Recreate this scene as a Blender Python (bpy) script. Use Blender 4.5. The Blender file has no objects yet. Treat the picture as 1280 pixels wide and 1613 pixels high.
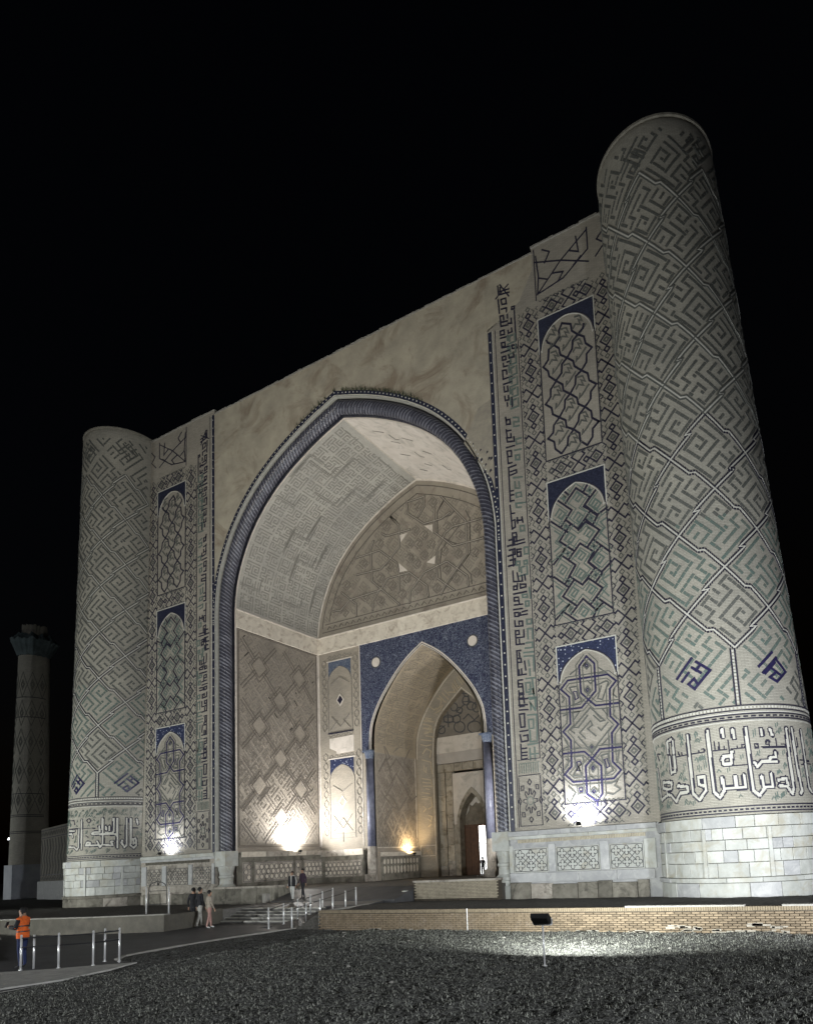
import bpy, bmesh, math, random
import numpy as np
from mathutils import Vector, Matrix
random.seed(7); rng=np.random.default_rng(7)
R=math.radians
S=bpy.context.scene
C=bpy.context.collection
# ------------------------------------------------------------ camera
def cam_axes(yaw,pitch,roll):
    cy,sy=math.cos(yaw),math.sin(yaw); cp,sp=math.cos(pitch),math.sin(pitch)
    f=Vector((-sy*cp,cy*cp,sp)); r=Vector((cy,sy,0)); u=r.cross(f)
    cr,sr=math.cos(roll),math.sin(roll)
    return cr*r+sr*u, -sr*r+cr*u, f
cd=bpy.data.cameras.new('camera'); cam=bpy.data.objects.new('camera',cd); C.objects.link(cam); S.camera=cam
r_,u_,f_=cam_axes(0.457396,0.101498,-0.050263)
M=Matrix((( r_.x,u_.x,-f_.x,26.173420),(r_.y,u_.y,-f_.y,-28.906892),(r_.z,u_.z,-f_.z,2.490923),(0,0,0,1)))
cam.matrix_world=M
cd.sensor_fit='HORIZONTAL'; cd.sensor_width=36; cd.lens=1013.832929/1280*36
cd.shift_x=(640-828.135359)/1280; cd.shift_y=(1244.429208-806.5)/1280
cd.clip_start=.1; cd.clip_end=2000
# ------------------------------------------------------------ night sky, faint moon
W=bpy.data.worlds.new('World'); S.world=W; W.use_nodes=True
wn=W.node_tree; bg=wn.nodes['Background']
sky=wn.nodes.new('ShaderNodeTexSky'); sky.sky_type='NISHITA'; sky.sun_disc=False
sky.sun_elevation=R(-4.5); sky.sun_rotation=R(200); sky.air_density=1; sky.dust_density=1
wn.links.new(sky.outputs[0],bg.inputs[0]); bg.inputs[1].default_value=0.12
sl=bpy.data.lights.new('moon','SUN'); sl.energy=.05; sl.angle=R(3); sl.color=(.85,.9,1)
so=bpy.data.objects.new('moon',sl); C.objects.link(so)
so.rotation_euler=Vector((.3,.75,-.6)).to_track_quat('-Z','Y').to_euler()
S.view_settings.view_transform='Standard'; S.view_settings.look='None'; S.view_settings.gamma=1
S.view_settings.exposure=0; S.view_settings.use_curve_mapping=False
def area(name,loc,tgt,power,size=(.4,.3),col=(1,.97,.9),spread=180):
    l=bpy.data.lights.new(name,'AREA'); l.shape='RECTANGLE'; l.size,l.size_y=size; l.energy=power; l.color=col; l.spread=R(spread)
    o=bpy.data.objects.new(name,l); C.objects.link(o); o.location=loc
    o.rotation_euler=(Vector(tgt)-Vector(loc)).to_track_quat('-Z','Y').to_euler(); return o
def spot(name,loc,tgt,power,ang,blend=.6,col=(1,.97,.92),rad=.08):
    l=bpy.data.lights.new(name,'SPOT'); l.energy=power; l.spot_size=R(ang); l.spot_blend=blend; l.color=col; l.shadow_soft_size=rad
    o=bpy.data.objects.new(name,l); C.objects.link(o); o.location=loc
    o.rotation_euler=(Vector(tgt)-Vector(loc)).to_track_quat('-Z','Y').to_euler(); return o
WHITE=(.96,1,.95); COOL=(.93,.96,1.0); WARM=(1,.72,.38)
# floods on stands (fixtures are modelled further down)
STANDS=[((19.87,-15.6,0),(19,0,12),1850,WHITE),((29.5,-12.5,0),(22,0,14),1500,COOL),((-25,-15,0),(-19,0,17),1750,WHITE),((-6,-27,0),(-3,0,16),1600,WHITE),((-84,-6,0),(-64,15,14),1900,(.95,1,.98))]
for (p,t,e,c) in STANDS: area('floodlight_beam',(p[0],p[1]+.12,p[2]+1.12),t,e,(.34,.22),c,160)
MASTS=[((2,-58,9),(-1,0,25),950,(1,.93,.80),50),((50,-33,6),(15,-19,0),2300,(.93,.97,1),80),((-12,-46,7),(8,-20,0),1000,(.93,.97,1),80)]  # turf masts are added unseen lamps that rake the clods
for (p,t,e,c,sp) in MASTS: area('mast_light_beam',(p[0],p[1]+.3,p[2]-.12),t,e,(.6,.4),c,sp)
# floods on the plinth ledges
LEDGE=[((14.98,-.62,3.98),(15.1,.3,5.3),1250,COOL),((-15.5,-.62,3.98),(-15.4,.3,5.3),800,COOL),((-9.3,5.55,3.75),(-10.1,5.6,5.4),1150,(1,.96,.88)),((-4.05,12.1,3.2),(-4.75,12.1,4.8),650,WARM)]
for (p,t,e,c) in LEDGE: spot('ledge_lamp_beam',p,t,e,165,1,c,.12)
area('iwan_fill_beam',(-9.3,5.3,3.75),(2,6,26),1500,(.3,.2),(1,.985,.95))  # both hall fills are added to brighten the vault, no fixture modelled
area('iwan_fill_beam',(9.3,5.3,3.75),(-3,6,26),1200,(.3,.2),(1,.985,.95))
area('courtyard_lamp_beam',(-8,20,6),(-10,30,4),5000,(1,.6),(1,.98,.95))
# ------------------------------------------------------------ helpers
WO={}
def empty(name,loc,label=None,cat=None,group=None):
    o=bpy.data.objects.new(name,None); C.objects.link(o); o.location=loc; o.empty_display_size=.2
    if label: o['label']=label
    if cat: o['category']=cat
    if group: o['group']=group
    WO[o]=Vector(loc); return o
def tag(o,label=None,cat=None,group=None,kind=None):
    for k,v in (('label',label),('category',cat),('group',group),('kind',kind)):
        if v: o[k]=v
    return o
def mesh(name,V,F,mats,mi=None,parent=None,smooth=False,uv=None,kind=None):
    org=WO.get(parent,Vector((0,0,0))) if parent else Vector((0,0,0))
    me=bpy.data.meshes.new(name)
    V=np.asarray(V,float)-np.array(org)
    me.from_pydata(V.tolist(),[],F)
    if not isinstance(mats,(list,tuple)): mats=[mats]
    for m in mats: me.materials.append(m)
    if mi is not None and len(mi)==len(me.polygons): me.polygons.foreach_set('material_index',np.asarray(mi,np.int32))
    if smooth: me.polygons.foreach_set('use_smooth',[True]*len(me.polygons))
    if uv is not None:
        l=me.uv_layers.new(name='UVMap'); a=np.empty(len(me.loops),np.int32); me.loops.foreach_get('vertex_index',a)
        l.data.foreach_set('uv',np.asarray(uv,float)[a].ravel())
    me.update()
    o=bpy.data.objects.new(name,me); C.objects.link(o)
    if parent: o.parent=parent; WO[o]=org
    else: WO[o]=Vector((0,0,0))
    if kind: o['kind']=kind
    return o
class MB:
    def __init__(s): s.V=[];s.F=[];s.M=[]
    def poly(s,pts,m=0):
        b=len(s.V); s.V+= [tuple(p) for p in pts]; s.F.append(list(range(b,b+len(pts)))); s.M.append(m)
    def box(s,x0,x1,y0,y1,z0,z1,m=0):
        b=len(s.V); s.V+=[(x,y,z) for z in(z0,z1) for y in(y0,y1) for x in(x0,x1)]
        for f in((0,2,3,1),(4,5,7,6),(0,1,5,4),(2,6,7,3),(0,4,6,2),(1,3,7,5)): s.F.append([b+i for i in f]); s.M.append(m)
    def hexa(s,P,m=0):
        b=len(s.V); s.V+=[tuple(p) for p in P]
        for f in((0,3,2,1),(4,5,6,7),(0,1,5,4),(1,2,6,5),(2,3,7,6),(3,0,4,7)): s.F.append([b+i for i in f]); s.M.append(m)
    def cyl(s,p0,p1,r0,r1=None,n=10,m=0,cap=True):
        r1=r0 if r1 is None else r1
        p0=Vector(p0);p1=Vector(p1);d=(p1-p0).normalized()
        a=d.orthogonal().normalized();c=d.cross(a);b=len(s.V)
        for p,r in((p0,r0),(p1,r1)):
            for i in range(n):
                t=2*math.pi*i/n; q=p+(a*math.cos(t)+c*math.sin(t))*r; s.V.append(tuple(q))
        for i in range(n):
            j=(i+1)%n; s.F.append([b+i,b+j,b+n+j,b+n+i]); s.M.append(m)
        if cap: s.F.append([b+i for i in range(n)][::-1]);s.M.append(m);s.F.append([b+n+i for i in range(n)]);s.M.append(m)
    def tube(s,pts,r,n=8,m=0):
        for a,b in zip(pts[:-1],pts[1:]): s.cyl(a,b,r,n=n,m=m)
    def build(s,name,mats,parent=None,kind=None,smooth=False): return mesh(name,s.V,s.F,mats,s.M,parent,smooth,None,kind)
# ------------------------------------------------------------ materials
def nodes(name):
    m=bpy.data.materials.new(name); m.use_nodes=True; nt=m.node_tree; return m,nt,nt.nodes['Principled BSDF']
def N(nt,t,**k):
    n=nt.nodes.new(t)
    for a,b in k.items():
        if a in n.inputs.keys() if isinstance(a,str) else False: n.inputs[a].default_value=b
        else: setattr(n,a,b)
    return n
def mat(name,c1,c2=None,scale=3,rough=.75,bump=.3,bscale=30,spec=.3,metal=0,dirt=None,coords='Object',perobj=0):
    m,nt,b=nodes(name); c2=c2 or tuple(x*.75 for x in c1)
    tc=N(nt,'ShaderNodeTexCoord'); n1=N(nt,'ShaderNodeTexNoise'); n1.inputs['Scale'].default_value=scale; n1.inputs['Detail'].default_value=6; n1.inputs['Roughness'].default_value=.65
    nt.links.new(tc.outputs[coords],n1.inputs['Vector'])
    cr=N(nt,'ShaderNodeValToRGB'); e=cr.color_ramp.elements; e[0].position=.35; e[1].position=.68
    e[0].color=(*c2,1); e[1].color=(*c1,1); nt.links.new(n1.outputs['Fac'],cr.inputs['Fac']); out=cr.outputs['Color']
    if dirt:
        n3=N(nt,'ShaderNodeTexNoise'); n3.inputs['Scale'].default_value=dirt[1]; n3.inputs['Detail'].default_value=5
        nt.links.new(tc.outputs[coords],n3.inputs['Vector'])
        r2=N(nt,'ShaderNodeValToRGB'); r2.color_ramp.elements[0].position=.5; r2.color_ramp.elements[1].position=.66; n3.inputs['Distortion'].default_value=.8; n3.inputs['Roughness'].default_value=.7
        nt.links.new(n3.outputs['Fac'],r2.inputs['Fac'])
        mx=N(nt,'ShaderNodeMixRGB'); mx.inputs['Color2'].default_value=(*dirt[0],1); nt.links.new(r2.outputs['Color'],mx.inputs['Fac']); nt.links.new(out,mx.inputs['Color1']); out=mx.outputs['Color']
    if perobj:
        oi=N(nt,'ShaderNodeObjectInfo'); hs=N(nt,'ShaderNodeHueSaturation'); mr=N(nt,'ShaderNodeMapRange')
        mr.inputs['To Min'].default_value=1-perobj; mr.inputs['To Max'].default_value=1+perobj*.6
        nt.links.new(oi.outputs['Random'],mr.inputs['Value']); nt.links.new(mr.outputs[0],hs.inputs['Value']); nt.links.new(out,hs.inputs['Color']); out=hs.outputs['Color']
    nt.links.new(out,b.inputs['Base Color'])
    b.inputs['Roughness'].default_value=rough; b.inputs['Metallic'].default_value=metal; b.inputs['Specular IOR Level'].default_value=spec
    if bump:
        n2=N(nt,'ShaderNodeTexNoise'); n2.inputs['Scale'].default_value=bscale; n2.inputs['Detail'].default_value=5; nt.links.new(tc.outputs[coords],n2.inputs['Vector'])
        bp=N(nt,'ShaderNodeBump'); bp.inputs['Strength'].default_value=bump; bp.inputs['Distance'].default_value=.03
        nt.links.new(n2.outputs['Fac'],bp.inputs['Height']); nt.links.new(bp.outputs[0],b.inputs['Normal'])
    return m
def brickmat(name,c1,c2,cm,rot=None,coords='Object',bw=.27,bh=.065,rough=.85,stain=None,mort=.010):
    m,nt,b=nodes(name); tc=N(nt,'ShaderNodeTexCoord'); mp=N(nt,'ShaderNodeMapping'); mp.vector_type='POINT'
    if rot: mp.inputs['Rotation'].default_value=rot
    nt.links.new(tc.outputs[coords],mp.inputs['Vector'])
    bt=N(nt,'ShaderNodeTexBrick'); bt.inputs['Scale'].default_value=1; bt.inputs['Brick Width'].default_value=bw; bt.inputs['Row Height'].default_value=bh
    bt.inputs['Mortar Size'].default_value=mort; bt.inputs['Mortar Smooth'].default_value=.3; bt.inputs['Color1'].default_value=(*c1,1); bt.inputs['Color2'].default_value=(*c2,1); bt.inputs['Mortar'].default_value=(*cm,1)
    nt.links.new(mp.outputs[0],bt.inputs['Vector'])
    n=N(nt,'ShaderNodeTexNoise'); n.inputs['Scale'].default_value=.35; n.inputs['Detail'].default_value=7; n.inputs['Roughness'].default_value=.7; nt.links.new(tc.outputs[coords],n.inputs['Vector'])
    cr=N(nt,'ShaderNodeValToRGB'); cr.color_ramp.elements[0].position=.3; cr.color_ramp.elements[1].position=.75; cr.color_ramp.elements[0].color=(.74,.74,.74,1); cr.color_ramp.elements[1].color=(1.12,1.1,1.06,1)
    nt.links.new(n.outputs['Fac'],cr.inputs['Fac']); mx=N(nt,'ShaderNodeMixRGB'); mx.blend_type='MULTIPLY'; mx.inputs['Fac'].default_value=1
    nt.links.new(bt.outputs['Color'],mx.inputs['Color1']); nt.links.new(cr.outputs['Color'],mx.inputs['Color2']); nt.links.new(mx.outputs[0],b.inputs['Base Color'])
    b.inputs['Roughness'].default_value=rough; b.inputs['Specular IOR Level'].default_value=.2
    n2=N(nt,'ShaderNodeTexNoise'); n2.inputs['Scale'].default_value=22; n2.inputs['Detail'].default_value=4; nt.links.new(tc.outputs[coords],n2.inputs['Vector'])
    ma=N(nt,'ShaderNodeMath'); ma.operation='MULTIPLY_ADD'; ma.inputs[1].default_value=-1.2; nt.links.new(bt.outputs['Fac'],ma.inputs[0]); nt.links.new(n2.outputs['Fac'],ma.inputs[2])
    bp=N(nt,'ShaderNodeBump'); bp.inputs['Strength'].default_value=.6; bp.inputs['Distance'].default_value=.012; nt.links.new(ma.outputs[0],bp.inputs['Height']); nt.links.new(bp.outputs[0],b.inputs['Normal'])
    return m
XZ=(R(-90),0,0)
M_brickF=brickmat('beige_brick_front',(.385,.36,.32),(.32,.30,.265),(.25,.235,.21),XZ)
M_brickT=brickmat('beige_brick_tower',(.41,.395,.35),(.345,.332,.295),(.27,.26,.232),None,'UV')
M_brickI=brickmat('beige_brick_iwan',(.38,.345,.295),(.32,.29,.25),(.26,.235,.20),XZ)
M_brickS=brickmat('beige_brick_side',(.37,.33,.285),(.31,.28,.24),(.25,.225,.195),None,'UV')
M_vault=brickmat('pale_vault_brick',(.46,.445,.41),(.40,.39,.36),(.33,.32,.295),None,'UV')
M_plaster=mat('tan_plaster',(.42,.385,.31),(.30,.275,.225),.8,.9,.4,9,dirt=((.235,.195,.15),.42))
M_wplaster=mat('white_plaster',(.60,.55,.50),(.52,.47,.42),1.2,.85,.2,12,dirt=((.40,.37,.33),1.1))
M_cornice=mat('white_cornice_stone',(.62,.57,.49),(.52,.47,.40),2.2,.7,.3,14,dirt=((.36,.31,.26),1.9))
M_black=mat('black_glaze',(.016,.016,.03),(.028,.026,.045),9,.45,.25,40,spec=.25)
M_dgrey=mat('dark_grey_glaze',(.082,.085,.08),(.12,.122,.113),6,.5,.25,40,spec=.25)
M_teal=mat('teal_grey_glaze',(.10,.145,.132),(.125,.145,.13),2.5,.45,.25,40,spec=.25)
M_navy=mat('navy_glaze',(.014,.012,.05),(.025,.022,.07),6,.35,.2,40,spec=.4)
M_white=mat('white_glaze',(.54,.53,.49),(.43,.42,.38),4,.5,.2,30,spec=.3)
M_reld=mat('relief_dark_brick',(.15,.13,.11),(.21,.185,.16),2.5,.8,.3,40)
M_relv=mat('relief_vault_brick',(.20,.19,.17),(.25,.24,.215),1.5,.8,.3,40)
M_void=mat('broken_hole',(.03,.027,.025),None,4,.9,.3,20)
M_marble=mat('white_marble',(.49,.50,.48),(.36,.37,.35),1.8,.5,.25,12,dirt=((.36,.345,.29),1.3),perobj=.13)
M_marbleg=mat('blue_grey_marble',(.40,.405,.41),(.32,.325,.335),2.2,.5,.25,14,dirt=((.46,.46,.46),1.6),perobj=.2)
M_marbled=mat('dark_weathered_stone',(.25,.235,.20),(.13,.12,.10),1.6,.85,.6,9,dirt=((.07,.065,.055),1.2),perobj=.3)
M_inl=mat('grey_inlay_groove',(.08,.08,.085),None,6,.8,0)
M_dado=mat('weathered_dado_marble',(.42,.385,.34),(.25,.225,.195),2.2,.65,.4,14,dirt=((.12,.105,.09),1.4))
M_steel=mat('polished_steel',(.72,.72,.73),(.66,.66,.66),3,.28,0,metal=.35,spec=.7)
M_dsteel=mat('dark_rail',(.06,.06,.065),None,3,.4,0,metal=.6)
M_blackp=mat('black_lamp_housing',(.012,.012,.013),None,8,.6,.1,30)
M_wood=mat('brown_door_wood',(.13,.065,.035),(.08,.04,.025),3,.6,.4,18)
def mosaic(name,a,bcol,wcol,sc,thr=.62):
    m,nt,b=nodes(name); tc=N(nt,'ShaderNodeTexCoord')
    v=N(nt,'ShaderNodeTexVoronoi'); v.inputs['Scale'].default_value=sc; nt.links.new(tc.outputs['Object'],v.inputs['Vector'])
    n=N(nt,'ShaderNodeTexNoise'); n.inputs['Scale'].default_value=sc*.6; n.inputs['Detail'].default_value=3; n.inputs['Distortion'].default_value=2.5; nt.links.new(tc.outputs['Object'],n.inputs['Vector'])
    c1=N(nt,'ShaderNodeValToRGB'); e=c1.color_ramp; e.elements[0].color=(*a,1); e.elements[0].position=.47; e.elements[1].color=(*a,1); e.elements[1].position=.56
    k=e.elements.new(.515); k.color=(*wcol,1); nt.links.new(n.outputs['Fac'],c1.inputs['Fac'])
    c2=N(nt,'ShaderNodeValToRGB'); c2.color_ramp.elements[0].position=.16; c2.color_ramp.elements[1].position=.24; c2.color_ramp.elements[0].color=(1,1,1,1); c2.color_ramp.elements[1].color=(0,0,0,1)
    nt.links.new(v.outputs['Distance'],c2.inputs['Fac']); mx=N(nt,'ShaderNodeMixRGB'); mx.inputs['Color2'].default_value=(*bcol,1)
    nt.links.new(c2.outputs['Color'],mx.inputs['Fac']); nt.links.new(c1.outputs['Color'],mx.inputs['Color1']); nt.links.new(mx.outputs[0],b.inputs['Base Color'])
    b.inputs['Roughness'].default_value=.4; b.inputs['Specular IOR Level'].default_value=.3; return m
M_mosaic=mosaic('blue_mosaic',(.024,.028,.06),(.085,.105,.155),(.20,.225,.28),5)
M_mosaic2=mosaic('blue_spandrel_tile',(.02,.026,.058),(.42,.45,.55),(.05,.06,.13),5.5)
M_mosaicD=mosaic('dark_blue_spandrel_tile',(.013,.015,.032),(.024,.028,.052),(.038,.044,.078),6)
M_mosaicG=mosaic('faded_blue_tile',(.06,.08,.13),(.16,.18,.22),(.2,.22,.26),6)
M_ropeA=mat('rope_blue_glaze',(.026,.026,.04),(.046,.046,.062),4,.35,.1,30,spec=.5)
M_ropeB=mat('rope_pale_glaze',(.21,.215,.255),(.14,.145,.18),4,.35,.1,30,spec=.5)
# ------------------------------------------------------------ surfaces and inlays
TX=(21.833,.657,3.327,20.635,-.236,2.721,34.945)
def tower_c(z):
    xb,yb,rb,xt,yt,rt,H=TX; f=(z-8)/(H-8); return xb+(xt-xb)*f, yb+(yt-yb)*f, rb+(rt-rb)*f
def Stower(s):
    def f(a,z,o):
        x,y,r=tower_c(z); r+=o; return (s*x+math.sin(a)*r, y-math.cos(a)*r, z)
    return f
def Sfront(y0=0,sx=1): return lambda x,z,o:(sx*x,y0-o,z)
def Sleft(x0): return lambda y,z,o:(x0+o,y,z)
def Sright(x0): return lambda y,z,o:(x0-o,y,z)
def poff(pts,d):
    closed=len(pts)>3 and math.hypot(pts[0][0]-pts[-1][0],pts[0][1]-pts[-1][1])<1e-3
    out=[];n=len(pts)
    for i,p in enumerate(pts):
        a=pts[i-1] if i>0 else (pts[-2] if closed else p); c=pts[i+1] if i<n-1 else (pts[1] if closed else p)
        d1=(p[0]-a[0],p[1]-a[1]);d2=(c[0]-p[0],c[1]-p[1])
        if math.hypot(*d1)<1e-6: d1=d2
        if math.hypot(*d2)<1e-6: d2=d1
        l1=math.hypot(*d1) or 1;l2=math.hypot(*d2) or 1
        m=(-d1[1]/l1-d2[1]/l2,d1[0]/l1+d2[0]/l2);q=math.hypot(*m) or 1;m=(m[0]/q,m[1]/q);k=1/max(.6,m[0]*-d1[1]/l1+m[1]*d1[0]/l1)
        out.append((p[0]+m[0]*k*d,p[1]+m[1]*k*d))
    return out
class Inlay:
    """glazed or cut bricks set a little proud of a wall"""
    def __init__(s,surf,t=.014): s.f=surf; s.t=t; s.b=MB(); s.k=0
    def poly(s,p,m=0,t=None):
        t=t or s.t; n=len(p); f=s.f; b=s.b
        top=[f(q[0],q[1],t) for q in p]; bot=[f(q[0],q[1],-.004) for q in p]
        i0=len(b.V); b.V+=top+bot; b.F.append(list(range(i0,i0+n))); b.M.append(m)
        for i in range(n):
            j=(i+1)%n; b.F.append([i0+i,i0+n+i,i0+n+j,i0+j]); b.M.append(m)
    def line(s,pts,w,m=0,asp=1.0,maxlen=None,t=None):
        """ribbon of width w; asp = metres per first-coordinate unit"""
        s.k=(s.k+1)%9; t=(t or s.t)+s.k*.0011
        P=[(p[0]*asp,p[1]) for p in pts]
        Q=[P[0]]
        for a,b in zip(P[:-1],P[1:]):
            d=math.hypot(b[0]-a[0],b[1]-a[1])
            if d<1e-4: continue
            n=max(1,math.ceil(d/maxlen)) if maxlen else 1
            for i in range(1,n+1): Q.append((a[0]+(b[0]-a[0])*i/n,a[1]+(b[1]-a[1])*i/n))
        if len(Q)<2: return
        closed=math.hypot(Q[0][0]-Q[-1][0],Q[0][1]-Q[-1][1])<1e-3 and len(Q)>3
        L=[];Rr=[];n=len(Q)
        for i in range(n):
            if closed: a=Q[i-1] if i>0 else Q[-2]; c=Q[i+1] if i<n-1 else Q[1]
            else: a=Q[max(0,i-1)]; c=Q[min(n-1,i+1)]
            b=Q[i]
            d1=(b[0]-a[0],b[1]-a[1]); d2=(c[0]-b[0],c[1]-b[1])
            if d1==(0,0): d1=d2
            if d2==(0,0): d2=d1
            l1=math.hypot(*d1);l2=math.hypot(*d2)
            if l1<1e-6 or l2<1e-6: nx,ny=0,1
            n1=(-d1[1]/l1,d1[0]/l1);n2=(-d2[1]/l2,d2[0]/l2)
            mx,my=n1[0]+n2[0],n1[1]+n2[1];q=math.hypot(mx,my)
            if q<.5: mx,my=n1;k=1
            else: mx/=q;my/=q;k=1/max(.45,mx*n1[0]+my*n1[1])
            ex=ey=0
            if not closed and i==0: ex,ey=-d2[0]/l2*w/2,-d2[1]/l2*w/2
            if not closed and i==n-1: ex,ey=d1[0]/l1*w/2,d1[1]/l1*w/2
            L.append(((b[0]+mx*k*w/2+ex)/asp,b[1]+my*k*w/2+ey)); Rr.append(((b[0]-mx*k*w/2+ex)/asp,b[1]-my*k*w/2+ey))
        for i in range(n-1): s.poly([L[i],Rr[i],Rr[i+1],L[i+1]],m,t)
    def build(s,name,mats,parent): return s.b.build(name,mats,parent,kind='stuff') if s.b.V else None
K1=["#.#.#####.#","#.#.#...#.#","#.#.#.#.#.#","#.#.###.#.#","#.#.....#.#","#.#######.#","#.........#","###.#####.#","..#.#...#.#","#.#.#.#.#.#","#.###.#.###"]
K2=["#####.#.###","#...#.#...#","#.#.#.###.#","#.###...#.#","#.....#.#.#","#######.#.#","......#.#.#","#####.#.#.#","#...#.#...#","#.#.#.###.#","#.#.#.....#"]
K3=["###.#####.#","#.#.#...#.#","#...#.#.#.#","#####.#.###","......#....","###.#######","#.#.#......","#.#.#.#####","#.###.#...#","#.....#.#.#","#######.###"]
def runs(K):
    out=[]; n=len(K)
    used=set()
    # vertical runs first where longer, then horizontal
    g=[[c=='#' for c in r] for r in K]
    for i in range(n):
        j=0
        while j<len(K[i]):
            if g[i][j]:
                k=j
                while k+1<len(K[i]) and g[i][k+1]: k+=1
                if k>j:
                    out.append((j,i,k+1,i+1))
                    for q in range(j,k+1): used.add((i,q))
                j=k+1
            else: j+=1
    for j in range(len(K[0])):
        i=0
        while i<n:
            if g[i][j] and (i,j) not in used:
                k=i
                while k+1<n and g[k+1][j] and (k+1,j) not in used: k+=1
                out.append((j,i,j+1,k+1)); i=k+1
            else: i+=1
    return out
RUNS=[runs(K) for K in (K1,K2,K3)]
def variant(r,h,n=11):
    a,b,c,d=r
    if h&1: a,c=n-c,n-a
    if h&2: b,d=n-d,n-b
    if h&4: a,b,c,d=b,a,d,c
    return a,b,c,d
def lattice(inl,uv2ab,irange,jrange,inside,mats,edge=True,mar=.10,jog=.045,wl=.03,asp=1,hashf=None,ribw=.065,edgew=None,sub=1.0,teal_top=1e9,gap=.006,drop=0,thin=0):
    """mats=(glyph material, alt glyph, dark line, white line)"""
    def P(u,v): return uv2ab(u,v)
    for i in irange:
        for j in jrange:
            c=P(i+.5,j+.5)
            h=hashf(i,j) if hashf else (i*7+j*13)%8
            rr=RUNS[(i+2*j)%3 if not hashf else h%3]
            for q in rr:
                a,b,c2,d=variant(q,h)
                u0=i+mar+(1-2*mar)*a/11;u1=i+mar+(1-2*mar)*c2/11;v0=j+mar+(1-2*mar)*b/11;v1=j+mar+(1-2*mar)*d/11
                nn=max(1,int(round(max(u1-u0,v1-v0)/ (.22*sub))))
                for k in range(nn):
                    if u1-u0>v1-v0: ua,ub,va,vb=u0+(u1-u0)*k/nn,u0+(u1-u0)*(k+1)/nn,v0,v1
                    else: ua,ub,va,vb=u0,u1,v0+(v1-v0)*k/nn,v0+(v1-v0)*(k+1)/nn
                    m=P((ua+ub)/2,(va+vb)/2)
                    if not inside(*m) or random.random()<drop: continue
                    g=gap
                    gu,gv=(g,g+thin) if u1-u0>v1-v0 else (g+thin,g)
                    inl.poly([P(ua+gu,va+gv),P(ub-gu,va+gv),P(ub-gu,vb-gv),P(ua+gu,vb-gv)],mats[0] if m[1]<teal_top and (i+2*j)%4 else mats[1])
            if edge:
                for kind in(0,1):
                    pts=[(i,j),(i+.53,j-jog),(i+.47,j+jog),(i+1,j)] if kind==0 else [(i,j),(i+jog,j+.47),(i-jog,j+.53),(i,j+1)]
                    if jog==0: pts=[pts[0],pts[-1]]
                    fine=[]
                    for p,q in zip(pts[:-1],pts[1:]):
                        nn=max(1,int(math.hypot(q[0]-p[0],q[1]-p[1])/.12))
                        for k in range(nn): fine.append((p[0]+(q[0]-p[0])*k/nn,p[1]+(q[1]-p[1])*k/nn))
                    fine.append(pts[-1])
                    seg=[]
                    ew=edgew or ((0,.075,mats[3],.001),(-.075,.045,mats[2],0),(.075,.045,mats[2],0))
                    for off,w,mm,_ in ew:
                        cur=[]
                        for k,(u,v) in enumerate(fine):
                            a,b=P(u,v)
                            # perpendicular offset
                            u2,v2=fine[min(k+1,len(fine)-1)];u1_,v1_=fine[max(k-1,0)]
                            A=P(u1_,v1_);B=P(u2,v2);dx=(B[0]-A[0])*asp;dy=B[1]-A[1];l=math.hypot(dx,dy) or 1
                            q=(a-dy/l*off/asp,b+dx/l*off)
                            if inside(*q): cur.append(q)
                            else:
                                if len(cur)>1: inl.line(cur,w,mm,asp)
                                cur=[]
                        if len(cur)>1: inl.line(cur,w,mm,asp)
# traced ornament, metres on its wall (or radians, metres on the tower)
TR_BW=[[[-1.088,5.98],[-1.036,4.6],[-0.819,4.77],[-0.843,4.84],[-0.841,4.99],[-0.734,4.99],[-0.711,5.26],[-0.918,5.34],[-0.938,5.09],[-0.831,5.03]],[[-0.819,4.77],[-0.75,4.72],[-0.662,4.42],[-0.578,4.74],[-0.444,4.76],[-0.456,4.99],[-0.601,5.04],[-0.579,5.1]],[[-0.716,7.0],[-0.628,7.07]],[[-0.716,7.0],[-0.724,6.53]],[[-0.605,6.99],[-0.615,6.46]],[[-0.697,6.36],[-0.699,5.65]],[[-0.612,6.32],[-0.616,5.7],[-0.699,5.65]],[[-0.366,7.06],[-0.373,5.87],[-0.382,4.67],[-0.305,4.37],[-0.212,4.72],[-0.212,5.29],[-0.288,5.29],[-0.286,5.0],[-0.214,4.89]],[[-0.106,7.12],[-0.114,5.76],[-0.115,4.63],[-0.056,4.38],[0.017,4.73],[0.24,4.72],[0.238,5.19]],[[0.142,5.17],[0.144,4.75]],[[-0.007,5.16],[0.003,4.76]],[[0.065,7.1],[0.066,6.81]],[[0.182,7.05],[0.188,6.71]],[[0.127,6.0],[0.049,6.02],[0.025,5.87],[0.037,5.7],[0.116,5.7],[0.141,6.17]],[[0.333,7.06],[0.321,5.62],[0.318,4.57],[0.379,4.36],[0.456,4.68],[0.546,4.69],[0.548,5.19]],[[0.434,5.1],[0.441,4.71]],[[0.507,6.97],[0.509,6.75]],[[0.615,6.96],[0.634,6.74]],[[0.378,5.66],[0.403,5.49],[0.46,5.7],[0.643,5.67]],[[0.564,5.82],[0.636,5.87],[0.641,6.04]],[[0.841,6.99],[0.818,5.73],[0.813,4.61],[0.779,4.37],[0.729,4.67],[0.632,4.71]],[[0.742,4.73],[0.728,5.0],[0.625,4.93]],[[0.931,7.0],[0.916,5.56],[0.936,4.5],[0.906,4.39]],[[1.101,6.95],[1.084,5.58],[1.074,4.62],[1.12,4.45]]]
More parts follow.
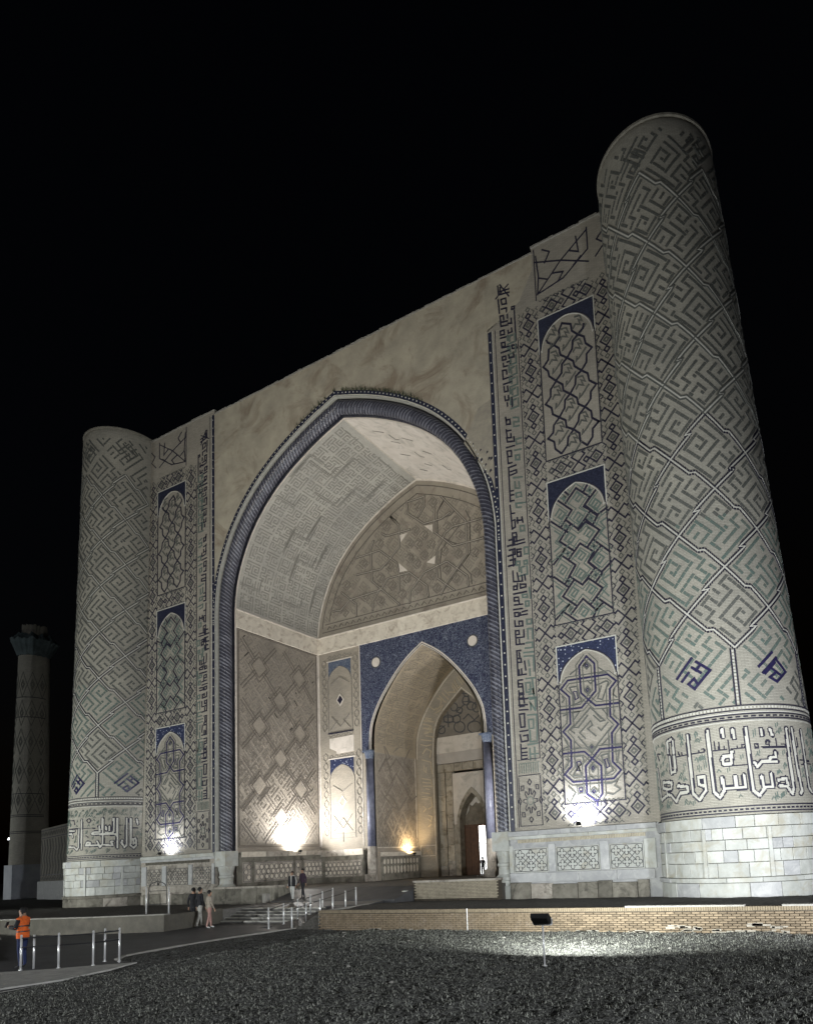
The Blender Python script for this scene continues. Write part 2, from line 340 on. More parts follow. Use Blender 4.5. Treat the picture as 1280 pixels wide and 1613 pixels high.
TR_BT=[[[-1.044,6.64],[-0.984,6.33]],[[-1.044,6.64],[-0.935,6.6]],[[-0.568,6.29],[-0.344,6.26]],[[-0.537,6.45],[-0.51,6.28]],[[-0.482,6.42],[-0.477,6.27],[-0.521,6.28]],[[-0.344,6.27],[-0.242,6.27]],[[-0.247,6.36],[-0.245,6.27]],[[-0.201,6.42],[-0.167,6.38],[-0.172,6.26],[-0.224,6.27]],[[-0.07,6.28],[0.09,6.27]],[[-0.044,6.63],[-0.046,6.27]],[[0.007,6.61],[0.003,6.29]],[[0.064,6.42],[0.066,6.26]],[[0.115,6.62],[0.114,6.28]],[[0.153,6.28],[0.308,6.26]],[[0.211,6.37],[0.212,6.27]],[[0.259,6.41],[0.298,6.4],[0.293,6.28]],[[0.259,6.41],[0.259,6.27]],[[0.409,6.4],[0.449,6.39],[0.443,6.25],[0.406,6.25],[0.409,6.4]],[[0.492,6.26],[0.798,6.26]],[[0.546,6.52],[0.588,6.52],[0.577,6.27]],[[0.546,6.52],[0.543,6.38],[0.582,6.38]],[[0.676,6.59],[0.669,6.25]],[[0.735,6.37],[0.794,6.37],[0.788,6.26]],[[0.99,6.62],[0.99,6.28],[0.938,6.24]],[[0.988,5.74],[1.178,5.71]],[[1.001,5.57],[1.203,5.6]],[[1.079,5.86],[1.079,5.52]],[[0.05,5.61],[0.305,5.59]]]
TR_BG=[[-0.4668,7.029],[-0.2673,7.03],[-0.2226,6.776],[-0.303,6.588],[-0.1752,7.096],[-0.0382,7.143],[0.014,7.232],[0.1264,7.242],[0.2488,7.143],[0.2712,6.912],[0.4083,6.766],[0.4548,7.093],[0.6997,7.128],[0.748,6.959],[0.5571,7.135],[-0.5511,5.607],[-0.4726,5.862],[-0.4968,5.291],[-0.2702,5.997],[-0.2306,6.093],[-0.3174,5.732],[-0.1935,5.678],[-0.5769,4.508],[-0.2074,4.384],[-0.1226,4.413],[0.0674,4.412],[0.1735,4.384],[0.2661,4.416],[-0.0559,5.342],[0.0867,5.349],[0.2037,5.981],[0.2323,5.917],[0.4257,6.038],[0.5065,6.024],[0.7508,5.95],[0.7237,5.449],[0.371,5.108],[0.6547,5.176],[0.4824,4.373],[0.5638,4.361],[0.6489,4.35],[-0.8817,6.127],[-0.9625,5.676],[-0.7741,7.22],[-0.9733,7.347],[-0.479,6.742],[-0.0298,5.613],[0.2153,5.477],[0.8173,4.337],[-0.8098,4.349]]
TR_LW=[[[1.255,6.42],[1.277,6.08]],[[1.198,4.7],[1.248,4.8],[1.233,5.08],[1.183,5.03],[1.198,4.78]],[[1.147,6.47],[1.145,4.59],[1.198,4.39],[1.248,4.58],[1.24,4.86]],[[1.076,6.47],[1.072,4.6],[1.038,4.46],[0.989,4.77],[0.996,4.94]],[[0.909,6.48],[0.915,4.45]],[[0.846,6.49],[0.849,5.61],[0.829,5.47],[0.709,5.52]],[[0.771,5.95],[0.772,5.67]],[[0.707,5.95],[0.715,5.71]],[[0.912,5.38],[0.469,5.45],[0.445,5.48],[0.476,5.58],[0.599,5.59],[0.582,5.97]],[[0.642,6.51],[0.655,4.76],[0.606,4.53],[0.551,4.94]],[[0.838,4.9],[0.803,4.88],[0.832,4.63],[0.656,4.68]],[[0.552,4.67],[0.315,4.71],[0.349,4.92],[0.409,4.86],[0.402,4.67]],[[0.134,5.83],[0.139,4.63],[0.097,4.42],[-0.008,4.63],[-0.249,4.67]],[[0.201,6.47],[0.214,4.46]],[[-0.257,5.58],[-0.088,5.55],[-0.067,5.33]],[[-0.237,5.8],[-0.001,5.75]]]
TR_LT=[[[-0.303,5.93],[0.506,5.85]],[[0.91,5.99],[1.007,6.01]],[[1.176,5.8],[1.277,5.8]],[[0.309,5.36],[0.363,5.25]],[[0.369,6.55],[0.422,6.38],[0.372,6.22],[0.317,6.4],[0.369,6.55]],[[-0.189,6.51],[-0.014,6.47],[-0.009,6.19]],[[0.953,5.38],[0.981,5.32]]]
TR_AL=[[[-0.417,9.51],[-0.192,10.19]],[[-0.351,9.34],[-0.252,9.62]],[[-0.198,9.81],[-0.101,9.54]],[[-0.136,10.01],[0.019,9.56],[-0.196,8.91],[-0.269,9.16],[-0.188,9.34],[-0.16,9.14]],[[-0.089,9.86],[-0.149,9.66]],[[0.601,9.55],[0.806,10.14]],[[0.643,9.29],[0.858,9.92]],[[0.669,9.26],[0.823,9.71]],[[0.854,9.87],[0.988,9.38],[0.82,8.93],[0.727,9.1],[0.821,9.31]],[[0.777,9.45],[0.882,9.23]]]
TR_P1=[[[14.46,29.2],[14.51,29.06],[14.85,28.77],[15.12,28.48],[15.18,28.09],[15.54,27.77],[15.86,27.46],[15.9,27.17],[16.24,26.8],[16.58,26.5],[16.64,26.09],[17.0,25.75]],[[15.37,29.78],[15.84,29.52],[15.88,29.13],[16.19,28.79],[16.51,28.54],[16.57,28.15],[16.88,27.79]],[[14.18,27.81],[14.45,27.47],[14.49,27.17],[14.82,26.81],[15.2,26.43],[15.23,26.08],[15.58,25.77],[15.93,25.42],[15.99,25.06],[16.33,24.77],[16.64,24.43],[16.67,24.06],[17.0,23.75]],[[14.2,25.71],[14.53,25.39],[14.57,25.03],[14.92,24.73],[15.25,24.45],[15.28,24.07],[15.66,23.8],[15.95,23.5],[15.97,23.08],[16.29,22.75]],[[14.23,23.8],[14.56,23.52],[14.6,23.11],[14.89,22.79]],[[15.37,29.78],[15.18,29.46],[15.18,29.06],[14.88,28.79],[14.55,28.64],[14.49,28.09],[14.2,27.8]],[[16.19,28.79],[15.9,28.58],[15.84,28.15],[15.54,27.77],[15.24,27.55],[15.18,27.06],[14.87,26.79]],[[16.53,29.21],[16.49,29.0],[16.28,28.87]],[[16.88,27.77],[16.59,27.55],[16.56,27.12],[16.27,26.79],[15.94,26.59],[15.89,26.16],[15.58,25.77],[15.29,25.55],[15.23,25.12],[14.92,24.73],[14.59,24.41],[14.54,24.03],[14.23,23.8]],[[14.81,26.7],[14.53,26.41],[14.51,26.02],[14.23,25.73]],[[17.0,25.75],[16.68,25.46],[16.65,25.08],[16.33,24.77],[16.01,24.5],[15.93,24.14],[15.63,23.78],[15.33,23.47],[15.28,23.1],[14.95,22.77]],[[17.0,23.75],[16.66,23.49],[16.63,23.07],[16.34,22.73]]]
TR_P1G=[[[15.2,28.88],[15.33,29.05],[15.61,28.91],[15.48,29.25],[15.7,29.09],[15.58,29.43],[15.32,29.46]],[[15.88,28.81],[15.52,28.43],[15.34,28.3],[15.38,28.52]],[[15.89,27.96],[16.01,28.13],[16.28,27.99],[16.16,28.32],[16.38,28.18],[16.26,28.51],[16.01,28.53]],[[16.56,27.9],[16.2,27.52],[16.02,27.4],[16.06,27.6]],[[14.56,27.83],[14.69,28.01],[14.97,27.86],[14.84,28.2],[15.07,28.05],[14.94,28.39],[14.68,28.41]],[[15.25,27.77],[14.88,27.38],[14.7,27.25],[14.74,27.47]],[[15.25,26.86],[15.38,27.04],[15.65,26.9],[15.53,27.23],[15.75,27.09],[15.63,27.42],[15.37,27.44]],[[15.93,26.82],[15.57,26.43],[15.39,26.3],[15.43,26.51]],[[15.93,25.92],[16.05,26.09],[16.32,25.96],[16.2,26.29],[16.42,26.14],[16.3,26.47],[16.05,26.49]],[[16.59,25.88],[16.24,25.49],[16.06,25.36],[16.1,25.57]],[[14.62,25.86],[14.74,26.04],[15.02,25.91],[14.9,26.24],[15.12,26.09],[15.0,26.43],[14.74,26.44]],[[15.3,25.83],[14.94,25.43],[14.76,25.3],[14.8,25.51]],[[15.31,24.93],[15.43,25.1],[15.7,24.97],[15.58,25.3],[15.8,25.16],[15.68,25.48],[15.43,25.5]],[[15.98,24.9],[15.62,24.5],[15.44,24.38],[15.48,24.58]],[[15.97,23.96],[16.1,24.14],[16.36,24.01],[16.25,24.33],[16.46,24.19],[16.34,24.51],[16.09,24.52]],[[16.63,23.94],[16.28,23.55],[16.11,23.42],[16.15,23.62]],[[14.67,23.87],[14.8,24.05],[15.07,23.92],[14.95,24.25],[15.17,24.11],[15.05,24.43],[14.79,24.44]],[[15.35,23.85],[14.99,23.45],[14.81,23.32],[14.85,23.53]],[[15.36,23.02],[15.48,23.2],[15.75,23.07],[15.63,23.39],[15.85,23.26],[15.73,23.58],[15.48,23.58]],[[16.03,23.01],[15.67,22.61],[15.49,22.48],[15.53,22.68]],[[14.53,29.29],[14.65,29.46],[14.94,29.31],[14.81,29.65],[15.04,29.5],[14.91,29.84],[14.65,29.87]],[[15.22,29.21],[14.85,28.83],[14.67,28.7],[14.71,28.92]],[[15.97,29.23],[16.09,29.41],[16.36,29.26],[16.25,29.59],[16.46,29.44],[16.34,29.78],[16.09,29.81]],[[16.64,29.16],[16.28,28.78],[16.1,28.66],[16.14,28.87]]]
TR_P2=[[[14.15,19.32],[15.0,18.53]],[[14.55,20.35],[15.29,19.61],[14.93,19.2],[15.56,18.54],[16.29,19.31],[15.93,19.61],[16.59,20.26]],[[14.97,20.69],[15.15,20.47]],[[14.99,20.08],[15.58,20.69],[16.28,20.01],[15.98,19.67],[16.62,18.98],[17.11,19.2]],[[16.21,20.7],[16.0,20.42]],[[16.26,19.3],[16.61,18.93],[16.34,18.53]],[[15.97,18.95],[16.32,18.53],[16.67,18.17],[15.98,17.46]],[[15.58,18.48],[15.98,18.79],[16.37,18.47]],[[14.66,18.9],[14.93,19.2],[15.19,18.91],[14.53,18.17],[15.25,17.5]],[[16.37,17.73],[17.12,16.95]],[[14.15,17.05],[14.84,17.71],[14.55,17.47],[15.31,16.73],[14.95,16.24],[15.62,15.63],[16.31,16.32],[15.99,16.69],[16.7,17.37]],[[15.0,17.13],[15.62,17.77],[16.31,17.16],[15.99,16.72],[16.64,16.03],[17.11,16.38]],[[14.14,16.38],[14.86,15.7]],[[14.73,15.92],[15.3,16.68]],[[15.62,15.65],[15.96,15.88],[16.64,15.23],[16.01,14.57]],[[16.35,15.63],[16.66,15.97]],[[15.18,15.97],[14.55,15.27],[15.26,14.63]],[[16.34,14.8],[17.06,14.13]],[[14.13,14.19],[14.89,14.82],[14.53,14.48],[15.16,13.92]],[[14.94,14.28],[15.6,14.92],[16.25,14.2],[16.1,13.93]],[[16.45,14.37],[16.25,14.2],[16.64,14.48]]]
TR_P2G=[[[15.39,20.2],[15.62,20.48],[15.91,20.18],[15.67,19.93],[15.52,20.08],[15.71,20.24]],[[15.37,19.13],[15.61,19.41],[15.89,19.11],[15.66,18.86],[15.51,19.01],[15.7,19.17]],[[14.39,19.57],[14.63,19.86],[14.93,19.55],[14.69,19.3],[14.53,19.45],[14.72,19.61]],[[16.33,19.54],[16.56,19.82],[16.84,19.52],[16.61,19.27],[16.46,19.42],[16.64,19.58]],[[14.87,18.19],[15.11,18.47],[15.4,18.18],[15.16,17.92],[15.0,18.07],[15.2,18.23]],[[15.86,18.18],[16.1,18.46],[16.38,18.17],[16.14,17.92],[15.99,18.07],[16.18,18.23]],[[15.36,17.15],[15.6,17.43],[15.88,17.14],[15.65,16.89],[15.49,17.03],[15.68,17.2]],[[16.31,16.74],[16.54,17.02],[16.82,16.74],[16.59,16.49],[16.44,16.63],[16.62,16.79]],[[14.33,16.66],[14.57,16.95],[14.86,16.66],[14.62,16.4],[14.46,16.55],[14.66,16.71]],[[15.3,16.2],[15.54,16.49],[15.82,16.21],[15.59,15.95],[15.43,16.09],[15.62,16.26]],[[14.87,15.36],[15.1,15.64],[15.39,15.37],[15.15,15.1],[15.0,15.25],[15.19,15.41]],[[15.79,15.3],[16.02,15.58],[16.3,15.31],[16.07,15.05],[15.92,15.19],[16.1,15.35]],[[15.34,14.25],[15.58,14.54],[15.86,14.27],[15.63,14.0],[15.47,14.14],[15.66,14.31]],[[14.85,20.39],[14.93,20.45],[14.99,20.35],[14.92,20.3],[14.85,20.39]],[[16.24,20.37],[16.31,20.43],[16.36,20.34],[16.3,20.28],[16.24,20.37]],[[16.22,18.91],[16.29,18.96],[16.35,18.87],[16.28,18.82],[16.22,18.91]],[[14.88,18.89],[14.95,18.95],[15.01,18.85],[14.94,18.8],[14.88,18.89]],[[14.87,17.43],[14.94,17.49],[15.0,17.4],[14.93,17.34],[14.87,17.43]],[[16.27,17.44],[16.33,17.49],[16.39,17.4],[16.32,17.35],[16.27,17.44]],[[14.84,16.0],[14.91,16.06],[14.97,15.97],[14.9,15.91],[14.84,16.0]],[[16.28,15.96],[16.34,16.02],[16.4,15.93],[16.34,15.88],[16.28,15.96]],[[14.86,14.56],[14.93,14.62],[14.99,14.54],[14.92,14.48],[14.86,14.56]],[[16.26,14.51],[16.33,14.57],[16.39,14.48],[16.32,14.43],[16.26,14.51]],[[14.31,18.78],[14.64,18.47],[14.37,18.24],[14.63,17.93],[14.25,17.71]],[[14.23,15.88],[14.55,15.59],[14.28,15.36],[14.54,15.06],[14.16,14.82]],[[17.07,18.69],[16.75,18.57],[16.96,18.22],[16.69,18.06],[17.01,17.66]],[[16.99,15.79],[16.66,15.66],[16.88,15.33],[16.61,15.16],[16.92,14.78]]]
TR_P3=[[[15.59,12.01],[15.18,11.58],[15.2,10.24],[15.56,9.85],[15.91,9.5],[17.02,9.46]],[[15.59,12.01],[15.97,11.58],[15.96,10.22],[15.56,9.85],[15.19,9.51],[14.09,9.54]],[[14.15,10.58],[14.54,10.97],[16.62,10.92],[17.01,10.54],[16.67,10.2],[16.61,8.88],[16.99,8.44],[16.63,8.06],[16.59,6.69],[16.97,6.26],[16.59,5.89],[14.54,5.91],[14.11,6.33],[14.49,6.69],[14.53,7.97],[14.15,8.45],[14.56,8.8],[14.57,10.14],[14.15,10.58]],[[14.1,7.36],[15.19,7.34],[15.58,6.96],[16.0,6.56],[15.97,5.21],[15.7,4.88]],[[17.05,7.34],[15.98,7.37],[15.58,6.96],[15.21,6.61],[15.2,5.25],[15.7,4.88]],[[15.7,4.88],[15.69,4.66]]]
TR_P3G=[[[14.73,8.31],[14.54,8.47],[15.64,9.44],[16.31,8.72],[16.1,8.69],[15.78,9.03]],[[14.71,8.58],[14.95,8.55],[15.47,9.07]],[[14.93,8.09],[15.38,7.51],[15.57,7.29],[16.65,8.38]],[[15.27,7.98],[15.01,8.28],[15.6,8.79],[15.69,8.58],[15.43,8.42],[15.82,8.04]],[[15.98,8.41],[16.11,8.26],[16.47,8.6]],[[15.89,9.14],[16.14,8.84]],[[15.59,7.64],[15.72,7.5],[15.57,7.38],[15.45,7.53],[15.59,7.64]],[[14.62,10.6],[15.01,10.61],[15.12,10.05],[15.21,9.84],[14.81,9.7],[14.8,10.1],[14.62,10.6]],[[16.05,10.5],[16.53,10.62],[16.63,10.54],[16.27,9.74],[16.04,9.84],[16.25,10.4]],[[15.57,11.71],[15.73,11.52],[15.57,11.38],[15.39,11.58],[15.57,11.71]],[[15.57,10.51],[15.69,10.33],[15.54,10.15],[15.4,10.34],[15.57,10.51]],[[14.69,9.32],[15.07,9.33],[14.7,8.91],[14.69,9.32]],[[16.24,9.29],[16.51,9.31],[16.49,8.93],[16.24,9.29]],[[14.7,7.92],[15.03,7.55],[14.68,7.56],[14.7,7.92]],[[16.49,7.89],[16.46,7.5],[16.13,7.58],[16.49,7.89]],[[14.65,7.13],[15.07,7.15],[15.16,6.81],[14.84,6.65],[14.98,6.18],[14.56,6.22],[14.76,6.53],[14.65,7.13]],[[16.03,7.04],[16.37,7.1],[16.41,6.8],[16.58,6.27],[16.24,6.12],[16.14,6.71],[16.03,7.04]],[[15.6,6.7],[15.73,6.49],[15.57,6.31],[15.44,6.51],[15.6,6.7]],[[15.56,5.54],[15.73,5.36],[15.55,5.19],[15.38,5.38],[15.56,5.54]],[[14.71,5.68],[15.05,5.72],[15.1,5.32],[14.75,5.29],[14.71,5.68]],[[16.14,5.68],[16.47,5.68],[16.82,5.87],[16.6,5.57],[16.88,5.36],[16.5,5.14],[16.24,5.22]],[[14.2,10.2],[14.3,10.05],[14.19,9.93]],[[16.91,10.16],[16.82,9.92],[16.98,9.76]],[[14.22,9.25],[14.43,9.29],[14.37,8.83]],[[16.84,9.13],[16.76,8.95],[16.91,8.74]],[[14.21,8.04],[14.41,7.69],[14.15,7.62]],[[16.78,7.85],[16.73,7.47],[16.99,7.44]],[[14.23,7.05],[14.4,6.96],[14.17,6.66]],[[16.74,7.15],[16.94,7.19],[16.8,6.63]],[[15.58,10.78],[15.71,10.62],[15.89,10.73]],[[15.28,5.95],[15.43,6.13],[15.68,5.92]],[[14.7,11.26],[15.07,11.47],[14.98,11.18]],[[16.17,11.34],[16.56,11.01],[16.12,11.05]],[[14.29,5.72],[14.62,5.37],[14.38,4.99]],[[14.18,5.08],[14.31,4.93]]]
TR_S=[[[11.82,17.27],[11.84,16.7],[12.14,16.64],[12.07,17.12]],[[12.14,16.64],[12.35,16.61],[12.34,16.91]],[[12.49,16.92],[12.52,16.63]],[[11.82,16.26],[12.02,16.24],[12.01,16.43],[11.83,16.45],[11.82,16.26]],[[12.02,16.24],[12.06,16.53]],[[12.21,16.48],[12.22,16.26],[12.53,16.26]],[[12.53,16.26],[12.53,16.4],[12.26,16.46]],[[11.81,16.03],[12.54,16.0]],[[11.82,15.84],[12.07,15.81],[12.09,15.62],[11.82,15.65],[11.82,15.84]],[[12.09,15.62],[12.1,15.41],[11.83,15.44]],[[12.1,15.41],[12.28,15.39]],[[11.76,15.2],[12.26,15.16]],[[11.8,15.03],[12.03,15.0],[12.04,14.79],[11.81,14.82],[11.8,15.03]],[[12.13,14.96],[12.13,14.82],[12.52,14.8]],[[12.25,14.98],[12.53,14.99]],[[11.79,14.59],[11.81,14.29],[12.24,14.24],[12.23,14.5],[12.03,14.52],[12.04,14.38]],[[11.8,14.06],[11.81,13.32],[12.26,13.28]],[[11.8,14.06],[12.0,14.04],[12.02,13.83],[11.81,13.85]],[[12.28,14.01],[12.28,13.64],[11.86,13.68]],[[12.0,13.56],[12.01,13.3]],[[11.82,12.99],[11.82,11.69],[12.29,11.68]],[[11.82,12.99],[12.04,12.97]],[[11.96,12.87],[11.97,12.6]],[[11.85,12.57],[12.04,12.55],[12.06,12.35],[11.86,12.37]],[[12.04,11.99],[12.05,11.72]],[[11.89,11.97],[11.9,11.72]],[[12.23,12.37],[12.28,11.9]],[[11.81,11.44],[12.06,11.42]],[[11.81,11.44],[11.81,11.08],[12.06,11.06],[12.05,11.22],[11.82,11.25]],[[11.85,10.75],[11.8,10.44]],[[11.85,10.75],[12.07,10.74]],[[11.83,10.44],[12.3,10.41]],[[12.06,10.58],[12.07,10.4]],[[11.79,10.13],[12.26,10.1]],[[11.85,25.85],[11.89,25.43],[12.11,25.38],[12.09,25.65],[11.87,25.7]],[[11.85,25.15],[11.88,24.73]],[[11.9,25.07],[12.12,25.02]],[[11.85,24.68],[12.12,24.61],[12.11,24.82]],[[11.85,24.68],[11.89,24.44],[12.29,24.35],[12.28,24.59]],[[11.82,24.14],[12.28,24.1]],[[11.84,23.93],[12.09,23.88],[12.09,23.56],[11.86,23.61],[11.84,23.93]],[[11.85,23.58],[11.87,23.23],[12.08,23.21]],[[11.88,22.99],[11.88,21.1],[12.09,21.09]],[[11.88,22.99],[12.31,22.99]],[[11.99,22.73],[12.33,22.73],[12.34,22.56],[11.98,22.53]],[[11.94,21.66],[12.09,21.64]],[[11.92,21.43],[12.09,21.41]],[[11.86,20.88],[11.91,19.56]],[[11.87,20.42],[12.08,20.39]],[[11.91,20.01],[12.09,20.02],[12.1,19.62],[11.91,19.56]],[[12.24,20.09],[12.25,19.8]],[[12.51,20.04],[12.55,19.77]],[[12.21,19.93],[12.51,19.9]],[[11.9,19.34],[12.14,19.3],[12.15,19.07],[11.91,19.11],[11.9,19.34]],[[11.91,19.11],[11.89,18.66],[12.59,18.65]],[[11.94,18.85],[12.56,18.82]],[[12.13,19.05],[12.15,18.82]],[[11.88,18.44],[11.88,17.55]],[[12.12,18.38],[12.36,18.34]],[[12.12,18.38],[12.13,17.99],[12.34,17.96],[12.34,18.21],[12.14,18.21]],[[11.77,33.57],[11.79,33.04],[12.42,32.91]],[[11.91,33.41],[11.9,33.23]],[[11.85,33.2],[12.43,33.12]],[[11.92,32.7],[11.96,32.4],[12.24,32.32],[12.21,32.66],[11.95,32.71]],[[11.75,32.78],[11.79,31.96]],[[11.92,32.14],[12.23,32.07],[12.22,31.86]],[[11.82,31.76],[11.84,31.15],[12.25,31.06]],[[11.82,31.76],[12.02,31.72],[12.03,31.48]],[[11.85,31.38],[12.24,31.3]],[[12.26,31.66],[12.27,31.47]],[[12.48,31.33],[12.49,31.05],[12.28,31.14]],[[11.78,30.89],[12.02,30.86],[12.03,30.6],[11.79,30.66],[11.78,30.89]],[[11.78,30.48],[12.48,30.36]],[[12.26,30.73],[12.27,30.57],[12.49,30.56],[12.47,30.77]],[[11.81,30.18],[12.03,30.14],[12.04,29.9],[11.83,29.95],[11.81,30.18]],[[11.85,29.89],[12.28,29.8]],[[11.78,29.62],[12.29,29.57]],[[12.44,29.78],[12.7,29.71],[12.72,29.52],[12.46,29.59],[12.44,29.78]],[[11.82,29.35],[12.04,29.33],[12.05,29.12],[11.83,29.16],[11.82,29.35]],[[12.23,29.32],[12.24,29.13],[12.53,29.08],[12.52,29.34]],[[11.87,28.96],[11.88,28.77],[12.29,28.7],[12.28,28.93],[12.11,28.95]],[[11.8,28.58],[11.82,28.06],[12.35,28.04]],[[11.8,28.58],[12.04,28.52],[12.05,28.29]],[[12.3,28.46],[12.32,28.28]],[[11.83,27.76],[12.31,27.73]],[[11.85,27.6],[11.86,27.32],[12.07,27.28],[12.06,27.56]],[[11.87,27.05],[11.88,26.81],[12.09,26.78],[12.08,27.01]],[[11.99,26.64],[12.0,26.45]],[[12.29,26.84],[12.28,26.34]],[[12.69,31.69],[12.7,29.99]],[[12.54,31.99],[12.71,31.96],[12.7,31.81],[12.53,31.86],[12.54,31.99]],[[11.82,10.88],[11.83,10.66],[12.09,10.66],[12.06,10.98]],[[11.8,10.52],[11.84,10.05],[12.09,10.05]],[[11.82,10.48],[12.08,10.48],[12.1,10.22]],[[11.81,9.88],[12.28,9.84]],[[11.79,9.66],[11.84,8.98],[12.07,8.98],[12.07,9.66],[11.79,9.66]],[[11.79,8.77],[12.22,8.78]],[[11.78,8.59],[11.83,8.23],[12.22,8.25],[12.2,8.54],[11.97,8.53]],[[11.79,8.1],[11.78,7.32],[12.1,7.35]],[[11.81,7.88],[12.09,7.88]],[[11.8,7.67],[12.1,7.67]],[[11.79,7.53],[12.09,7.51]]]
TR_ST=[[[12.3,15.89],[12.58,15.85],[12.59,15.69],[12.32,15.73],[12.3,15.89]],[[12.46,15.49],[12.66,15.47],[12.65,15.21],[12.47,15.23],[12.46,15.49]],[[12.72,16.17],[12.76,15.6]],[[12.48,14.52],[12.75,14.48],[12.74,14.25],[12.49,14.28],[12.48,14.52]],[[12.5,14.03],[12.77,13.99],[12.77,13.47]],[[12.5,14.03],[12.5,13.5]],[[12.38,13.3],[12.73,13.28],[12.74,13.0],[12.32,13.04]],[[12.23,12.82],[12.75,12.77]],[[12.25,12.62],[12.76,12.56],[12.74,11.78]],[[12.46,12.37],[12.49,12.09]],[[12.51,11.91],[12.51,11.59]],[[12.28,11.45],[12.79,11.41]],[[12.24,11.23],[12.49,11.21],[12.49,10.72],[12.24,10.74],[12.24,11.23]],[[12.62,11.35],[12.67,10.49]],[[12.42,10.35],[12.71,10.35],[12.72,9.77]],[[12.45,10.12],[12.46,9.8]],[[12.31,25.68],[12.61,25.57],[12.61,25.34],[12.32,25.42],[12.31,25.16],[12.61,25.11]],[[12.39,24.43],[12.69,24.39]],[[12.39,24.43],[12.41,24.14],[12.68,24.1]],[[12.3,23.83],[12.66,23.77]],[[12.31,23.54],[12.55,23.49],[12.54,23.23],[12.32,23.28],[12.31,23.54]],[[12.15,22.33],[12.63,22.23]],[[12.2,22.09],[12.21,21.74]],[[12.44,22.01],[12.45,21.66],[12.21,21.74]],[[12.23,21.45],[12.53,21.41],[12.55,21.18],[12.25,21.22],[12.23,21.45]],[[12.2,20.89],[12.73,20.79]],[[12.2,20.89],[12.22,20.66],[12.48,20.61]],[[12.37,19.6],[12.61,19.56],[12.62,19.28],[12.38,19.32],[12.37,19.6]],[[12.54,18.38],[12.78,18.34],[12.79,17.98],[12.55,18.02],[12.54,18.38]],[[12.5,17.67],[12.68,17.65],[12.68,17.46],[12.5,17.48],[12.5,17.67]],[[12.06,17.73],[12.26,17.7],[12.25,17.51],[12.04,17.54],[12.06,17.73]],[[12.41,10.86],[12.64,10.85],[12.67,10.6],[12.4,10.61]],[[12.35,10.44],[12.81,10.4],[12.79,9.94]],[[12.41,10.21],[12.7,9.74]],[[12.26,9.56],[12.76,9.52],[12.72,8.19]],[[12.29,9.31],[12.56,9.3],[12.55,8.85],[12.3,8.84],[12.29,9.31]],[[12.33,8.73],[12.34,8.17],[12.68,8.16]],[[12.21,8.04],[12.75,8.05]],[[12.28,7.82],[12.29,7.26]],[[12.55,7.86],[12.55,7.23]],[[12.3,7.54],[12.72,7.53]]]
TR_TY=[[[-5.91,26.04],[-3.6,26.07],[-2.02,24.69],[-1.79,23.63],[-1.84,22.42]],[[-5.81,24.68],[-3.51,24.56],[-2.81,25.01],[-1.71,25.85],[-1.72,27.54],[-2.42,28.37]],[[-4.42,26.34],[-4.36,23.81],[-1.88,21.43]],[[-4.42,26.34],[-4.12,26.95]],[[-8.28,22.29],[-7.47,22.22],[-6.58,22.84],[-3.57,22.94],[-2.86,23.67],[-0.88,23.63],[0.61,22.28],[0.7,21.5]],[[-5.98,21.44],[-5.95,22.35],[-7.36,23.6]],[[-4.37,21.54],[-4.34,22.21],[-3.56,23.16]],[[-0.96,21.34],[-0.87,22.19],[0.4,23.31],[2.4,23.67],[4.02,22.2],[4.1,21.45]],[[1.81,21.35],[2.21,22.01],[3.47,23.18],[4.1,23.87],[4.09,26.21],[2.13,28.63]],[[1.52,23.25],[1.56,22.59],[2.91,21.41]],[[1.52,23.25],[1.59,24.75],[2.38,25.83],[3.0,26.09],[5.26,26.03]],[[1.48,27.95],[1.46,26.09],[2.94,24.66],[5.42,24.57]],[[-0.93,29.12],[0.63,29.09]],[[-0.93,29.12],[-0.83,28.19],[0.55,27.01],[2.06,26.96],[2.81,27.23]],[[0.63,29.09],[0.6,28.32],[0.06,27.7]],[[-3.28,27.3],[-2.88,27.01],[-0.75,26.93]],[[-2.42,28.37],[-1.91,27.82]]]
TR_TW=[[[0.6,26.82],[1.3,26.74],[1.27,26.16]],[[-1.65,26.73],[-0.99,26.72],[-1.57,26.2]],[[1.47,24.34],[1.36,23.72],[0.7,24.02]],[[-1.79,24.58],[-1.06,23.84],[-1.76,23.88]]]
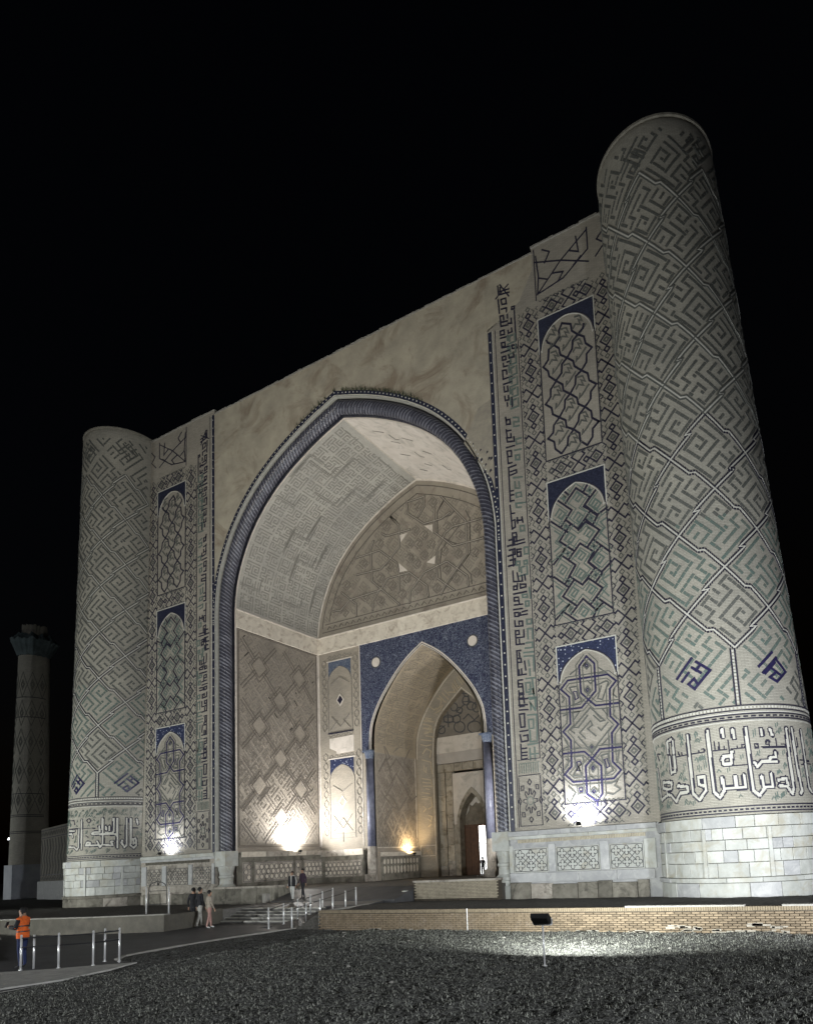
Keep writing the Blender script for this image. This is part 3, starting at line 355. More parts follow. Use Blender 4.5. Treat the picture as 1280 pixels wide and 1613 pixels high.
TR_TG=[[[-3.9,23.99],[-3.6,24.17],[-3.42,24.0],[-3.65,23.8],[-3.47,23.62]],[[-3.48,24.24],[-3.17,23.9],[-3.47,23.62]],[[-3.4,23.48],[-3.14,23.7]],[[-3.87,23.79],[-3.58,23.49]],[[-3.06,24.68],[-2.76,24.86],[-2.58,24.69],[-2.81,24.49],[-2.63,24.32]],[[-2.65,24.93],[-2.33,24.59],[-2.63,24.32]],[[-2.56,24.18],[-2.3,24.4]],[[-3.03,24.48],[-2.75,24.19]],[[-5.47,22.88],[-5.16,23.07],[-4.98,22.89],[-5.21,22.69],[-5.03,22.52]],[[-5.04,23.14],[-4.71,22.8],[-5.03,22.52]],[[-4.95,22.37],[-4.68,22.6]],[[-5.44,22.68],[-5.14,22.38]],[[-3.96,22.19],[-3.66,22.38],[-3.48,22.21],[-3.71,22.01],[-3.53,21.84]],[[-3.55,22.45],[-3.23,22.12],[-3.53,21.84]],[[-3.46,21.7],[-3.2,21.92]],[[-3.93,21.99],[-3.65,21.7]],[[-2.84,23.17],[-2.54,23.35],[-2.37,23.18],[-2.59,22.98],[-2.42,22.81]],[[-2.43,23.42],[-2.12,23.09],[-2.42,22.81]],[[-2.35,22.67],[-2.09,22.89]],[[-2.81,22.97],[-2.53,22.68]],[[-1.94,22.29],[-1.65,22.47],[-1.47,22.3],[-1.7,22.1],[-1.52,21.94]],[[-1.54,22.54],[-1.23,22.21],[-1.52,21.94]],[[-1.46,21.8],[-1.2,22.02]],[[-1.91,22.09],[-1.64,21.81]],[[-0.5,22.39],[-0.21,22.57],[-0.05,22.4],[-0.26,22.21],[-0.1,22.05]],[[-0.11,22.64],[0.19,22.32],[-0.1,22.05]],[[-0.03,21.91],[0.22,22.13]],[[-0.47,22.2],[-0.2,21.92]],[[-1.5,23.4],[-1.21,23.58],[-1.04,23.41],[-1.26,23.22],[-1.09,23.05]],[[-1.1,23.65],[-0.8,23.32],[-1.09,23.05]],[[-1.02,22.91],[-0.77,23.13]],[[-1.47,23.2],[-1.2,22.92]],[[0.68,23.09],[0.96,23.26],[1.12,23.1],[0.91,22.91],[1.07,22.74]],[[1.06,23.33],[1.35,23.01],[1.07,22.74]],[[1.13,22.61],[1.38,22.82]],[[0.7,22.89],[0.96,22.62]],[[1.13,22.0],[1.41,22.18],[1.57,22.02],[1.36,21.82],[1.52,21.67]],[[1.51,22.25],[1.8,21.93],[1.52,21.67]],[[1.58,21.53],[1.83,21.75]],[[1.16,21.81],[1.42,21.54]],[[2.05,23.18],[2.33,23.35],[2.48,23.19],[2.28,23.0],[2.43,22.84]],[[2.43,23.41],[2.71,23.1],[2.43,22.84]],[[2.49,22.7],[2.73,22.91]],[[2.08,22.99],[2.33,22.71]],[[2.75,22.36],[3.02,22.54],[3.17,22.38],[2.97,22.19],[3.12,22.03]],[[3.12,22.6],[3.4,22.29],[3.12,22.03]],[[3.18,21.9],[3.42,22.11]],[[2.77,22.18],[3.02,21.91]],[[1.87,24.62],[2.14,24.8],[2.3,24.63],[2.09,24.44],[2.25,24.28]],[[2.25,24.86],[2.53,24.54],[2.25,24.28]],[[2.31,24.14],[2.55,24.35]],[[1.89,24.43],[2.15,24.15]],[[3.07,24.09],[3.34,24.26],[3.49,24.1],[3.29,23.91],[3.44,23.75]],[[3.44,24.33],[3.71,24.01],[3.44,23.75]],[[3.5,23.62],[3.74,23.83]],[[3.09,23.91],[3.34,23.63]],[[4.37,23.86],[4.63,24.02],[4.78,23.87],[4.58,23.68],[4.74,23.52]],[[4.73,24.09],[5.0,23.78],[4.74,23.52]],[[4.79,23.39],[5.02,23.59]],[[4.39,23.67],[4.63,23.4]],[[4.42,22.37],[4.68,22.55],[4.83,22.39],[4.63,22.2],[4.78,22.05]],[[4.78,22.61],[5.04,22.3],[4.78,22.05]],[[4.83,21.91],[5.07,22.12]],[[4.44,22.19],[4.68,21.92]],[[4.69,25.57],[4.95,25.73],[5.1,25.57],[4.9,25.39],[5.05,25.23]],[[5.05,25.8],[5.32,25.48],[5.05,25.23]],[[5.11,25.09],[5.34,25.29]],[[4.71,25.38],[4.95,25.1]],[[2.19,26.38],[2.47,26.55],[2.63,26.38],[2.42,26.19],[2.58,26.03]],[[2.57,26.61],[2.85,26.29],[2.58,26.03]],[[2.64,25.89],[2.88,26.09]],[[2.22,26.19],[2.47,25.9]],[[2.94,26.6],[3.21,26.77],[3.37,26.6],[3.16,26.41],[3.32,26.25]],[[3.31,26.83],[3.59,26.5],[3.32,26.25]],[[3.38,26.11],[3.61,26.32]],[[2.96,26.41],[3.21,26.12]],[[-0.25,28.64],[0.04,28.81],[0.2,28.63],[-0.01,28.44],[0.15,28.27]],[[0.14,28.87],[0.44,28.53],[0.15,28.27]],[[0.22,28.12],[0.47,28.33]],[[-0.22,28.44],[0.04,28.14]],[[1.03,28.59],[1.32,28.75],[1.48,28.58],[1.27,28.39],[1.43,28.22]],[[1.42,28.82],[1.71,28.48],[1.43,28.22]],[[1.49,28.07],[1.74,28.28]],[[1.06,28.39],[1.32,28.09]],[[-3.95,26.74],[-3.64,26.92],[-3.46,26.74],[-3.69,26.54],[-3.51,26.36]],[[-3.53,26.98],[-3.21,26.64],[-3.51,26.36]],[[-3.44,26.21],[-3.18,26.43]],[[-3.92,26.54],[-3.63,26.23]],[[-5.53,25.54],[-5.22,25.72],[-5.03,25.55],[-5.27,25.34],[-5.08,25.16]],[[-5.1,25.79],[-4.77,25.45],[-5.08,25.16]],[[-5.01,25.02],[-4.74,25.24]],[[-5.5,25.34],[-5.2,25.03]],[[-7.3,24.23],[-6.98,24.42],[-6.79,24.24],[-7.03,24.04],[-6.84,23.86]],[[-6.86,24.49],[-6.52,24.14],[-6.84,23.86]],[[-6.76,23.71],[-6.48,23.94]],[[-7.26,24.02],[-6.96,23.72]],[[-8.21,23.16],[-7.88,23.35],[-7.69,23.17],[-7.93,22.96],[-7.74,22.79]],[[-7.76,23.42],[-7.42,23.07],[-7.74,22.79]],[[-7.67,22.64],[-7.38,22.87]],[[-8.18,22.95],[-7.86,22.65]],[[-7.51,21.95],[-7.19,22.14],[-7.0,21.97],[-7.24,21.76],[-7.04,21.59]],[[-7.07,22.21],[-6.72,21.88],[-7.04,21.59]],[[-6.97,21.44],[-6.69,21.68]],[[-7.47,21.75],[-7.17,21.45]],[[-1.18,24.88],[-0.89,25.05],[-0.72,24.88],[-0.94,24.69],[-0.77,24.52]],[[-0.78,25.12],[-0.48,24.79],[-0.77,24.52]],[[-0.71,24.38],[-0.45,24.59]],[[-1.15,24.68],[-0.88,24.39]],[[-0.55,24.27],[-0.27,24.45],[-0.1,24.28],[-0.32,24.09],[-0.15,23.92]],[[-0.16,24.51],[0.14,24.19],[-0.15,23.92]],[[-0.09,23.78],[0.17,23.99]],[[-0.53,24.08],[-0.26,23.79]],[[0.11,24.76],[0.39,24.93],[0.56,24.77],[0.34,24.57],[0.51,24.41]],[[0.5,25.0],[0.8,24.67],[0.51,24.41]],[[0.57,24.27],[0.82,24.48]],[[0.14,24.57],[0.4,24.28]],[[0.78,25.46],[1.06,25.63],[1.22,25.47],[1.01,25.27],[1.17,25.11]],[[1.16,25.7],[1.45,25.37],[1.17,25.11]],[[1.23,24.97],[1.48,25.18]],[[0.8,25.27],[1.06,24.98]],[[-0.36,25.77],[-0.08,25.94],[0.09,25.77],[-0.13,25.58],[0.04,25.41]],[[0.03,26.01],[0.33,25.68],[0.04,25.41]],[[0.1,25.27],[0.35,25.48]],[[-0.34,25.57],[-0.07,25.28]],[[-1.14,25.98],[-0.85,26.16],[-0.68,25.98],[-0.9,25.79],[-0.73,25.62]],[[-0.74,26.22],[-0.44,25.89],[-0.73,25.62]],[[-0.66,25.47],[-0.41,25.69]],[[-1.11,25.78],[-0.84,25.49]],[[0.17,26.29],[0.46,26.46],[0.62,26.29],[0.41,26.1],[0.57,25.93]],[[0.56,26.52],[0.86,26.19],[0.57,25.93]],[[0.64,25.79],[0.88,26.0]],[[0.2,26.09],[0.46,25.8]],[[-0.58,26.83],[-0.29,27.0],[-0.13,26.83],[-0.34,26.64],[-0.18,26.47]],[[-0.19,27.07],[0.11,26.73],[-0.18,26.47]],[[-0.11,26.32],[0.14,26.54]],[[-0.55,26.64],[-0.28,26.34]],[[3.19,21.41],[3.45,21.59],[3.61,21.43],[3.4,21.24],[3.56,21.08]],[[3.55,21.65],[3.83,21.35],[3.56,21.08]],[[3.62,20.95],[3.85,21.16]],[[3.21,21.22],[3.46,20.96]],[[4.61,21.59],[4.87,21.77],[5.02,21.61],[4.82,21.42],[4.97,21.27]],[[4.97,21.83],[5.24,21.53],[4.97,21.27]],[[5.03,21.14],[5.26,21.35]],[[4.63,21.41],[4.87,21.15]],[[3.25,25.43],[3.52,25.6],[3.67,25.44],[3.47,25.25],[3.63,25.09]],[[3.62,25.67],[3.9,25.35],[3.63,25.09]],[[3.68,24.95],[3.92,25.16]],[[3.27,25.25],[3.52,24.97]],[[-3.22,27.91],[-2.92,28.09],[-2.74,27.91],[-2.97,27.71],[-2.79,27.54]],[[-2.8,28.15],[-2.48,27.8],[-2.79,27.54]],[[-2.72,27.39],[-2.46,27.6]],[[-3.19,27.71],[-2.9,27.41]]]
TR_NS=[[[9.06,12.93],[10.23,12.53],[9.51,11.55],[10.29,10.48],[9.82,10.14]],[[9.51,11.55],[10.58,8.37],[9.55,7.34]],[[9.36,13.08],[10.01,12.7]],[[10.26,13.23],[11.14,12.17],[11.64,12.75],[12.48,13.29]],[[13.15,13.34],[12.28,12.54],[12.89,11.5],[12.01,10.28],[12.95,9.56]],[[10.25,9.6],[11.06,10.47],[12.29,9.5]],[[11.91,8.47],[11.01,9.29],[10.19,8.24]],[[11.91,8.47],[12.83,7.23],[13.53,7.67]],[[8.98,9.29],[9.83,10.34],[10.32,9.51]],[[9.13,7.79],[10.42,6.71],[9.48,5.63],[10.19,4.79]],[[10.42,6.71],[11.34,6.46],[12.27,7.5]],[[9.62,5.54],[10.57,6.53]],[[9.08,4.87],[9.86,4.22]],[[9.35,4.22],[9.74,4.79]],[[11.26,6.46],[10.6,7.3],[9.57,7.82]],[[12.25,7.1],[12.83,7.23]],[[12.49,10.13],[12.97,9.87]],[[12.44,12.46],[12.13,12.72],[12.47,13.08]],[[9.8,12.96],[10.07,12.31]],[[9.04,8.91],[9.52,8.19]],[[10.8,8.29],[11.39,7.45]],[[10.77,10.93],[11.51,11.62]],[[9.24,8.86],[9.69,8.13]],[[11.04,8.35],[11.58,7.55]],[[11.0,11.08],[11.7,11.62]],[[9.44,8.8],[9.87,8.06]],[[11.28,8.42],[11.78,7.67]],[[11.22,11.23],[11.89,11.62]],[[9.64,8.74],[10.04,8.0]],[[11.52,8.49],[11.98,7.78]],[[11.45,11.38],[12.09,11.61]],[[9.85,8.68],[10.22,7.94]],[[11.76,8.56],[12.18,7.89]],[[11.68,11.53],[12.28,11.61]]]
TR_IT=[[[0.45,15.49],[0.41,15.38],[0.33,15.29],[0.22,15.26],[0.1,15.27],[-0.01,15.35],[-0.08,15.46],[-0.1,15.58],[-0.07,15.7],[0.01,15.78],[0.12,15.82],[0.24,15.8],[0.35,15.73],[0.42,15.62],[0.45,15.49]],[[0.42,14.9],[0.38,14.75],[0.28,14.63],[0.15,14.59],[0.01,14.61],[-0.12,14.7],[-0.2,14.83],[-0.23,14.99],[-0.19,15.15],[-0.09,15.26],[0.04,15.31],[0.18,15.29],[0.31,15.2],[0.39,15.06],[0.42,14.9]],[[-0.71,14.54],[-0.75,14.41],[-0.85,14.31],[-0.98,14.27],[-1.13,14.29],[-1.25,14.37],[-1.34,14.5],[-1.37,14.64],[-1.33,14.78],[-1.23,14.88],[-1.1,14.92],[-0.95,14.9],[-0.82,14.81],[-0.74,14.69],[-0.71,14.54]],[[-0.26,14.23],[-0.29,14.14],[-0.37,14.08],[-0.49,14.05],[-0.61,14.07],[-0.72,14.13],[-0.79,14.22],[-0.82,14.32],[-0.78,14.41],[-0.7,14.48],[-0.59,14.5],[-0.47,14.49],[-0.36,14.43],[-0.28,14.34],[-0.26,14.23]],[[-1.13,13.63],[-1.18,13.5],[-1.32,13.41],[-1.51,13.37],[-1.72,13.4],[-1.9,13.49],[-2.03,13.62],[-2.07,13.77],[-2.02,13.9],[-1.88,13.99],[-1.69,14.03],[-1.48,14.0],[-1.29,13.91],[-1.17,13.78],[-1.13,13.63]],[[-0.48,13.54],[-0.52,13.41],[-0.63,13.31],[-0.78,13.27],[-0.95,13.29],[-1.09,13.38],[-1.19,13.5],[-1.22,13.65],[-1.18,13.78],[-1.07,13.88],[-0.92,13.92],[-0.75,13.9],[-0.61,13.81],[-0.51,13.69],[-0.48,13.54]],[[-1.97,12.86],[-2.01,12.72],[-2.1,12.62],[-2.24,12.58],[-2.39,12.6],[-2.52,12.68],[-2.61,12.8],[-2.63,12.95],[-2.6,13.08],[-2.5,13.18],[-2.36,13.23],[-2.21,13.21],[-2.08,13.13],[-2.0,13.0],[-1.97,12.86]],[[0.98,14.37],[0.94,14.24],[0.82,14.15],[0.65,14.11],[0.47,14.14],[0.31,14.22],[0.2,14.35],[0.17,14.49],[0.21,14.62],[0.33,14.72],[0.5,14.76],[0.68,14.73],[0.84,14.64],[0.95,14.51],[0.98,14.37]],[[1.39,14.23],[1.34,14.07],[1.24,13.94],[1.09,13.89],[0.93,13.91],[0.79,14.01],[0.69,14.16],[0.66,14.34],[0.71,14.51],[0.82,14.63],[0.96,14.68],[1.12,14.66],[1.26,14.56],[1.36,14.41],[1.39,14.23]],[[-0.1,12.85],[-0.15,12.67],[-0.3,12.53],[-0.51,12.48],[-0.73,12.51],[-0.94,12.62],[-1.07,12.79],[-1.11,12.99],[-1.05,13.17],[-0.9,13.3],[-0.69,13.36],[-0.47,13.33],[-0.27,13.22],[-0.14,13.05],[-0.1,12.85]],[[1.4,12.65],[1.32,12.45],[1.14,12.31],[0.89,12.26],[0.6,12.29],[0.36,12.42],[0.19,12.6],[0.13,12.82],[0.21,13.02],[0.39,13.16],[0.65,13.21],[0.93,13.18],[1.18,13.05],[1.34,12.86],[1.4,12.65]],[[1.85,14.56],[1.81,14.43],[1.7,14.33],[1.56,14.29],[1.4,14.32],[1.26,14.4],[1.16,14.52],[1.14,14.67],[1.18,14.8],[1.28,14.89],[1.43,14.93],[1.59,14.91],[1.73,14.82],[1.82,14.7],[1.85,14.56]],[[-0.47,15.64],[0.81,15.36]],[[-0.23,14.88],[0.51,14.84],[1.39,14.31]],[[-2.16,13.94],[-1.12,13.79],[-0.36,14.01]],[[-2.08,13.52],[-1.05,13.38]],[[-1.67,14.28],[-1.63,13.06]],[[-0.05,14.69],[-0.82,14.16]],[[0.36,15.75],[0.31,14.63]],[[1.37,13.84],[1.9,13.84]],[[-0.2,13.51],[0.27,13.84],[0.8,13.29],[0.24,13.04]],[[-2.79,12.8],[-2.0,13.19]],[[0.61,13.15],[1.36,13.68],[1.32,12.9]]]
TR_CL=[[[-4.07,7.63],[-3.23,7.46]],[[-4.06,7.94],[-3.33,7.77]],[[-4.08,7.43],[-3.47,7.38]],[[-3.98,6.81],[-3.75,6.59],[-4.0,6.41]],[[-3.23,7.36],[-3.13,6.75],[-3.51,6.57]],[[-3.53,6.07],[-3.17,5.94],[-3.31,5.55],[-3.54,5.77]],[[-3.31,5.35],[-3.56,5.17]],[[-4.01,9.06],[-3.17,8.87],[-3.07,8.36],[-3.92,8.44]],[[-3.97,8.75],[-3.18,8.62]],[[-3.68,8.21],[-3.32,8.13]],[[-3.79,10.06],[-3.86,9.76],[-3.63,9.53],[-3.61,9.89]],[[-3.12,9.99],[-3.02,9.37]],[[-3.95,10.59],[-3.1,10.29],[-3.11,10.09]],[[-3.87,11.1],[-3.55,11.47],[-3.07,11.21],[-3.21,10.71]],[[-4.01,12.25],[-3.03,12.03]],[[-4.03,11.84],[-3.54,11.68],[-3.04,11.72]],[[-3.71,13.46],[-2.98,13.26],[-2.88,12.73],[-3.61,12.82]],[[-3.45,13.84],[-2.72,13.53]],[[-3.72,13.15],[-3.12,12.96]],[[-3.5,12.5],[-2.78,12.3]],[[-3.69,13.76],[-2.83,13.55]],[[-3.7,13.51],[-3.04,13.26],[-3.34,12.97]],[[-3.62,13.17],[-2.95,13.0],[-3.25,12.72],[-3.64,12.69]],[[-3.49,13.97],[-2.92,13.81]],[[-2.41,14.47],[-2.01,14.73],[-1.9,15.2],[-2.27,15.43]],[[-2.07,15.56],[-1.53,14.99]],[[-1.78,15.76],[-1.24,15.18]],[[-1.58,15.97],[-1.13,15.49]],[[-1.21,15.74],[-0.56,15.64],[-0.82,16.17]],[[-0.81,16.41],[-0.37,15.77]],[[-0.61,16.62],[-0.27,15.92],[-0.08,16.05]],[[-0.32,16.81],[0.11,16.17]],[[-0.13,16.86],[0.21,16.32]],[[0.24,16.95],[0.53,17.15],[0.6,16.81],[0.33,16.86]],[[0.69,16.8],[0.86,16.53],[0.59,16.5]],[[0.85,16.29],[1.39,16.12],[1.54,15.7],[1.02,16.02]],[[-3.16,14.91],[-2.6,14.5],[-2.4,14.63]],[[-1.82,14.79],[-2.03,14.41],[-2.51,14.24]]]
# ------------------------------------------------------------ ground, terrace, path
def nz(x,y,s,seed=0):
    # smooth value noise on numpy arrays
    r=np.random.default_rng(seed); G=r.random((64,64)); x=np.asarray(x)*s; y=np.asarray(y)*s
    xi=np.floor(x).astype(int); yi=np.floor(y).astype(int); fx=x-xi; fy=y-yi; fx=fx*fx*(3-2*fx); fy=fy*fy*(3-2*fy)
    g=lambda a,b:G[a%64,b%64]
    return (g(xi,yi)*(1-fx)+g(xi+1,yi)*fx)*(1-fy)+(g(xi,yi+1)*(1-fx)+g(xi+1,yi+1)*fx)*fy
def grid(name,xs,ys,zf,m,keep=None,kind='structure',smooth=True):
    X,Y=np.meshgrid(xs,ys); Zz=zf(X,Y); V=np.stack([X.ravel(),Y.ravel(),Zz.ravel()],1); nx=len(xs); ny=len(ys)
    i=np.arange(ny-1)[:,None]*nx+np.arange(nx-1)[None,:]; F=np.stack([i,i+1,i+nx+1,i+nx],-1).reshape(-1,4)
    if keep is not None:
        cx=(X[:-1,:-1]+X[1:,1:])/2;cy=(Y[:-1,:-1]+Y[1:,1:])/2; F=F[keep(cx,cy).ravel()]
    o=mesh(name,V,F.tolist(),m,None,None,smooth); o['kind']=kind; return o
M_soil=mat('dark_rough_turf',(.15,.15,.142),(.008,.008,.008),16,.95,1.0,34,dirt=((.24,.24,.225),26))  # near-black noise paints shade into the clod cavities
M_soil.node_tree.nodes['Principled BSDF'].inputs['Specular IOR Level'].default_value=.1
M_soil2=mat('dark_gravel',(.10,.095,.086),(.045,.042,.038),11,.95,.8,40)
M_path=mat('wet_dark_paving',(.075,.075,.08),(.045,.045,.048),1.2,.56,.22,7,spec=.3)
M_kerb=mat('pale_kerb_concrete',(.30,.29,.27),(.22,.21,.19),4,.8,.4,25)
M_step=mat('grey_step_stone',(.17,.165,.155),(.11,.105,.10),4,.6,.4,25)
def onpath(x,y): return ((x<kerbx(y))&(y<-7.4)&(y>-9.0-1.2*0)) 
KP=[(-40,8.9),(-19.6,8.75),(-17.3,7.9),(-16.9,6.6),(-16.4,5.9),(-13.6,5.6),(-9.9,5.86),(-9.5,6.0)]
def kerbx(y): return np.interp(y,[k[0] for k in KP],[k[1] for k in KP])
far=np.concatenate([[-900,-300,-120,-70],np.arange(-50,51,10.),[70,120,300,900]])
def gz(x,y): return -.03+0*x
grid('ground',far,far,lambda x,y:-.06+0*x,M_soil2)
# rough turf with clods in front (short turf, clods and stalks are real relief)
def tz(x,y):
    a=nz(x,y,1.3,1)*.10+nz(x,y,5.0,2)*.05+nz(x+.3,y,12,3)*.04+nz(x,y,20,4)*.05-.12
    e=np.clip((x-kerbx(y))/.35,0,1); return np.where(e<1,a*.5*e+.0,a)+.01
xs=np.arange(5.5,30,.06);ys=np.arange(-25,-9.72,.06)
grid('turf',xs,ys,tz,M_soil,lambda x,y:x>kerbx(y)+.06)
grid('turf',np.arange(29.9,60,.5),np.arange(-50,-9.8,.5),lambda x,y:nz(x,y,1.3,1)*.1-.05,M_soil)
grid('turf',np.arange(8.9,30.2,.5),np.arange(-50,-24.8,.5),lambda x,y:nz(x,y,1.3,1)*.1-.06,M_soil)
# blades and dry stalks
n=90000; bx=9+21*rng.random(n)**1; by=-24+14.2*rng.random(n); ok=bx>kerbx(by)+.15; bx=bx[ok];by=by[ok];n=len(bx)
bz=tz(bx,by); h=.015+.05*rng.random(n)**3; w=.006+.012*rng.random(n); an=rng.random(n)*6.28; le=(rng.random((n,2))-.5)*.07
V=np.empty((n,3,3)); V[:,0]=np.stack([bx-np.cos(an)*w,by-np.sin(an)*w,bz-.01],1);V[:,1]=np.stack([bx+np.cos(an)*w,by+np.sin(an)*w,bz-.01],1);V[:,2]=np.stack([bx+le[:,0],by+le[:,1],bz+h],1)
M_blade=mat('grass_blade',(.30,.30,.27),(.08,.085,.07),30,.8,0)
o=mesh('grass',V.reshape(-1,3),np.arange(3*n).reshape(-1,3).tolist(),M_blade); tag(o,'short rough grass and stalks on the dark turf in front of the brick wall','grass',kind='stuff')
# path
def pz(x,y): return nz(x,y,.8,9)*.012+.004
grid('path',np.arange(-40,9,.25),np.arange(-40,-9,.25),lambda x,y:pz(x,y),M_path,lambda x,y:x<kerbx(y)-.02)
pav=MB()
pav.box(-3.0,3.6,-9.6,-7.5,-.05,.012); pav.build('path',M_path,kind='structure')
def strip(name,pts,w,z0,z1,m,kind='structure',parent=None):
    b=MB(); n=len(pts); L=[];Rr=[]
    for i,p in enumerate(pts):
        a=pts[max(0,i-1)];c=pts[min(n-1,i+1)];dx,dy=c[0]-a[0],c[1]-a[1];l=math.hypot(dx,dy); nx,ny=-dy/l*w/2,dx/l*w/2
        L.append((p[0]+nx,p[1]+ny));Rr.append((p[0]-nx,p[1]-ny))
    zz=lambda i:(z1[i] if isinstance(z1,(list,tuple)) else z1)
    for i in range(n-1):
        a,b_,c,d=Rr[i],Rr[i+1],L[i+1],L[i]
        b.hexa([(*a,z0),(*b_,z0),(*c,z0),(*d,z0),(*a,zz(i)),(*b_,zz(i+1)),(*c,zz(i+1)),(*d,zz(i))])
    return b.build(name,m,parent,kind)
kb=strip('kerb',[(6.05,-9.55),(5.86,-9.9),(5.62,-11.8),(5.60,-13.6),(5.75,-15.4),(5.98,-16.4),(6.5,-16.95)],.12,-.05,.06,M_kerb)
b=MB()   # broad low kerb slab carrying the handrail in the left foreground
M_slab=mat('pale_kerb_slab',(.42,.41,.385),(.30,.295,.28),3,.8,.4,25)
cap=[(7.95,-17.25),(6.2,-18.75),(5.3,-19.35),(2.2,-21.0),(4.5,-22.9),(8.4,-20.9),(8.75,-19.6),(8.4,-18.2)]
b.poly([(x,y,.05) for x,y in cap]); 
for i in range(len(cap)):
    a,c=cap[i],cap[(i+1)%len(cap)]; b.poly([(*a,-.05),(*c,-.05),(*c,.05),(*a,.05)])
b.build('kerb',M_slab,kind='structure')
# terrace behind the retaining walls
def tzz(x,y):
    base=np.interp(y,[-13,-9.7,-6,-2,0,60],[.72,.66,.58,.42,.33,.3]); return base+nz(x,y,2.2,5)*.05-.02+nz(x,y,9,6)*.02
wl=[(-60,-22.3),(-9.19,-12.73),(-3.66,-11.7),(-.39,-10.65),(-.2,-8.0)]
def wally(x): return np.interp(x,[-60,-9.19,-3.66,-.39],[-22.3,-12.73,-11.7,-10.65])
grid('terrace',np.concatenate([np.arange(-120,-30,3),np.arange(-30,-.3,.3)]),np.concatenate([np.arange(-33,-13.,.5),np.arange(-13,.6,.2),[5,10,20,40,60]]),tzz,M_soil2,lambda x,y:(y>wally(x)+.2)&((x<-1.0)|(y>-5.9)&(x<-.7)|(y>-3.4)))
grid('terrace',np.arange(7.0,60,.25),np.concatenate([np.arange(-9.6,.6,.15),[5,10,20]]),tzz,M_soil2,lambda x,y:(x>7.6+(-9.6-y)*.62+0.3*0)|(y>-1))
grid('terrace',np.arange(2.0,8.2,.12),np.arange(-9.55,.4,.12),tzz,M_soil2,lambda x,y:x>np.interp(y,[-9.6,-8.74,-6.78,-2.48,2.3],[7.3,7.11,6.62,4.72,2.7]))
strip('kerb',[(7.35,-9.55),(7.05,-8.7),(6.55,-6.8),(5.9,-5.2),(4.6,-2.5),(4.0,-1.2)],.16,.2,[.70,.70,.66,.64,.56,.52],M_kerb)
# paved landing, ramp and forecourt
b=MB()
b.hexa([(4.35,-9.6,-.1),(6.1,-9.6,-.1),(5.75,-5.05,-.1),(3.95,-5.05,-.1),(4.35,-9.6,.01),(6.1,-9.6,.01),(5.75,-5.05,.56),(3.95,-5.05,.56)])
b.build('ramp',M_path,kind='structure')
b=MB(); b.hexa([(6.1,-9.6,-.1),(7.3,-9.55,-.1),(6.6,-6.8,-.1),(5.76,-5.05,-.1),(6.1,-9.6,.03),(7.3,-9.55,.66),(6.6,-6.8,.60),(5.76,-5.05,.57)])
b.build('ramp_bank',M_soil2,kind='structure')
b=MB(); b.hexa([(-3.2,-5.05,-.1),(5.9,-5.05,-.1),(4.2,-1.0,-.1),(-3.2,-1.0,-.1),(-3.2,-5.05,.575),(5.9,-5.05,.575),(4.2,-1.0,.60),(-3.2,-1.0,.60)])
b.box(-.75,3.95,-6.0,-5.05,-.1,.57)
b.build('paved_landing',M_path,kind='structure')
# ------------------------------------------------------------ steps between path and landing
def mk_steps(name,label,x0,x1,y0,z0,n,rise,tread,mm=M_step,skew=0,group=None):
    e=empty(name,((x0+x1)/2,y0,z0),label,'steps',group)
    for i in range(n):
        b=MB(); b.hexa([(x0,y0+i*tread,z0),(x1,y0+i*tread,z0),(x1,y0+n*tread,z0),(x0,y0+n*tread,z0)]+[(x0,y0+i*tread,z0+(i+1)*rise),(x1,y0+i*tread,z0+(i+1)*rise),(x1,y0+(i+1)*tread+.02,z0+(i+1)*rise),(x0,y0+(i+1)*tread+.02,z0+(i+1)*rise)])
        b=MB(); b.box(x0,x1,y0+i*tread,y0+(i+1)*tread+.0,z0-.05,z0+(i+1)*rise-.03); b.box(x0-.02,x1+.02,y0+i*tread-.03,y0+(i+1)*tread-.032,z0+(i+1)*rise-.028,z0+(i+1)*rise,1)  # white tread tops paint the lit step edges
        b.build('step',[mm,M_white],e)
    return e
b=MB(); b.box(-1.32,-.93,-7.62,-5.02,-.1,.64); b.build('step_cheek',M_step,kind='structure')
mk_steps('stone_steps','five grey stone steps rising from the path to the forecourt',-.9,4.25,-7.6,0,5,.115,.32)
e=empty('stone_steps',(0,-15.6,0),'pale low steps at the left edge behind the worker in the orange vest','steps')
for i in range(5):
    b=MB(); x=-7.2+i*2.1; y=-13.4-i*1.02
    b.hexa([(x-3.6,y+.5,-.05),(x,y-.9,-.05),(x+.75,y-.55,-.05),(x-2.9,y+.95,-.05),(x-3.6,y+.5,.10),(x,y-.9,.10),(x+.75,y-.55,.10),(x-2.9,y+.95,.10)]); b.build('step',M_kerb,e)
# ------------------------------------------------------------ left retaining wall (rendered) and right one (brick)
M_rend=mat('grey_rendered_wall',(.13,.12,.10),(.075,.07,.06),1.3,.85,.5,14,dirt=((.09,.085,.07),.9))
e=empty('retaining_wall',(-9,-12.7,0),'long low grey rendered wall left of the steps, edging the terrace','wall')
strip('wall_body',wl[:2],.3,-.1,.70,M_rend,None,e); strip('wall_body',wl[1:4],.3,-.1,.72,M_rend,None,e)
strip('wall_body',[(-.6,-10.6),(-.98,-7.5)],.3,-.1,.70,M_rend,None,e)
for a,c in [((-9.19,-12.73),(-6.4,-12.2)),((-6.38,-12.2),(-3.66,-11.7)),((-3.64,-11.7),(-2,-11.15)),((-1.98,-11.15),(-.35,-10.62)),((-30,-16.65),(-20,-14.77)),((-19.97,-14.76),(-9.21,-12.74))]:
    strip('coping_slab',[a,c],.36,.72,.765,M_kerb,None,e)
M_br=mat('warm_retaining_brick',(.20,.155,.105),(.13,.10,.068),5,.85,.5,40,dirt=((.20,.16,.12),2),perobj=.35)
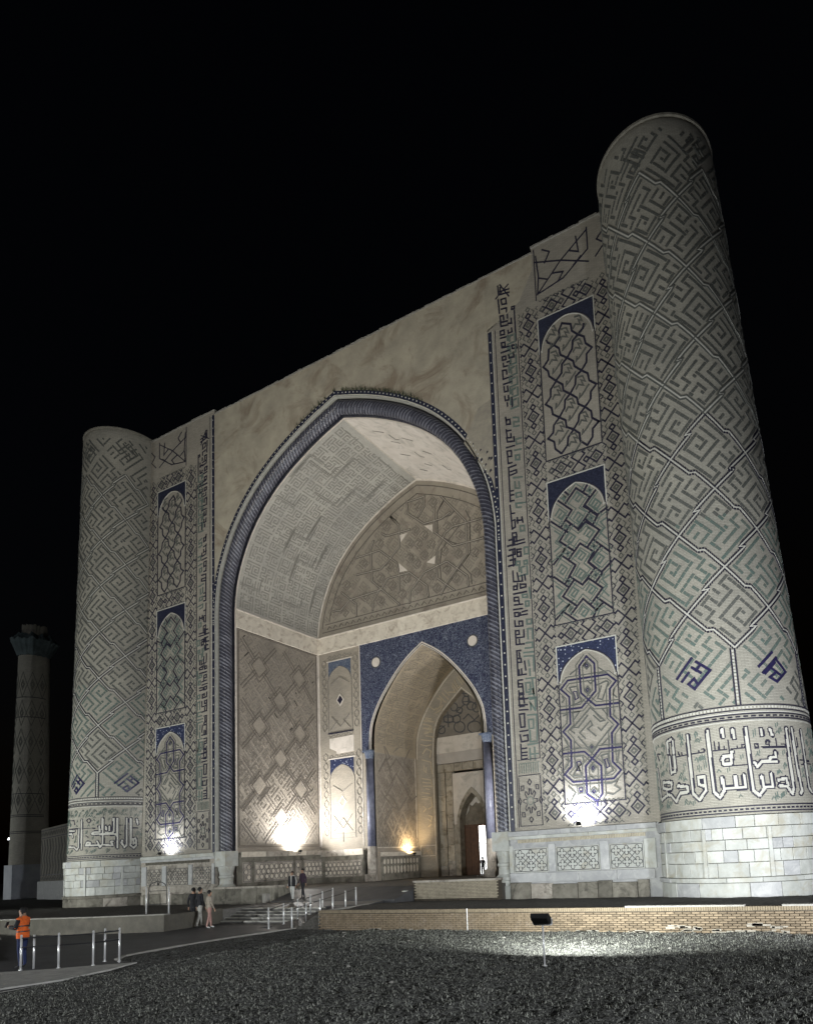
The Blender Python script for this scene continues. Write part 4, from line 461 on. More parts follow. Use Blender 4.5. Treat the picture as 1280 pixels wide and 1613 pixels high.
M_mort=mat('pale_mortar',(.075,.062,.047),(.04,.034,.027),6,.9,.5,30)
e=empty('retaining_wall',(18,-9.7,0),'long low tan brick wall below the tower with white salt patches','wall')
b=MB(); b.box(7.42,46,-9.66,-9.42,-.1,.66); b.build('mortar_core',M_mort,e)
bw,bh=.25,.068; protos=[]
for k in range(3):
    b=MB(); x=.118;y=.055;z=.027; j=lambda a:a*(1+random.uniform(-.05,.05)); c=.007
    V=[(sx*j(x-c),-y,sz*j(z-c)) for sz in(-1,1) for sx in(-1,1)]+[(sx*x,-y+c,sz*z) for sz in(-1,1) for sx in(-1,1)]+[(sx*x,y,sz*z) for sz in(-1,1) for sx in(-1,1)]
    F=[(0,1,3,2)]
    for q in ((0,4),(4,8)):
        a,b2=q
        for s1,s2 in((0,1),(1,3),(3,2),(2,0)): F.append((a+s1,b2+s1,b2+s2,a+s2))
    me=bpy.data.meshes.new('brick'); me.from_pydata(V,[],F); me.materials.append(M_br); protos.append(me)
allb=[]
for r in range(9):
    z=.035+r*bh; x=7.55+(.125 if r%2 else 0)
    while x<33: allb.append((x,z)); x+=bw+.004
camx,camy=26.17,-28.9
vis=[q for q in allb if 9<q[0]<25.4]; vis.sort(key=lambda q:(q[0]-camx)**2+80)
near=set(vis[:300]); jb=MB()
for q in allb:
    dy=random.uniform(-.008,.008)
    if q in near:
        o=bpy.data.objects.new('brick',random.choice(protos)); C.objects.link(o); o.parent=e; o.location=(q[0]-18,-9.68+dy+9.7,q[1]); o.rotation_euler=(0,random.uniform(-.01,.01),random.uniform(-.02,.02))
    else: jb.box(q[0]-.118,q[0]+.118,-9.735+dy,-9.62,q[1]-.027,q[1]+.027)
jb.build('brick',M_br,e,'stuff')
b=MB(); x=7.44    # soldier course on top
while x<33: b.box(x,x+.058,-9.73+random.uniform(-.006,.006),-9.5,.64+random.uniform(-.004,0),.752); x+=.068
b.build('soldier_course',mat('top_course_brick',(.22,.18,.125),(.155,.125,.088),7,.85,.5,40),e,'stuff')
b=MB(); x=7.44
for (a,c) in((19.9,23.4),(24.4,30)): b.box(a,c,-9.75,-9.46,.753,.80)
b.build('coping_slab',M_kerb,e)
b=MB()  # salt crust and crumbled render
for (x,z,w,h) in [(21.6,.18,.5,.06),(22.0,.12,.35,.08),(22.9,.05,.6,.07),(23.7,.22,.3,.10),(24.3,.10,.35,.16),(24.0,.04,.9,.05),(20.2,.03,.8,.03),(18.6,.03,.5,.03),(12,.02,.7,.04),(10,.04,.5,.04)]:
    for k in range(7):
        a=x+random.uniform(-w,w)/1.3;q=z+random.uniform(-h,h)/1.5; s=random.uniform(.05,.16); t=random.uniform(.015,.035)
        b.box(a-s,a+s,-9.748,-9.70,max(.0,q-t),q+t)
b.build('salt_crust',mat('salt_white',(.30,.275,.235),(.21,.19,.16),9,.9,.4,30),e,'stuff')
b=MB(); b.cyl((14.25,-9.76,-.02),(14.25,-9.76,.78),.012,n=6); tag(b.build('cable_conduit',M_steel),'thin pale upright cable pipe against the brick wall behind the lamp stand','pipe')
# loose stones on the turf
b=None
for i,(x,y,s) in enumerate([(9.5,-10.6,.07),(10.3,-11.5,.05),(13.6,-12.2,.05),(16.5,-11.3,.06),(19.2,-12.4,.04),(12.2,-14.8,.06),(15,-16.5,.05),(17.5,-18,.06),(22,-12.8,.06)]):
    bm=bmesh.new(); bmesh.ops.create_icosphere(bm,subdivisions=2,radius=s)
    for v in bm.verts: v.co=v.co*random.uniform(.75,1.15); v.co.z*=.6
    me=bpy.data.meshes.new('stone'); bm.to_mesh(me); bm.free(); me.materials.append(M_kerb)
    o=bpy.data.objects.new('stone',me); C.objects.link(o); o.location=(x,y,.02)
    tag(o,['small pale stone on the turf under the left end of the brick wall','pale pebble on the turf left of the lamp stand, near the wall','flat pale stone on the turf halfway from kerb to lamp stand','pale stone on the turf just behind the lamp stand','tiny pale stone in the floodlit turf right of the lamp stand','pale clod on the open turf below the left brick wall end','pale clod on the dark turf in front left of the lamp stand','pale clod on the dark turf closest to the viewer','pale stone on the turf at the far right edge of the picture'][i],'stone')
# ------------------------------------------------------------ portal: profiles
def cat(P,n=8):
    P=[Vector((*p,0)) for p in P]; out=[]
    for i in range(len(P)-1):
        a=P[max(0,i-1)];b=P[i];c=P[i+1];d=P[min(len(P)-1,i+2)]
        if i==len(P)-2: d=c+(c-b)*1.0
        for k in range(n):
            t=k/n; out.append((.5*((2*b)+(c-a)*t+(2*a-5*b+4*c-d)*t*t+(3*b-a-3*c+d)*t**3)))
    out.append(P[-1]); return [(p.x,p.y) for p in out]
VH=cat([(9.97,19.2),(9.95,20.4),(9.72,22.0),(9.25,23.4),(8.5,24.9),(7.45,26.3),(6.2,27.5),(4.8,28.5),(3.3,29.33),(1.7,30.05),(0,30.65)],6)
def full(half,zb): 
    r=[(half[0][0],zb)]+half
    return [(-x,z) for x,z in r]+[(x,z) for x,z in r[::-1]][1:]
def offs(path,d):
    out=[];n=len(path)
    for i,p in enumerate(path):
        a=path[max(0,i-1)];c=path[min(n-1,i+1)]
        d1=(p[0]-a[0],p[1]-a[1]);d2=(c[0]-p[0],c[1]-p[1])
        l1=math.hypot(*d1);l2=math.hypot(*d2)
        if l1<1e-6:d1=d2;l1=l2
        if l2<1e-6:d2=d1;l2=l1
        n1=(-d1[1]/l1,d1[0]/l1);n2=(-d2[1]/l2,d2[0]/l2);mx,my=n1[0]+n2[0],n1[1]+n2[1];q=math.hypot(mx,my);mx/=q;my/=q;k=1/max(.6,mx*n1[0]+my*n1[1])
        out.append((p[0]+mx*k*d,p[1]+my*k*d))
    return out
def resamp(path,step):
    out=[path[0]]
    for a,b in zip(path[:-1],path[1:]):
        l=math.hypot(b[0]-a[0],b[1]-a[1]);n=max(1,math.ceil(l/step))
        for k in range(1,n+1): out.append((a[0]+(b[0]-a[0])*k/n,a[1]+(b[1]-a[1])*k/n))
    return out
V0=full(VH,3.72)     # goes left bottom -> apex -> right bottom
def ribf(mb,A,B,y0,y1,m=0):
    """face strip between path A at y0 and path B at y1"""
    for i in range(len(A)-1): mb.poly([(A[i][0],y0,A[i][1]),(A[i+1][0],y0,A[i+1][1]),(B[i+1][0],y1,B[i+1][1]),(B[i][0],y1,B[i][1])],m)
H0=34.5;HF=34.8;XS=12.85
portal=empty('entrance_portal',(0,0,.3),'huge tiled entrance portal with a pointed arch between two round towers','portal')
O1=offs(V0,1.0)
# plaster field above the arch
b=MB()
top=[p for p in O1 if p[1]>=19.6]
for a,c in zip(top[:-1],top[1:]): b.poly([(a[0],0,a[1]),(c[0],0,c[1]),(c[0],0,H0),(a[0],0,H0)])
b.poly([(10.98,0,31.2),(11.9,0,31.6),(13.0,0,32.1),(13.85,0,33.6),(13.85,0,H0),(10.98,0,H0)])
b.poly([(10.97,.0,19.6),(11.0,0,19.6),(11.0,0,31.3),(10.97,0,31.2)])
b.poly([(-11.0,.0,19.6),(-10.97,0,19.6),(-10.97,0,H0),(-11.0,0,H0)])
b.poly([(13.85,0,H0),(-11,0,H0),(-11,9.5,H0),(13.85,9.5,H0)])
b.build('plaster_panel',M_plaster,portal)
b=MB(); x=-10.98
while x<13.8:
    w=random.uniform(.25,.7); b.box(x,min(x+w,13.85),-.05+random.uniform(-.02,.02),.3,H0-.02,H0+.06+random.uniform(-.035,.03)); x+=w+.004
b.build('coping',M_kerb,portal,'stuff')
# flanks
for s in(-1,1):
    b=MB(); x0,x1=(11.25,19.2)
    A=(-19.2,-11.0) if s<0 else (11.0,19.2)
    if s>0:
        b.poly([(11.0,0,3.7),(19.2,0,3.7),(19.2,0,HF),(13.85,0,HF),(13.85,0,33.6),(13.0,0,32.1),(11.9,0,31.6),(11.0,0,31.3)])
        b.poly([(13.85,0,HF),(19.2,0,HF),(19.2,9.5,HF),(13.85,9.5,HF)]); b.poly([(13.85,0,H0),(13.85,9.5,H0),(13.85,9.5,HF),(13.85,0,HF)])
    else:
        b.poly([(-19.2,0,3.7),(-11.0,0,3.7),(-11.0,0,HF),(-19.2,0,HF)]); b.poly([(-19.2,0,HF),(-11,0,HF),(-11,9.5,HF),(-19.2,9.5,HF)]); b.poly([(-11,0,H0),(-11,9.5,H0),(-11,9.5,HF),(-11,0,HF)])
    b.poly([(s*19.2,0,0),(s*19.2,9.5,0),(s*19.2,9.5,HF),(s*19.2,0,HF)])
    b.build('flank_wall',M_brickF,portal)
    b=MB()
    x,xe=(-19.0,-10.97) if s<0 else (13.83,19.0)
    while x<xe:
        w=random.uniform(.25,.6); b.box(x,min(x+w,xe),-.06+random.uniform(-.02,.02),.3,HF-.02,HF+.07+random.uniform(-.035,.03)); x+=w+.004
    b.build('coping',M_kerb,portal,'stuff')
b=MB(); b.poly([(-19.2,9.5,-1),(19.2,9.5,-1),(19.2,9.5,19),(-19.2,9.5,19)]) if False else None
# recess behind the rope moulding
b=MB(); ribf(b,O1,O1,0,.86); ribf(b,O1,V0,.86,.86)
b.build('arch_recess',mat('dark_recess_tile',(.05,.05,.08),(.10,.10,.11),3,.6,.2,30),portal)
# rope moulding
def rope(name,path,y,r,parent,lobes=6,pitch=1.45,seg=30,amp=.14):
    P=resamp(path,.05);n=len(P);V=[];F=[];Mi=[];s=0
    for i,p in enumerate(P):
        a=P[max(0,i-1)];c=P[min(n-1,i+1)];tx,tz=c[0]-a[0],c[1]-a[1];l=math.hypot(tx,tz);nx,nzv=-tz/l,tx/l
        if i: s+=math.hypot(p[0]-a[0],p[1]-a[1])
        for k in range(seg):
            t=2*math.pi*k/seg; ph=lobes*(t/(2*math.pi)+s/pitch); rr=r*(1-amp+amp*abs(math.sin(math.pi*ph))**.7)
            V.append((p[0]+nx*math.cos(t)*rr,y-math.sin(t)*rr,p[1]+nzv*math.cos(t)*rr))
        if i:
            for k in range(seg):
                k2=(k+1)%seg; b0=(i-1)*seg;b1=i*seg; F.append((b0+k,b0+k2,b1+k2,b1+k))
                ph=(lobes*((k+.5)/seg+s/pitch))%1; Mi.append(1 if .36<ph<.64 else 0)
    return mesh(name,V,F,[M_ropeA,M_ropeB],Mi,parent,True)
rope('rope_moulding',[p for p in offs(V0,.46)],.40,.41,portal)
b=MB(); ribf(b,offs(V0,.93),offs(V0,.90),.0,.25,0); ribf(b,offs(V0,1.0),offs(V0,.93),-.02,-.02,0); b.build('arch_fillet',M_white,portal)
b=MB(); ribf(b,V0,offs(V0,.06),.80,.80,0);ribf(b,V0,V0,.80,.9,0); b.build('arch_fillet',M_wplaster,portal)
# dark strip with pale studs round the arch and down the jambs
top2=[p for p in offs(V0,1.02)];top3=offs(V0,1.26)
b=MB(); ribf(b,top3,top2,-.018,-.018,0); ribf(b,top2,top2,-.018,.01,0)
b.build('arch_border',M_mosaicD,portal)
b=MB(); pth=resamp(offs(V0,1.14),.62)
for (x,z) in pth[1:-1]:
    if abs(x)>11 or True: b.cyl((x,-.016,z),(x,-.03,z),.045,n=7)
b.build('border_stud',M_white,portal,'stuff')
for s in(-1,1):
    zt=31.1 if s>0 else HF-.3
    b=MB(); b.box(*sorted((s*11.02,s*11.24)),-.015,.002,19.9,zt,0); st=b.build('border_strip',M_mosaicD,portal)
    b=MB()
    for k in range(26):
        z=20.3+k*.6
        if z<zt: b.cyl((s*11.13,-.014,z),(s*11.13,-.03,z),.04,n=6)
    b.build('border_stud',M_white,st,'stuff')
    b=MB(); b.box(*sorted((s*11.27,s*11.31)),-.02,.002,3.9,zt); b.build('border_fillet',M_white,portal)
    b=MB(); b.box(*sorted((s*11.44,s*11.475)),-.012,.002,3.9,zt); b.build('border_fillet',M_black,portal)
# plaster stains where tiles broke away right of the arch
b=Inlay(Sfront(),.02)
b.poly([(9.2,25.3),(10.2,27.0),(10.98,27.2),(10.98,22.6),(10.7,22.9)],0)
for k in range(26):
    x=random.uniform(9.6,10.95);z=random.uniform(23.0,26.8)
    if z<34.5-.95*x+1.2*0 and z>32.6-.95*x*1.0+.2: 
        s=random.uniform(.04,.12); b.poly([(x-s,z-s*1.4),(x+s,z-s*.3),(x+s*.4,z+s),(x-s*.6,z+s*.5)],1,.024)
b.build('broken_tile_patch',[mat('bare_bedding',(.34,.31,.25),(.24,.22,.19),2,.9,.5,16),M_black],portal)
# weeds growing on the arch crown
b=MB()
for k in range(420):
    t=random.random(); i=int(len(top3)*(.42+.26*t)); p=top3[min(i,len(top3)-1)]
    x=p[0]+random.uniform(-.1,.1); z=p[1]-.04; h=random.uniform(.06,.28)*(1 if random.random()<.7 else 1.7)
    if random.random()>.35+.65*math.exp(-((t-.55)/.35)**2): continue
    dx=random.uniform(-.12,.12);w=random.uniform(.01,.03); y=random.uniform(-.08,-.02)
    b.poly([(x-w,y,z),(x+w,y,z),(x+dx,y-random.uniform(0,.12),z+h)])
tag(b.build('weeds',mat('dry_weeds',(.07,.075,.045),(.04,.045,.03),20,.9,0)),'dry dark weeds sprouting on top of the arch moulding','weeds',kind='stuff')
# ------------------------------------------------------------ flank decoration
def pan_arch(x0,x1,zt,zs,n=12,Rk=1.55):
    cx=(x0+x1)/2;h=(x1-x0)/2-.06; Rr=Rk*h; t1=math.acos((Rr-h)/Rr); q=[]
    for i in range(n+1):
        t=t1*i/n; q.append((cx+Rr*math.cos(t)-(Rr-h),zs+(zt-zs)*math.sin(t)/math.sin(t1)))
    return [(2*cx-x,z) for x,z in q]+q[::-1][1:]
PN=[(30.5,22.6,28.7,30.2),(21.4,13.87,19.5,21.05),(12.73,4.85,10.95,12.4)]
XI,XO=14.05,17.1
def dchain(inl,x0,y0,L,horiz,mat0=0,gmat=1,P=2.6,w=.075,phase=0,hw=.5):
    def T(a,b): return (x0+b,y0+a) if horiz is False else (x0+a,y0+b)
    def ln(p,ww,m): 
        q=[T(a,b) for a,b in p]
        inl.line(q,ww,m)
    k=-1
    while True:
        c=k*P+phase
        if c>L+P: break
        def put(p,ww,m):
            if all(0<=a<=L for a,b in p): ln(p,ww,m)
        D=lambda a,r:[(a-r,0),(a,-r*.95),(a+r,0),(a,r*.95),(a-r,0)]
        put(D(c,.33),w,mat0); put(D(c,.10),.04,gmat)
        put(D(c-.52,.16),w,mat0);put(D(c+.52,.16),w,mat0)
        X=c+P/2
        for sa in(-1,1):
            for sb in(-1,1):
                put([(X,0),(X+sa*.36,sb*.34),(X+sa*.22,sb*.47),(X+sa*.30,sb*.54)],w,mat0)
                put([(X+sa*.50,sb*.24),(X+sa*.64,sb*.36),(X+sa*.80,sb*.24),(X+sa*.98,sb*.40)],.045,gmat)
                put([(c+sa*.15,sb*.50),(c+sa*.30,sb*.36),(c+sa*.42,sb*.46)],.05,mat0)
        for q_ in range(8):
            for sb in(-1,1):
                a_=c-P/2+q_*P/8; put([(a_,sb*.56),(a_+.10,sb*.47),(a_+.20,sb*.56)],.038,gmat)
        put([(c-.16,0),(c,-.17),(c+.16,0),(c,.17),(c-.16,0)],.035,gmat)
        put(D(X-.40,.13),.045,gmat);put(D(X+.40,.13),.045,gmat)
        k+=1
def dedup(L): return L
for s in(-1,1):
    I=Inlay(Sfront(0,s)); 
    dchain(I,13.47,3.95,27.6,False,phase=.55); dchain(I,17.66,3.95,27.6,False,phase=.55)
    for (xx,zz,LL) in ((14.1,4.38,3.0),(14.1,13.3,3.0),(14.1,22.02,3.0),(14.1,31.05,3.0)): dchain(I,xx,zz,LL,True,phase=.75,P=1.9)
    # crossed diamond figure at the top
    for p in ([(14.1,32.0),(15.5,33.3),(17.0,34.3)],[(14.0,33.9),(15.5,33.3),(17.0,32.5)],[(14.1,32.0),(15.6,32.25),(17.0,33.2),(17.0,34.4)],[(14.1,34.2),(14.2,33.0),(14.1,32.0)],[(14.6,33.6),(14.9,34.1),(14.5,34.4)],[(16.0,33.6),(16.5,33.3),(16.4,34.2)],[(15.0,32.8),(15.6,32.6),(15.3,32.2)],[(14.2,32.9),(14.7,32.6)],[(16.2,32.7),(16.6,33.0)],[(11.6,32.9),(12.4,33.4)],[(12.4,32.7),(11.9,33.6)],[(17.4,32.6),(17.9,33.1),(17.5,33.5),(18.0,34.0)]): I.line(p,.07,0)
    I.line([(14.0,31.7),(14.0,34.6)],.05,0)
    I.build('diamond_border',[M_black,M_dgrey],portal)
    # kufic script band
    K=Inlay(Sfront(0,s),.02)
    for L in TR_S: K.line(L,.078,0)
    for L in TR_ST: K.line(L,.085,1)
    # upper reaches where the script goes on, in grey-green brick
    r2=random.Random(4)
    for z in np.arange(13.2,30.2,.62):
        x=12.2
        pts=[[(x,z),(x+.45,z),(x+.45,z+.42)],[(x+.12,z+.16),(x+.12,z+.44),(x+.3,z+.44)],[(x,z+.25),(x,z+.5)]]
        for p in pts[:2+(r2.random()>.5)]:
            if not any(abs(q[0]-12.35)<.45 and abs(q[1]-z)<.5 for L in TR_ST for q in L): K.line(p,.09,1)
    for z in np.arange(17.6,19.2,.55): K.line([(11.6,z),(12.0,z),(12.0,z+.3),(11.7,z+.3)],.09,0)
    for L in ([(11.56,7.3),(12.78,7.3)],[(11.56,6.5),(12.78,6.5)],[(11.56,6.42),(11.56,3.95),(12.78,3.95),(12.78,6.42)],[(12.82,7.3),(12.82,30)]): K.line(L,.035,0)
    for k in range(9): K.line([(11.64+k*.13,6.62),(11.64+k*.13,7.1),(11.72+k*.13,7.12)],.028,1)
    cx,cz=12.17,5.2
    for a in range(8):
        t=a*math.pi/4; p=lambda r,d:(cx+math.cos(t+d)*r*.62,cz+math.sin(t+d)*r)
        K.line([p(.35,-.3),p(.62,-.12),p(.62,.12),p(.35,.3)],.035,0)
        K.line([p(.95,-.18),p(1.1,0),p(.95,.18),p(.8,0),p(.95,-.18)],.035,0)
    K.line([(cx+math.cos(a*math.pi/8)*.17,cz+math.sin(a*math.pi/8)*.2) for a in range(17)],.03,1)
    K.build('kufic_inscription',[M_black,M_teal,M_white],portal)
    # three arched panels
    for pi,(zt,zb,zs,za) in enumerate(PN):
        arch=pan_arch(XI,XO,za,zs,Rk=1.06 if pi==0 else 1.5)
        b=MB(); sf=Sfront(0,s)
        q=[a for a in arch]
        for a,c in zip(q[:-1],q[1:]):
            f=[sf(a[0],a[1],.024),sf(c[0],c[1],.024),sf(c[0],zt,.024),sf(a[0],zt,.024)]; b.poly(f)
        for (xa,xb_) in((XI,XI+.06),(XO-.06,XO)): b.poly([sf(xa,zs,.024),sf(xb_,zs,.024),sf(xb_,zt,.024),sf(xa,zt,.024)])
        b.build('spandrel_tile',M_mosaic2 if pi==2 else M_mosaicD,portal)
        I=Inlay(Sfront(0,s),.03)
        I.line([(XI-.03,zs-.1),(XI-.03,zt+.03),(XO+.03,zt+.03),(XO+.03,zs-.1)],.06,0)
        I.line([(XI,zb),(XI,zs)]+arch[1:-1]+[(XO,zs),(XO,zb),(XI,zb)],.045,1)
        I.line([(XI+.07,zs)]+[((x-15.575)*.95+15.575,z-.06) for x,z in arch]+[(XO-.07,zs)],.035,0)
        I.build('panel_frame',[M_white,M_black],portal)
        I=Inlay(Sfront(0,s),.018)
        data=[(TR_P1,TR_P1G,.10,.085),(TR_P2,TR_P2G,.095,.08),(TR_P3,TR_P3G,.09,.07)][pi]
        for L in data[0]: I.line(L,data[2],0)
        for L in data[1]: I.line(L,data[3],1)
        if pi:
            for L in data[0]:
                for dd_ in(-.17,.17): I.line(poff(L,dd_),.042,1)
            for L in data[1]:
                if len(L)>4 and math.hypot(L[0][0]-L[-1][0],L[0][1]-L[-1][1])<.05:
                    cx_=sum(p[0] for p in L[:-1])/(len(L)-1);cz_=sum(p[1] for p in L[:-1])/(len(L)-1); I.line([(cx_+(p[0]-cx_)*.45,cz_+(p[1]-cz_)*.45) for p in L],.045,0)
        I.build('panel_strapwork',[M_navy if pi==2 else M_black,M_teal if pi==1 else M_dgrey],portal)
# ------------------------------------------------------------ corner towers
def raster_band(lines,thin,a0,a1,z0,z1,rad,cell=.045):
    na=int((a1-a0)*rad/cell);nzz=int((z1-z0)/cell); A=(np.arange(na)+.5)*cell;Zc=(np.arange(nzz)+.5)*cell
    GA,GZ=np.meshgrid(A,Zc); D=np.full(GA.shape,9.);D2=np.full(GA.shape,9.)
    def seg(D,L):
        P=[((p[0]-a0)*rad,p[1]-z0) for p in L]
        for a,b in zip(P[:-1],P[1:]):
            dx,dy=b[0]-a[0],b[1]-a[1];l2=dx*dx+dy*dy+1e-9
            t=np.clip(((GA-a[0])*dx+(GZ-a[1])*dy)/l2,0,1)
            np.minimum(D,np.hypot(GA-a[0]-t*dx,GZ-a[1]-t*dy),out=D)
    for L in lines: seg(D,L)
    for L in thin: seg(D2,L)
    G=np.zeros(GA.shape,int)
    G[D2<.028]=2
    G[D<.112]=2
    G[D<.055]=1
    return G,cell
def emit(inl,G,cell,a0,z0,rad,mmap,maxrun=8):
    for i in range(G.shape[0]):
        j=0
        while j<G.shape[1]:
            v=G[i,j]
            if v:
                k=j
                while k+1<G.shape[1] and G[i,k+1]==v and k-j<maxrun: k+=1
                inl.poly([(a0+j*cell/rad,z0+i*cell),(a0+(k+1)*cell/rad,z0+i*cell),(a0+(k+1)*cell/rad,z0+(i+1)*cell),(a0+j*cell/rad,z0+(i+1)*cell)],mmap[v]); j=k+1
            else: j+=1
def make_tower(s):
    lab='near right round corner tower with bold kufic band above its marble base' if s>0 else 'far left round corner tower beside the small dim minaret'
    x8,y8,_=tower_c(0); e=empty('corner_tower',(s*x8,y8,.3),lab,'tower','corner towers of the portal')
    f=Stower(s); n=160; zs=np.concatenate([np.linspace(3.64,34.6,60),[34.75,34.9,34.945]])
    V=[];UV=[];F=[]
    for i,z in enumerate(zs):
        o=0 if z<34.7 else -.03*(i-59)
        for k in range(n+1):
            a=-math.pi+2*math.pi*k/n; V.append(f(a,z,o)); UV.append((a*3.1,z))
    for i in range(len(zs)-1):
        for k in range(n): F.append((i*(n+1)+k,i*(n+1)+k+1,(i+1)*(n+1)+k+1,(i+1)*(n+1)+k))
    F.append([ (len(zs)-1)*(n+1)+k for k in range(n)])
    mesh('brick_shaft',V,F,M_brickT,None,e,True,UV)
    b=MB()
    for k in range(96):
        a0=2*math.pi*k/96;a1=2*math.pi*(k+1)/96
        b.hexa([f(a0,34.90,-.3),f(a1,34.90,-.3),f(a1,34.90,.03),f(a0,34.90,.03),f(a0,35.0+random.uniform(0,.03),-.3),f(a1,35.0,-.3),f(a1,35.0,.03),f(a0,35.0,.03)])
    b.build('parapet_rim',mat('weathered_rim_brick',(.25,.235,.20),(.15,.14,.12),3,.9,.5,14),e)
    T0,z0,Pz=(R(19.5),10.37,3.4) if s>0 else (R(30),9.7,3.35)
    lo,hi=(R(-84),R(112)) if s>0 else (R(-62),R(86))
    I=Inlay(f,.016)
    q=math.pi/3
    def uv2(u,v): a=(u-v)/2;b_=(u+v)/2; return T0+a*q+ .0018*(b_*Pz)*1.0, z0+b_*Pz
    if s>0: uv2=lambda u,v:(T0+(u-v)/2*q+R(.30)*((u+v)/2*Pz),z0+(u+v)/2*Pz)
    else: uv2=lambda u,v:(T0+(u-v)/2*q-R(.12)*((u+v)/2*Pz),z0+(u+v)/2*Pz)
    def edge_ok(a,z):
        # the zigzag lower limit of the lattice
        t=((a-T0)/q)%1; zz=z0+Pz*(.5-abs(t-.5))*1.0-.05
        return lo<a<hi and z<32.2 and z>zz
    def in_ok(a,z): return lo<a<hi and 8.12<z<34.2 and min(abs(((a-T0)/q+.5)%1-.5)*q*3.3,9)>(.16 if z<z0+.2 else 0)
    def col(i,j): return (2 if (i+j)%2 else 5)*1+ (i%2)*3
    lattice(I,uv2,range(-5,12),range(-5,12),in_ok,(1,2,0,3),edge=False,hashf=lambda i,j:[0,4,3,7][(i+2*j)%4],mar=.08,sub=.45,teal_top=16.0,gap=.005,drop=.02,thin=.008)
    lattice(I,uv2,range(-4,12),range(-4,12),edge_ok,(1,2,0,3),edge=True,hashf=lambda i,j:0,asp=3.2) if False else None
    J=Inlay(f,.026)
    lattice2=[]
    for i in range(-4,13):
        for j in range(-4,13):
            for kind in(0,1):
                pts=[(i,j),(i+.54,j-.035),(i+.46,j+.035),(i+1,j)] if kind==0 else [(i,j),(i+.035,j+.46),(i-.035,j+.54),(i,j+1)]
                fine=[]
                for p,qq in zip(pts[:-1],pts[1:]):
                    nn=max(1,int(math.hypot(qq[0]-p[0],qq[1]-p[1])/.09))
                    for k in range(nn): fine.append((p[0]+(qq[0]-p[0])*k/nn,p[1]+(qq[1]-p[1])*k/nn))
                fine.append(pts[-1]); P=[uv2(*w) for w in fine]
                m=P[len(P)//2]
                if not edge_ok(m[0],m[1]-.02+.12): continue
                if m[0]<lo or m[0]>hi: continue
                for off,w,mm in((0,.06,3),(-.07,.062,0 if m[1]<20 else 2),(.07,.062,0 if m[1]<20 else 2)):
                    Q=[]
                    for k,(a,z) in enumerate(P):
                        A=P[max(0,k-1)];B=P[min(len(P)-1,k+1)];dx=(B[0]-A[0])*3.1;dy=B[1]-A[1];l=math.hypot(dx,dy)
                        Q.append((a-dy/l*off/3.1,z+dx/l*off))
                    if mm==0 and m[1]<22:   # single glazed bricks, so the line reads as stitches
                        for k in range(len(Q)-1):
                            A,B=Q[k],Q[k+1]; L=math.hypot((B[0]-A[0])*3.1,B[1]-A[1]); nn=max(1,round(L/.125))
                            for t in range(nn):
                                c0=(A[0]+(B[0]-A[0])*(t+.16)/nn,A[1]+(B[1]-A[1])*(t+.16)/nn);c1=(A[0]+(B[0]-A[0])*(t+.84)/nn,A[1]+(B[1]-A[1])*(t+.84)/nn)
                                J.poly([(c0[0],c0[1]-.045),(c1[0],c1[1]-.045),(c1[0],c1[1]+.045),(c0[0],c0[1]+.045)],0)
                    else: J.line(Q,w,mm,3.1)
    # top: ring of cells and name panels
    for a in np.arange(T0-3*q,T0+3*q,q):
        if lo<a+q/2<hi:
            for L in TR_AL[:5]: J.line([(p[0]+a+q*.5+R(12.5),p[1]+23.7) for p in L],.09,2,2.8,maxlen=.3)
    # uprights below the zigzag and rings
    for k in range(-3,4):
        a=T0+k*q+ (R(-3) if s>0 else 0)
        if lo<a<hi:
            zt=z0-.05
            for d in(-.085,.085): J.line([(a+d/3.3,8.0),(a+d/3.3+R(1.2 if s>0 else 0),zt)],.055,0,3.3)
            z=8.1
            while z<zt: 
                aa=a+R(1.2 if s>0 else 0)*(z-8)/(zt-8); J.poly([(aa-.045/3.3,z),(aa+.045/3.3,z),(aa+.045/3.3,z+.085),(aa-.045/3.3,z+.085)],3); z+=.14
    def ring(z,w,m,dash=None,o=None):
        a=lo
        step=R(2.2) if not dash else dash/3.35
        while a<hi:
            f2=.6 if dash else 1
            J.poly([(a,z-w/2),(a+step*f2,z-w/2),(a+step*f2,z+w/2),(a,z+w/2)],m,o); a+=step
    ring(7.99,.045,0);ring(7.90,.09,3,.15);ring(7.80,.045,0);ring(7.70,.05,3);ring(7.64,.05,0);ring(7.54,.06,0,.30);ring(7.45,.05,0);ring(7.36,.04,3)
    ring(3.98,.05,0);ring(3.86,.07,0,.2);ring(3.75,.05,0)
    J.line([(lo,8),(hi,8)],.001,0,3.3,maxlen=.3)
    AL=TR_AL if s>0 else [[(p[0]+R(12) ,p[1]-.55) for p in L] for L in TR_AL[:5]]+[[(p[0]+R(73),p[1]-.55) for p in L] for L in TR_AL[:5]]
    for L in AL: J.line(L,.11,4,3.3,maxlen=.4)
    J.k=0
    I.build('kufic_brickwork',[M_black,M_teal,M_dgrey,M_white,M_navy],e)
    J.build('lattice_banding',[M_black,M_teal,M_dgrey,M_white,M_navy],e)
    Bd=Inlay(f,.018)
    G,c=raster_band(TR_BW if s>0 else TR_LW,TR_BT if s>0 else TR_LT,lo,hi,4.05,7.32,3.4,.045)
    emit(Bd,G,c,lo,4.05,3.4,{1:1,2:0})
    rr=random.Random(3)
    pts=TR_BG if s>0 else [(rr.uniform(lo,hi),rr.uniform(4.2,7.2)) for _ in range(60)]
    extra=[(rr.uniform(lo,hi),rr.uniform(4.2,7.25)) for _ in range(620)]
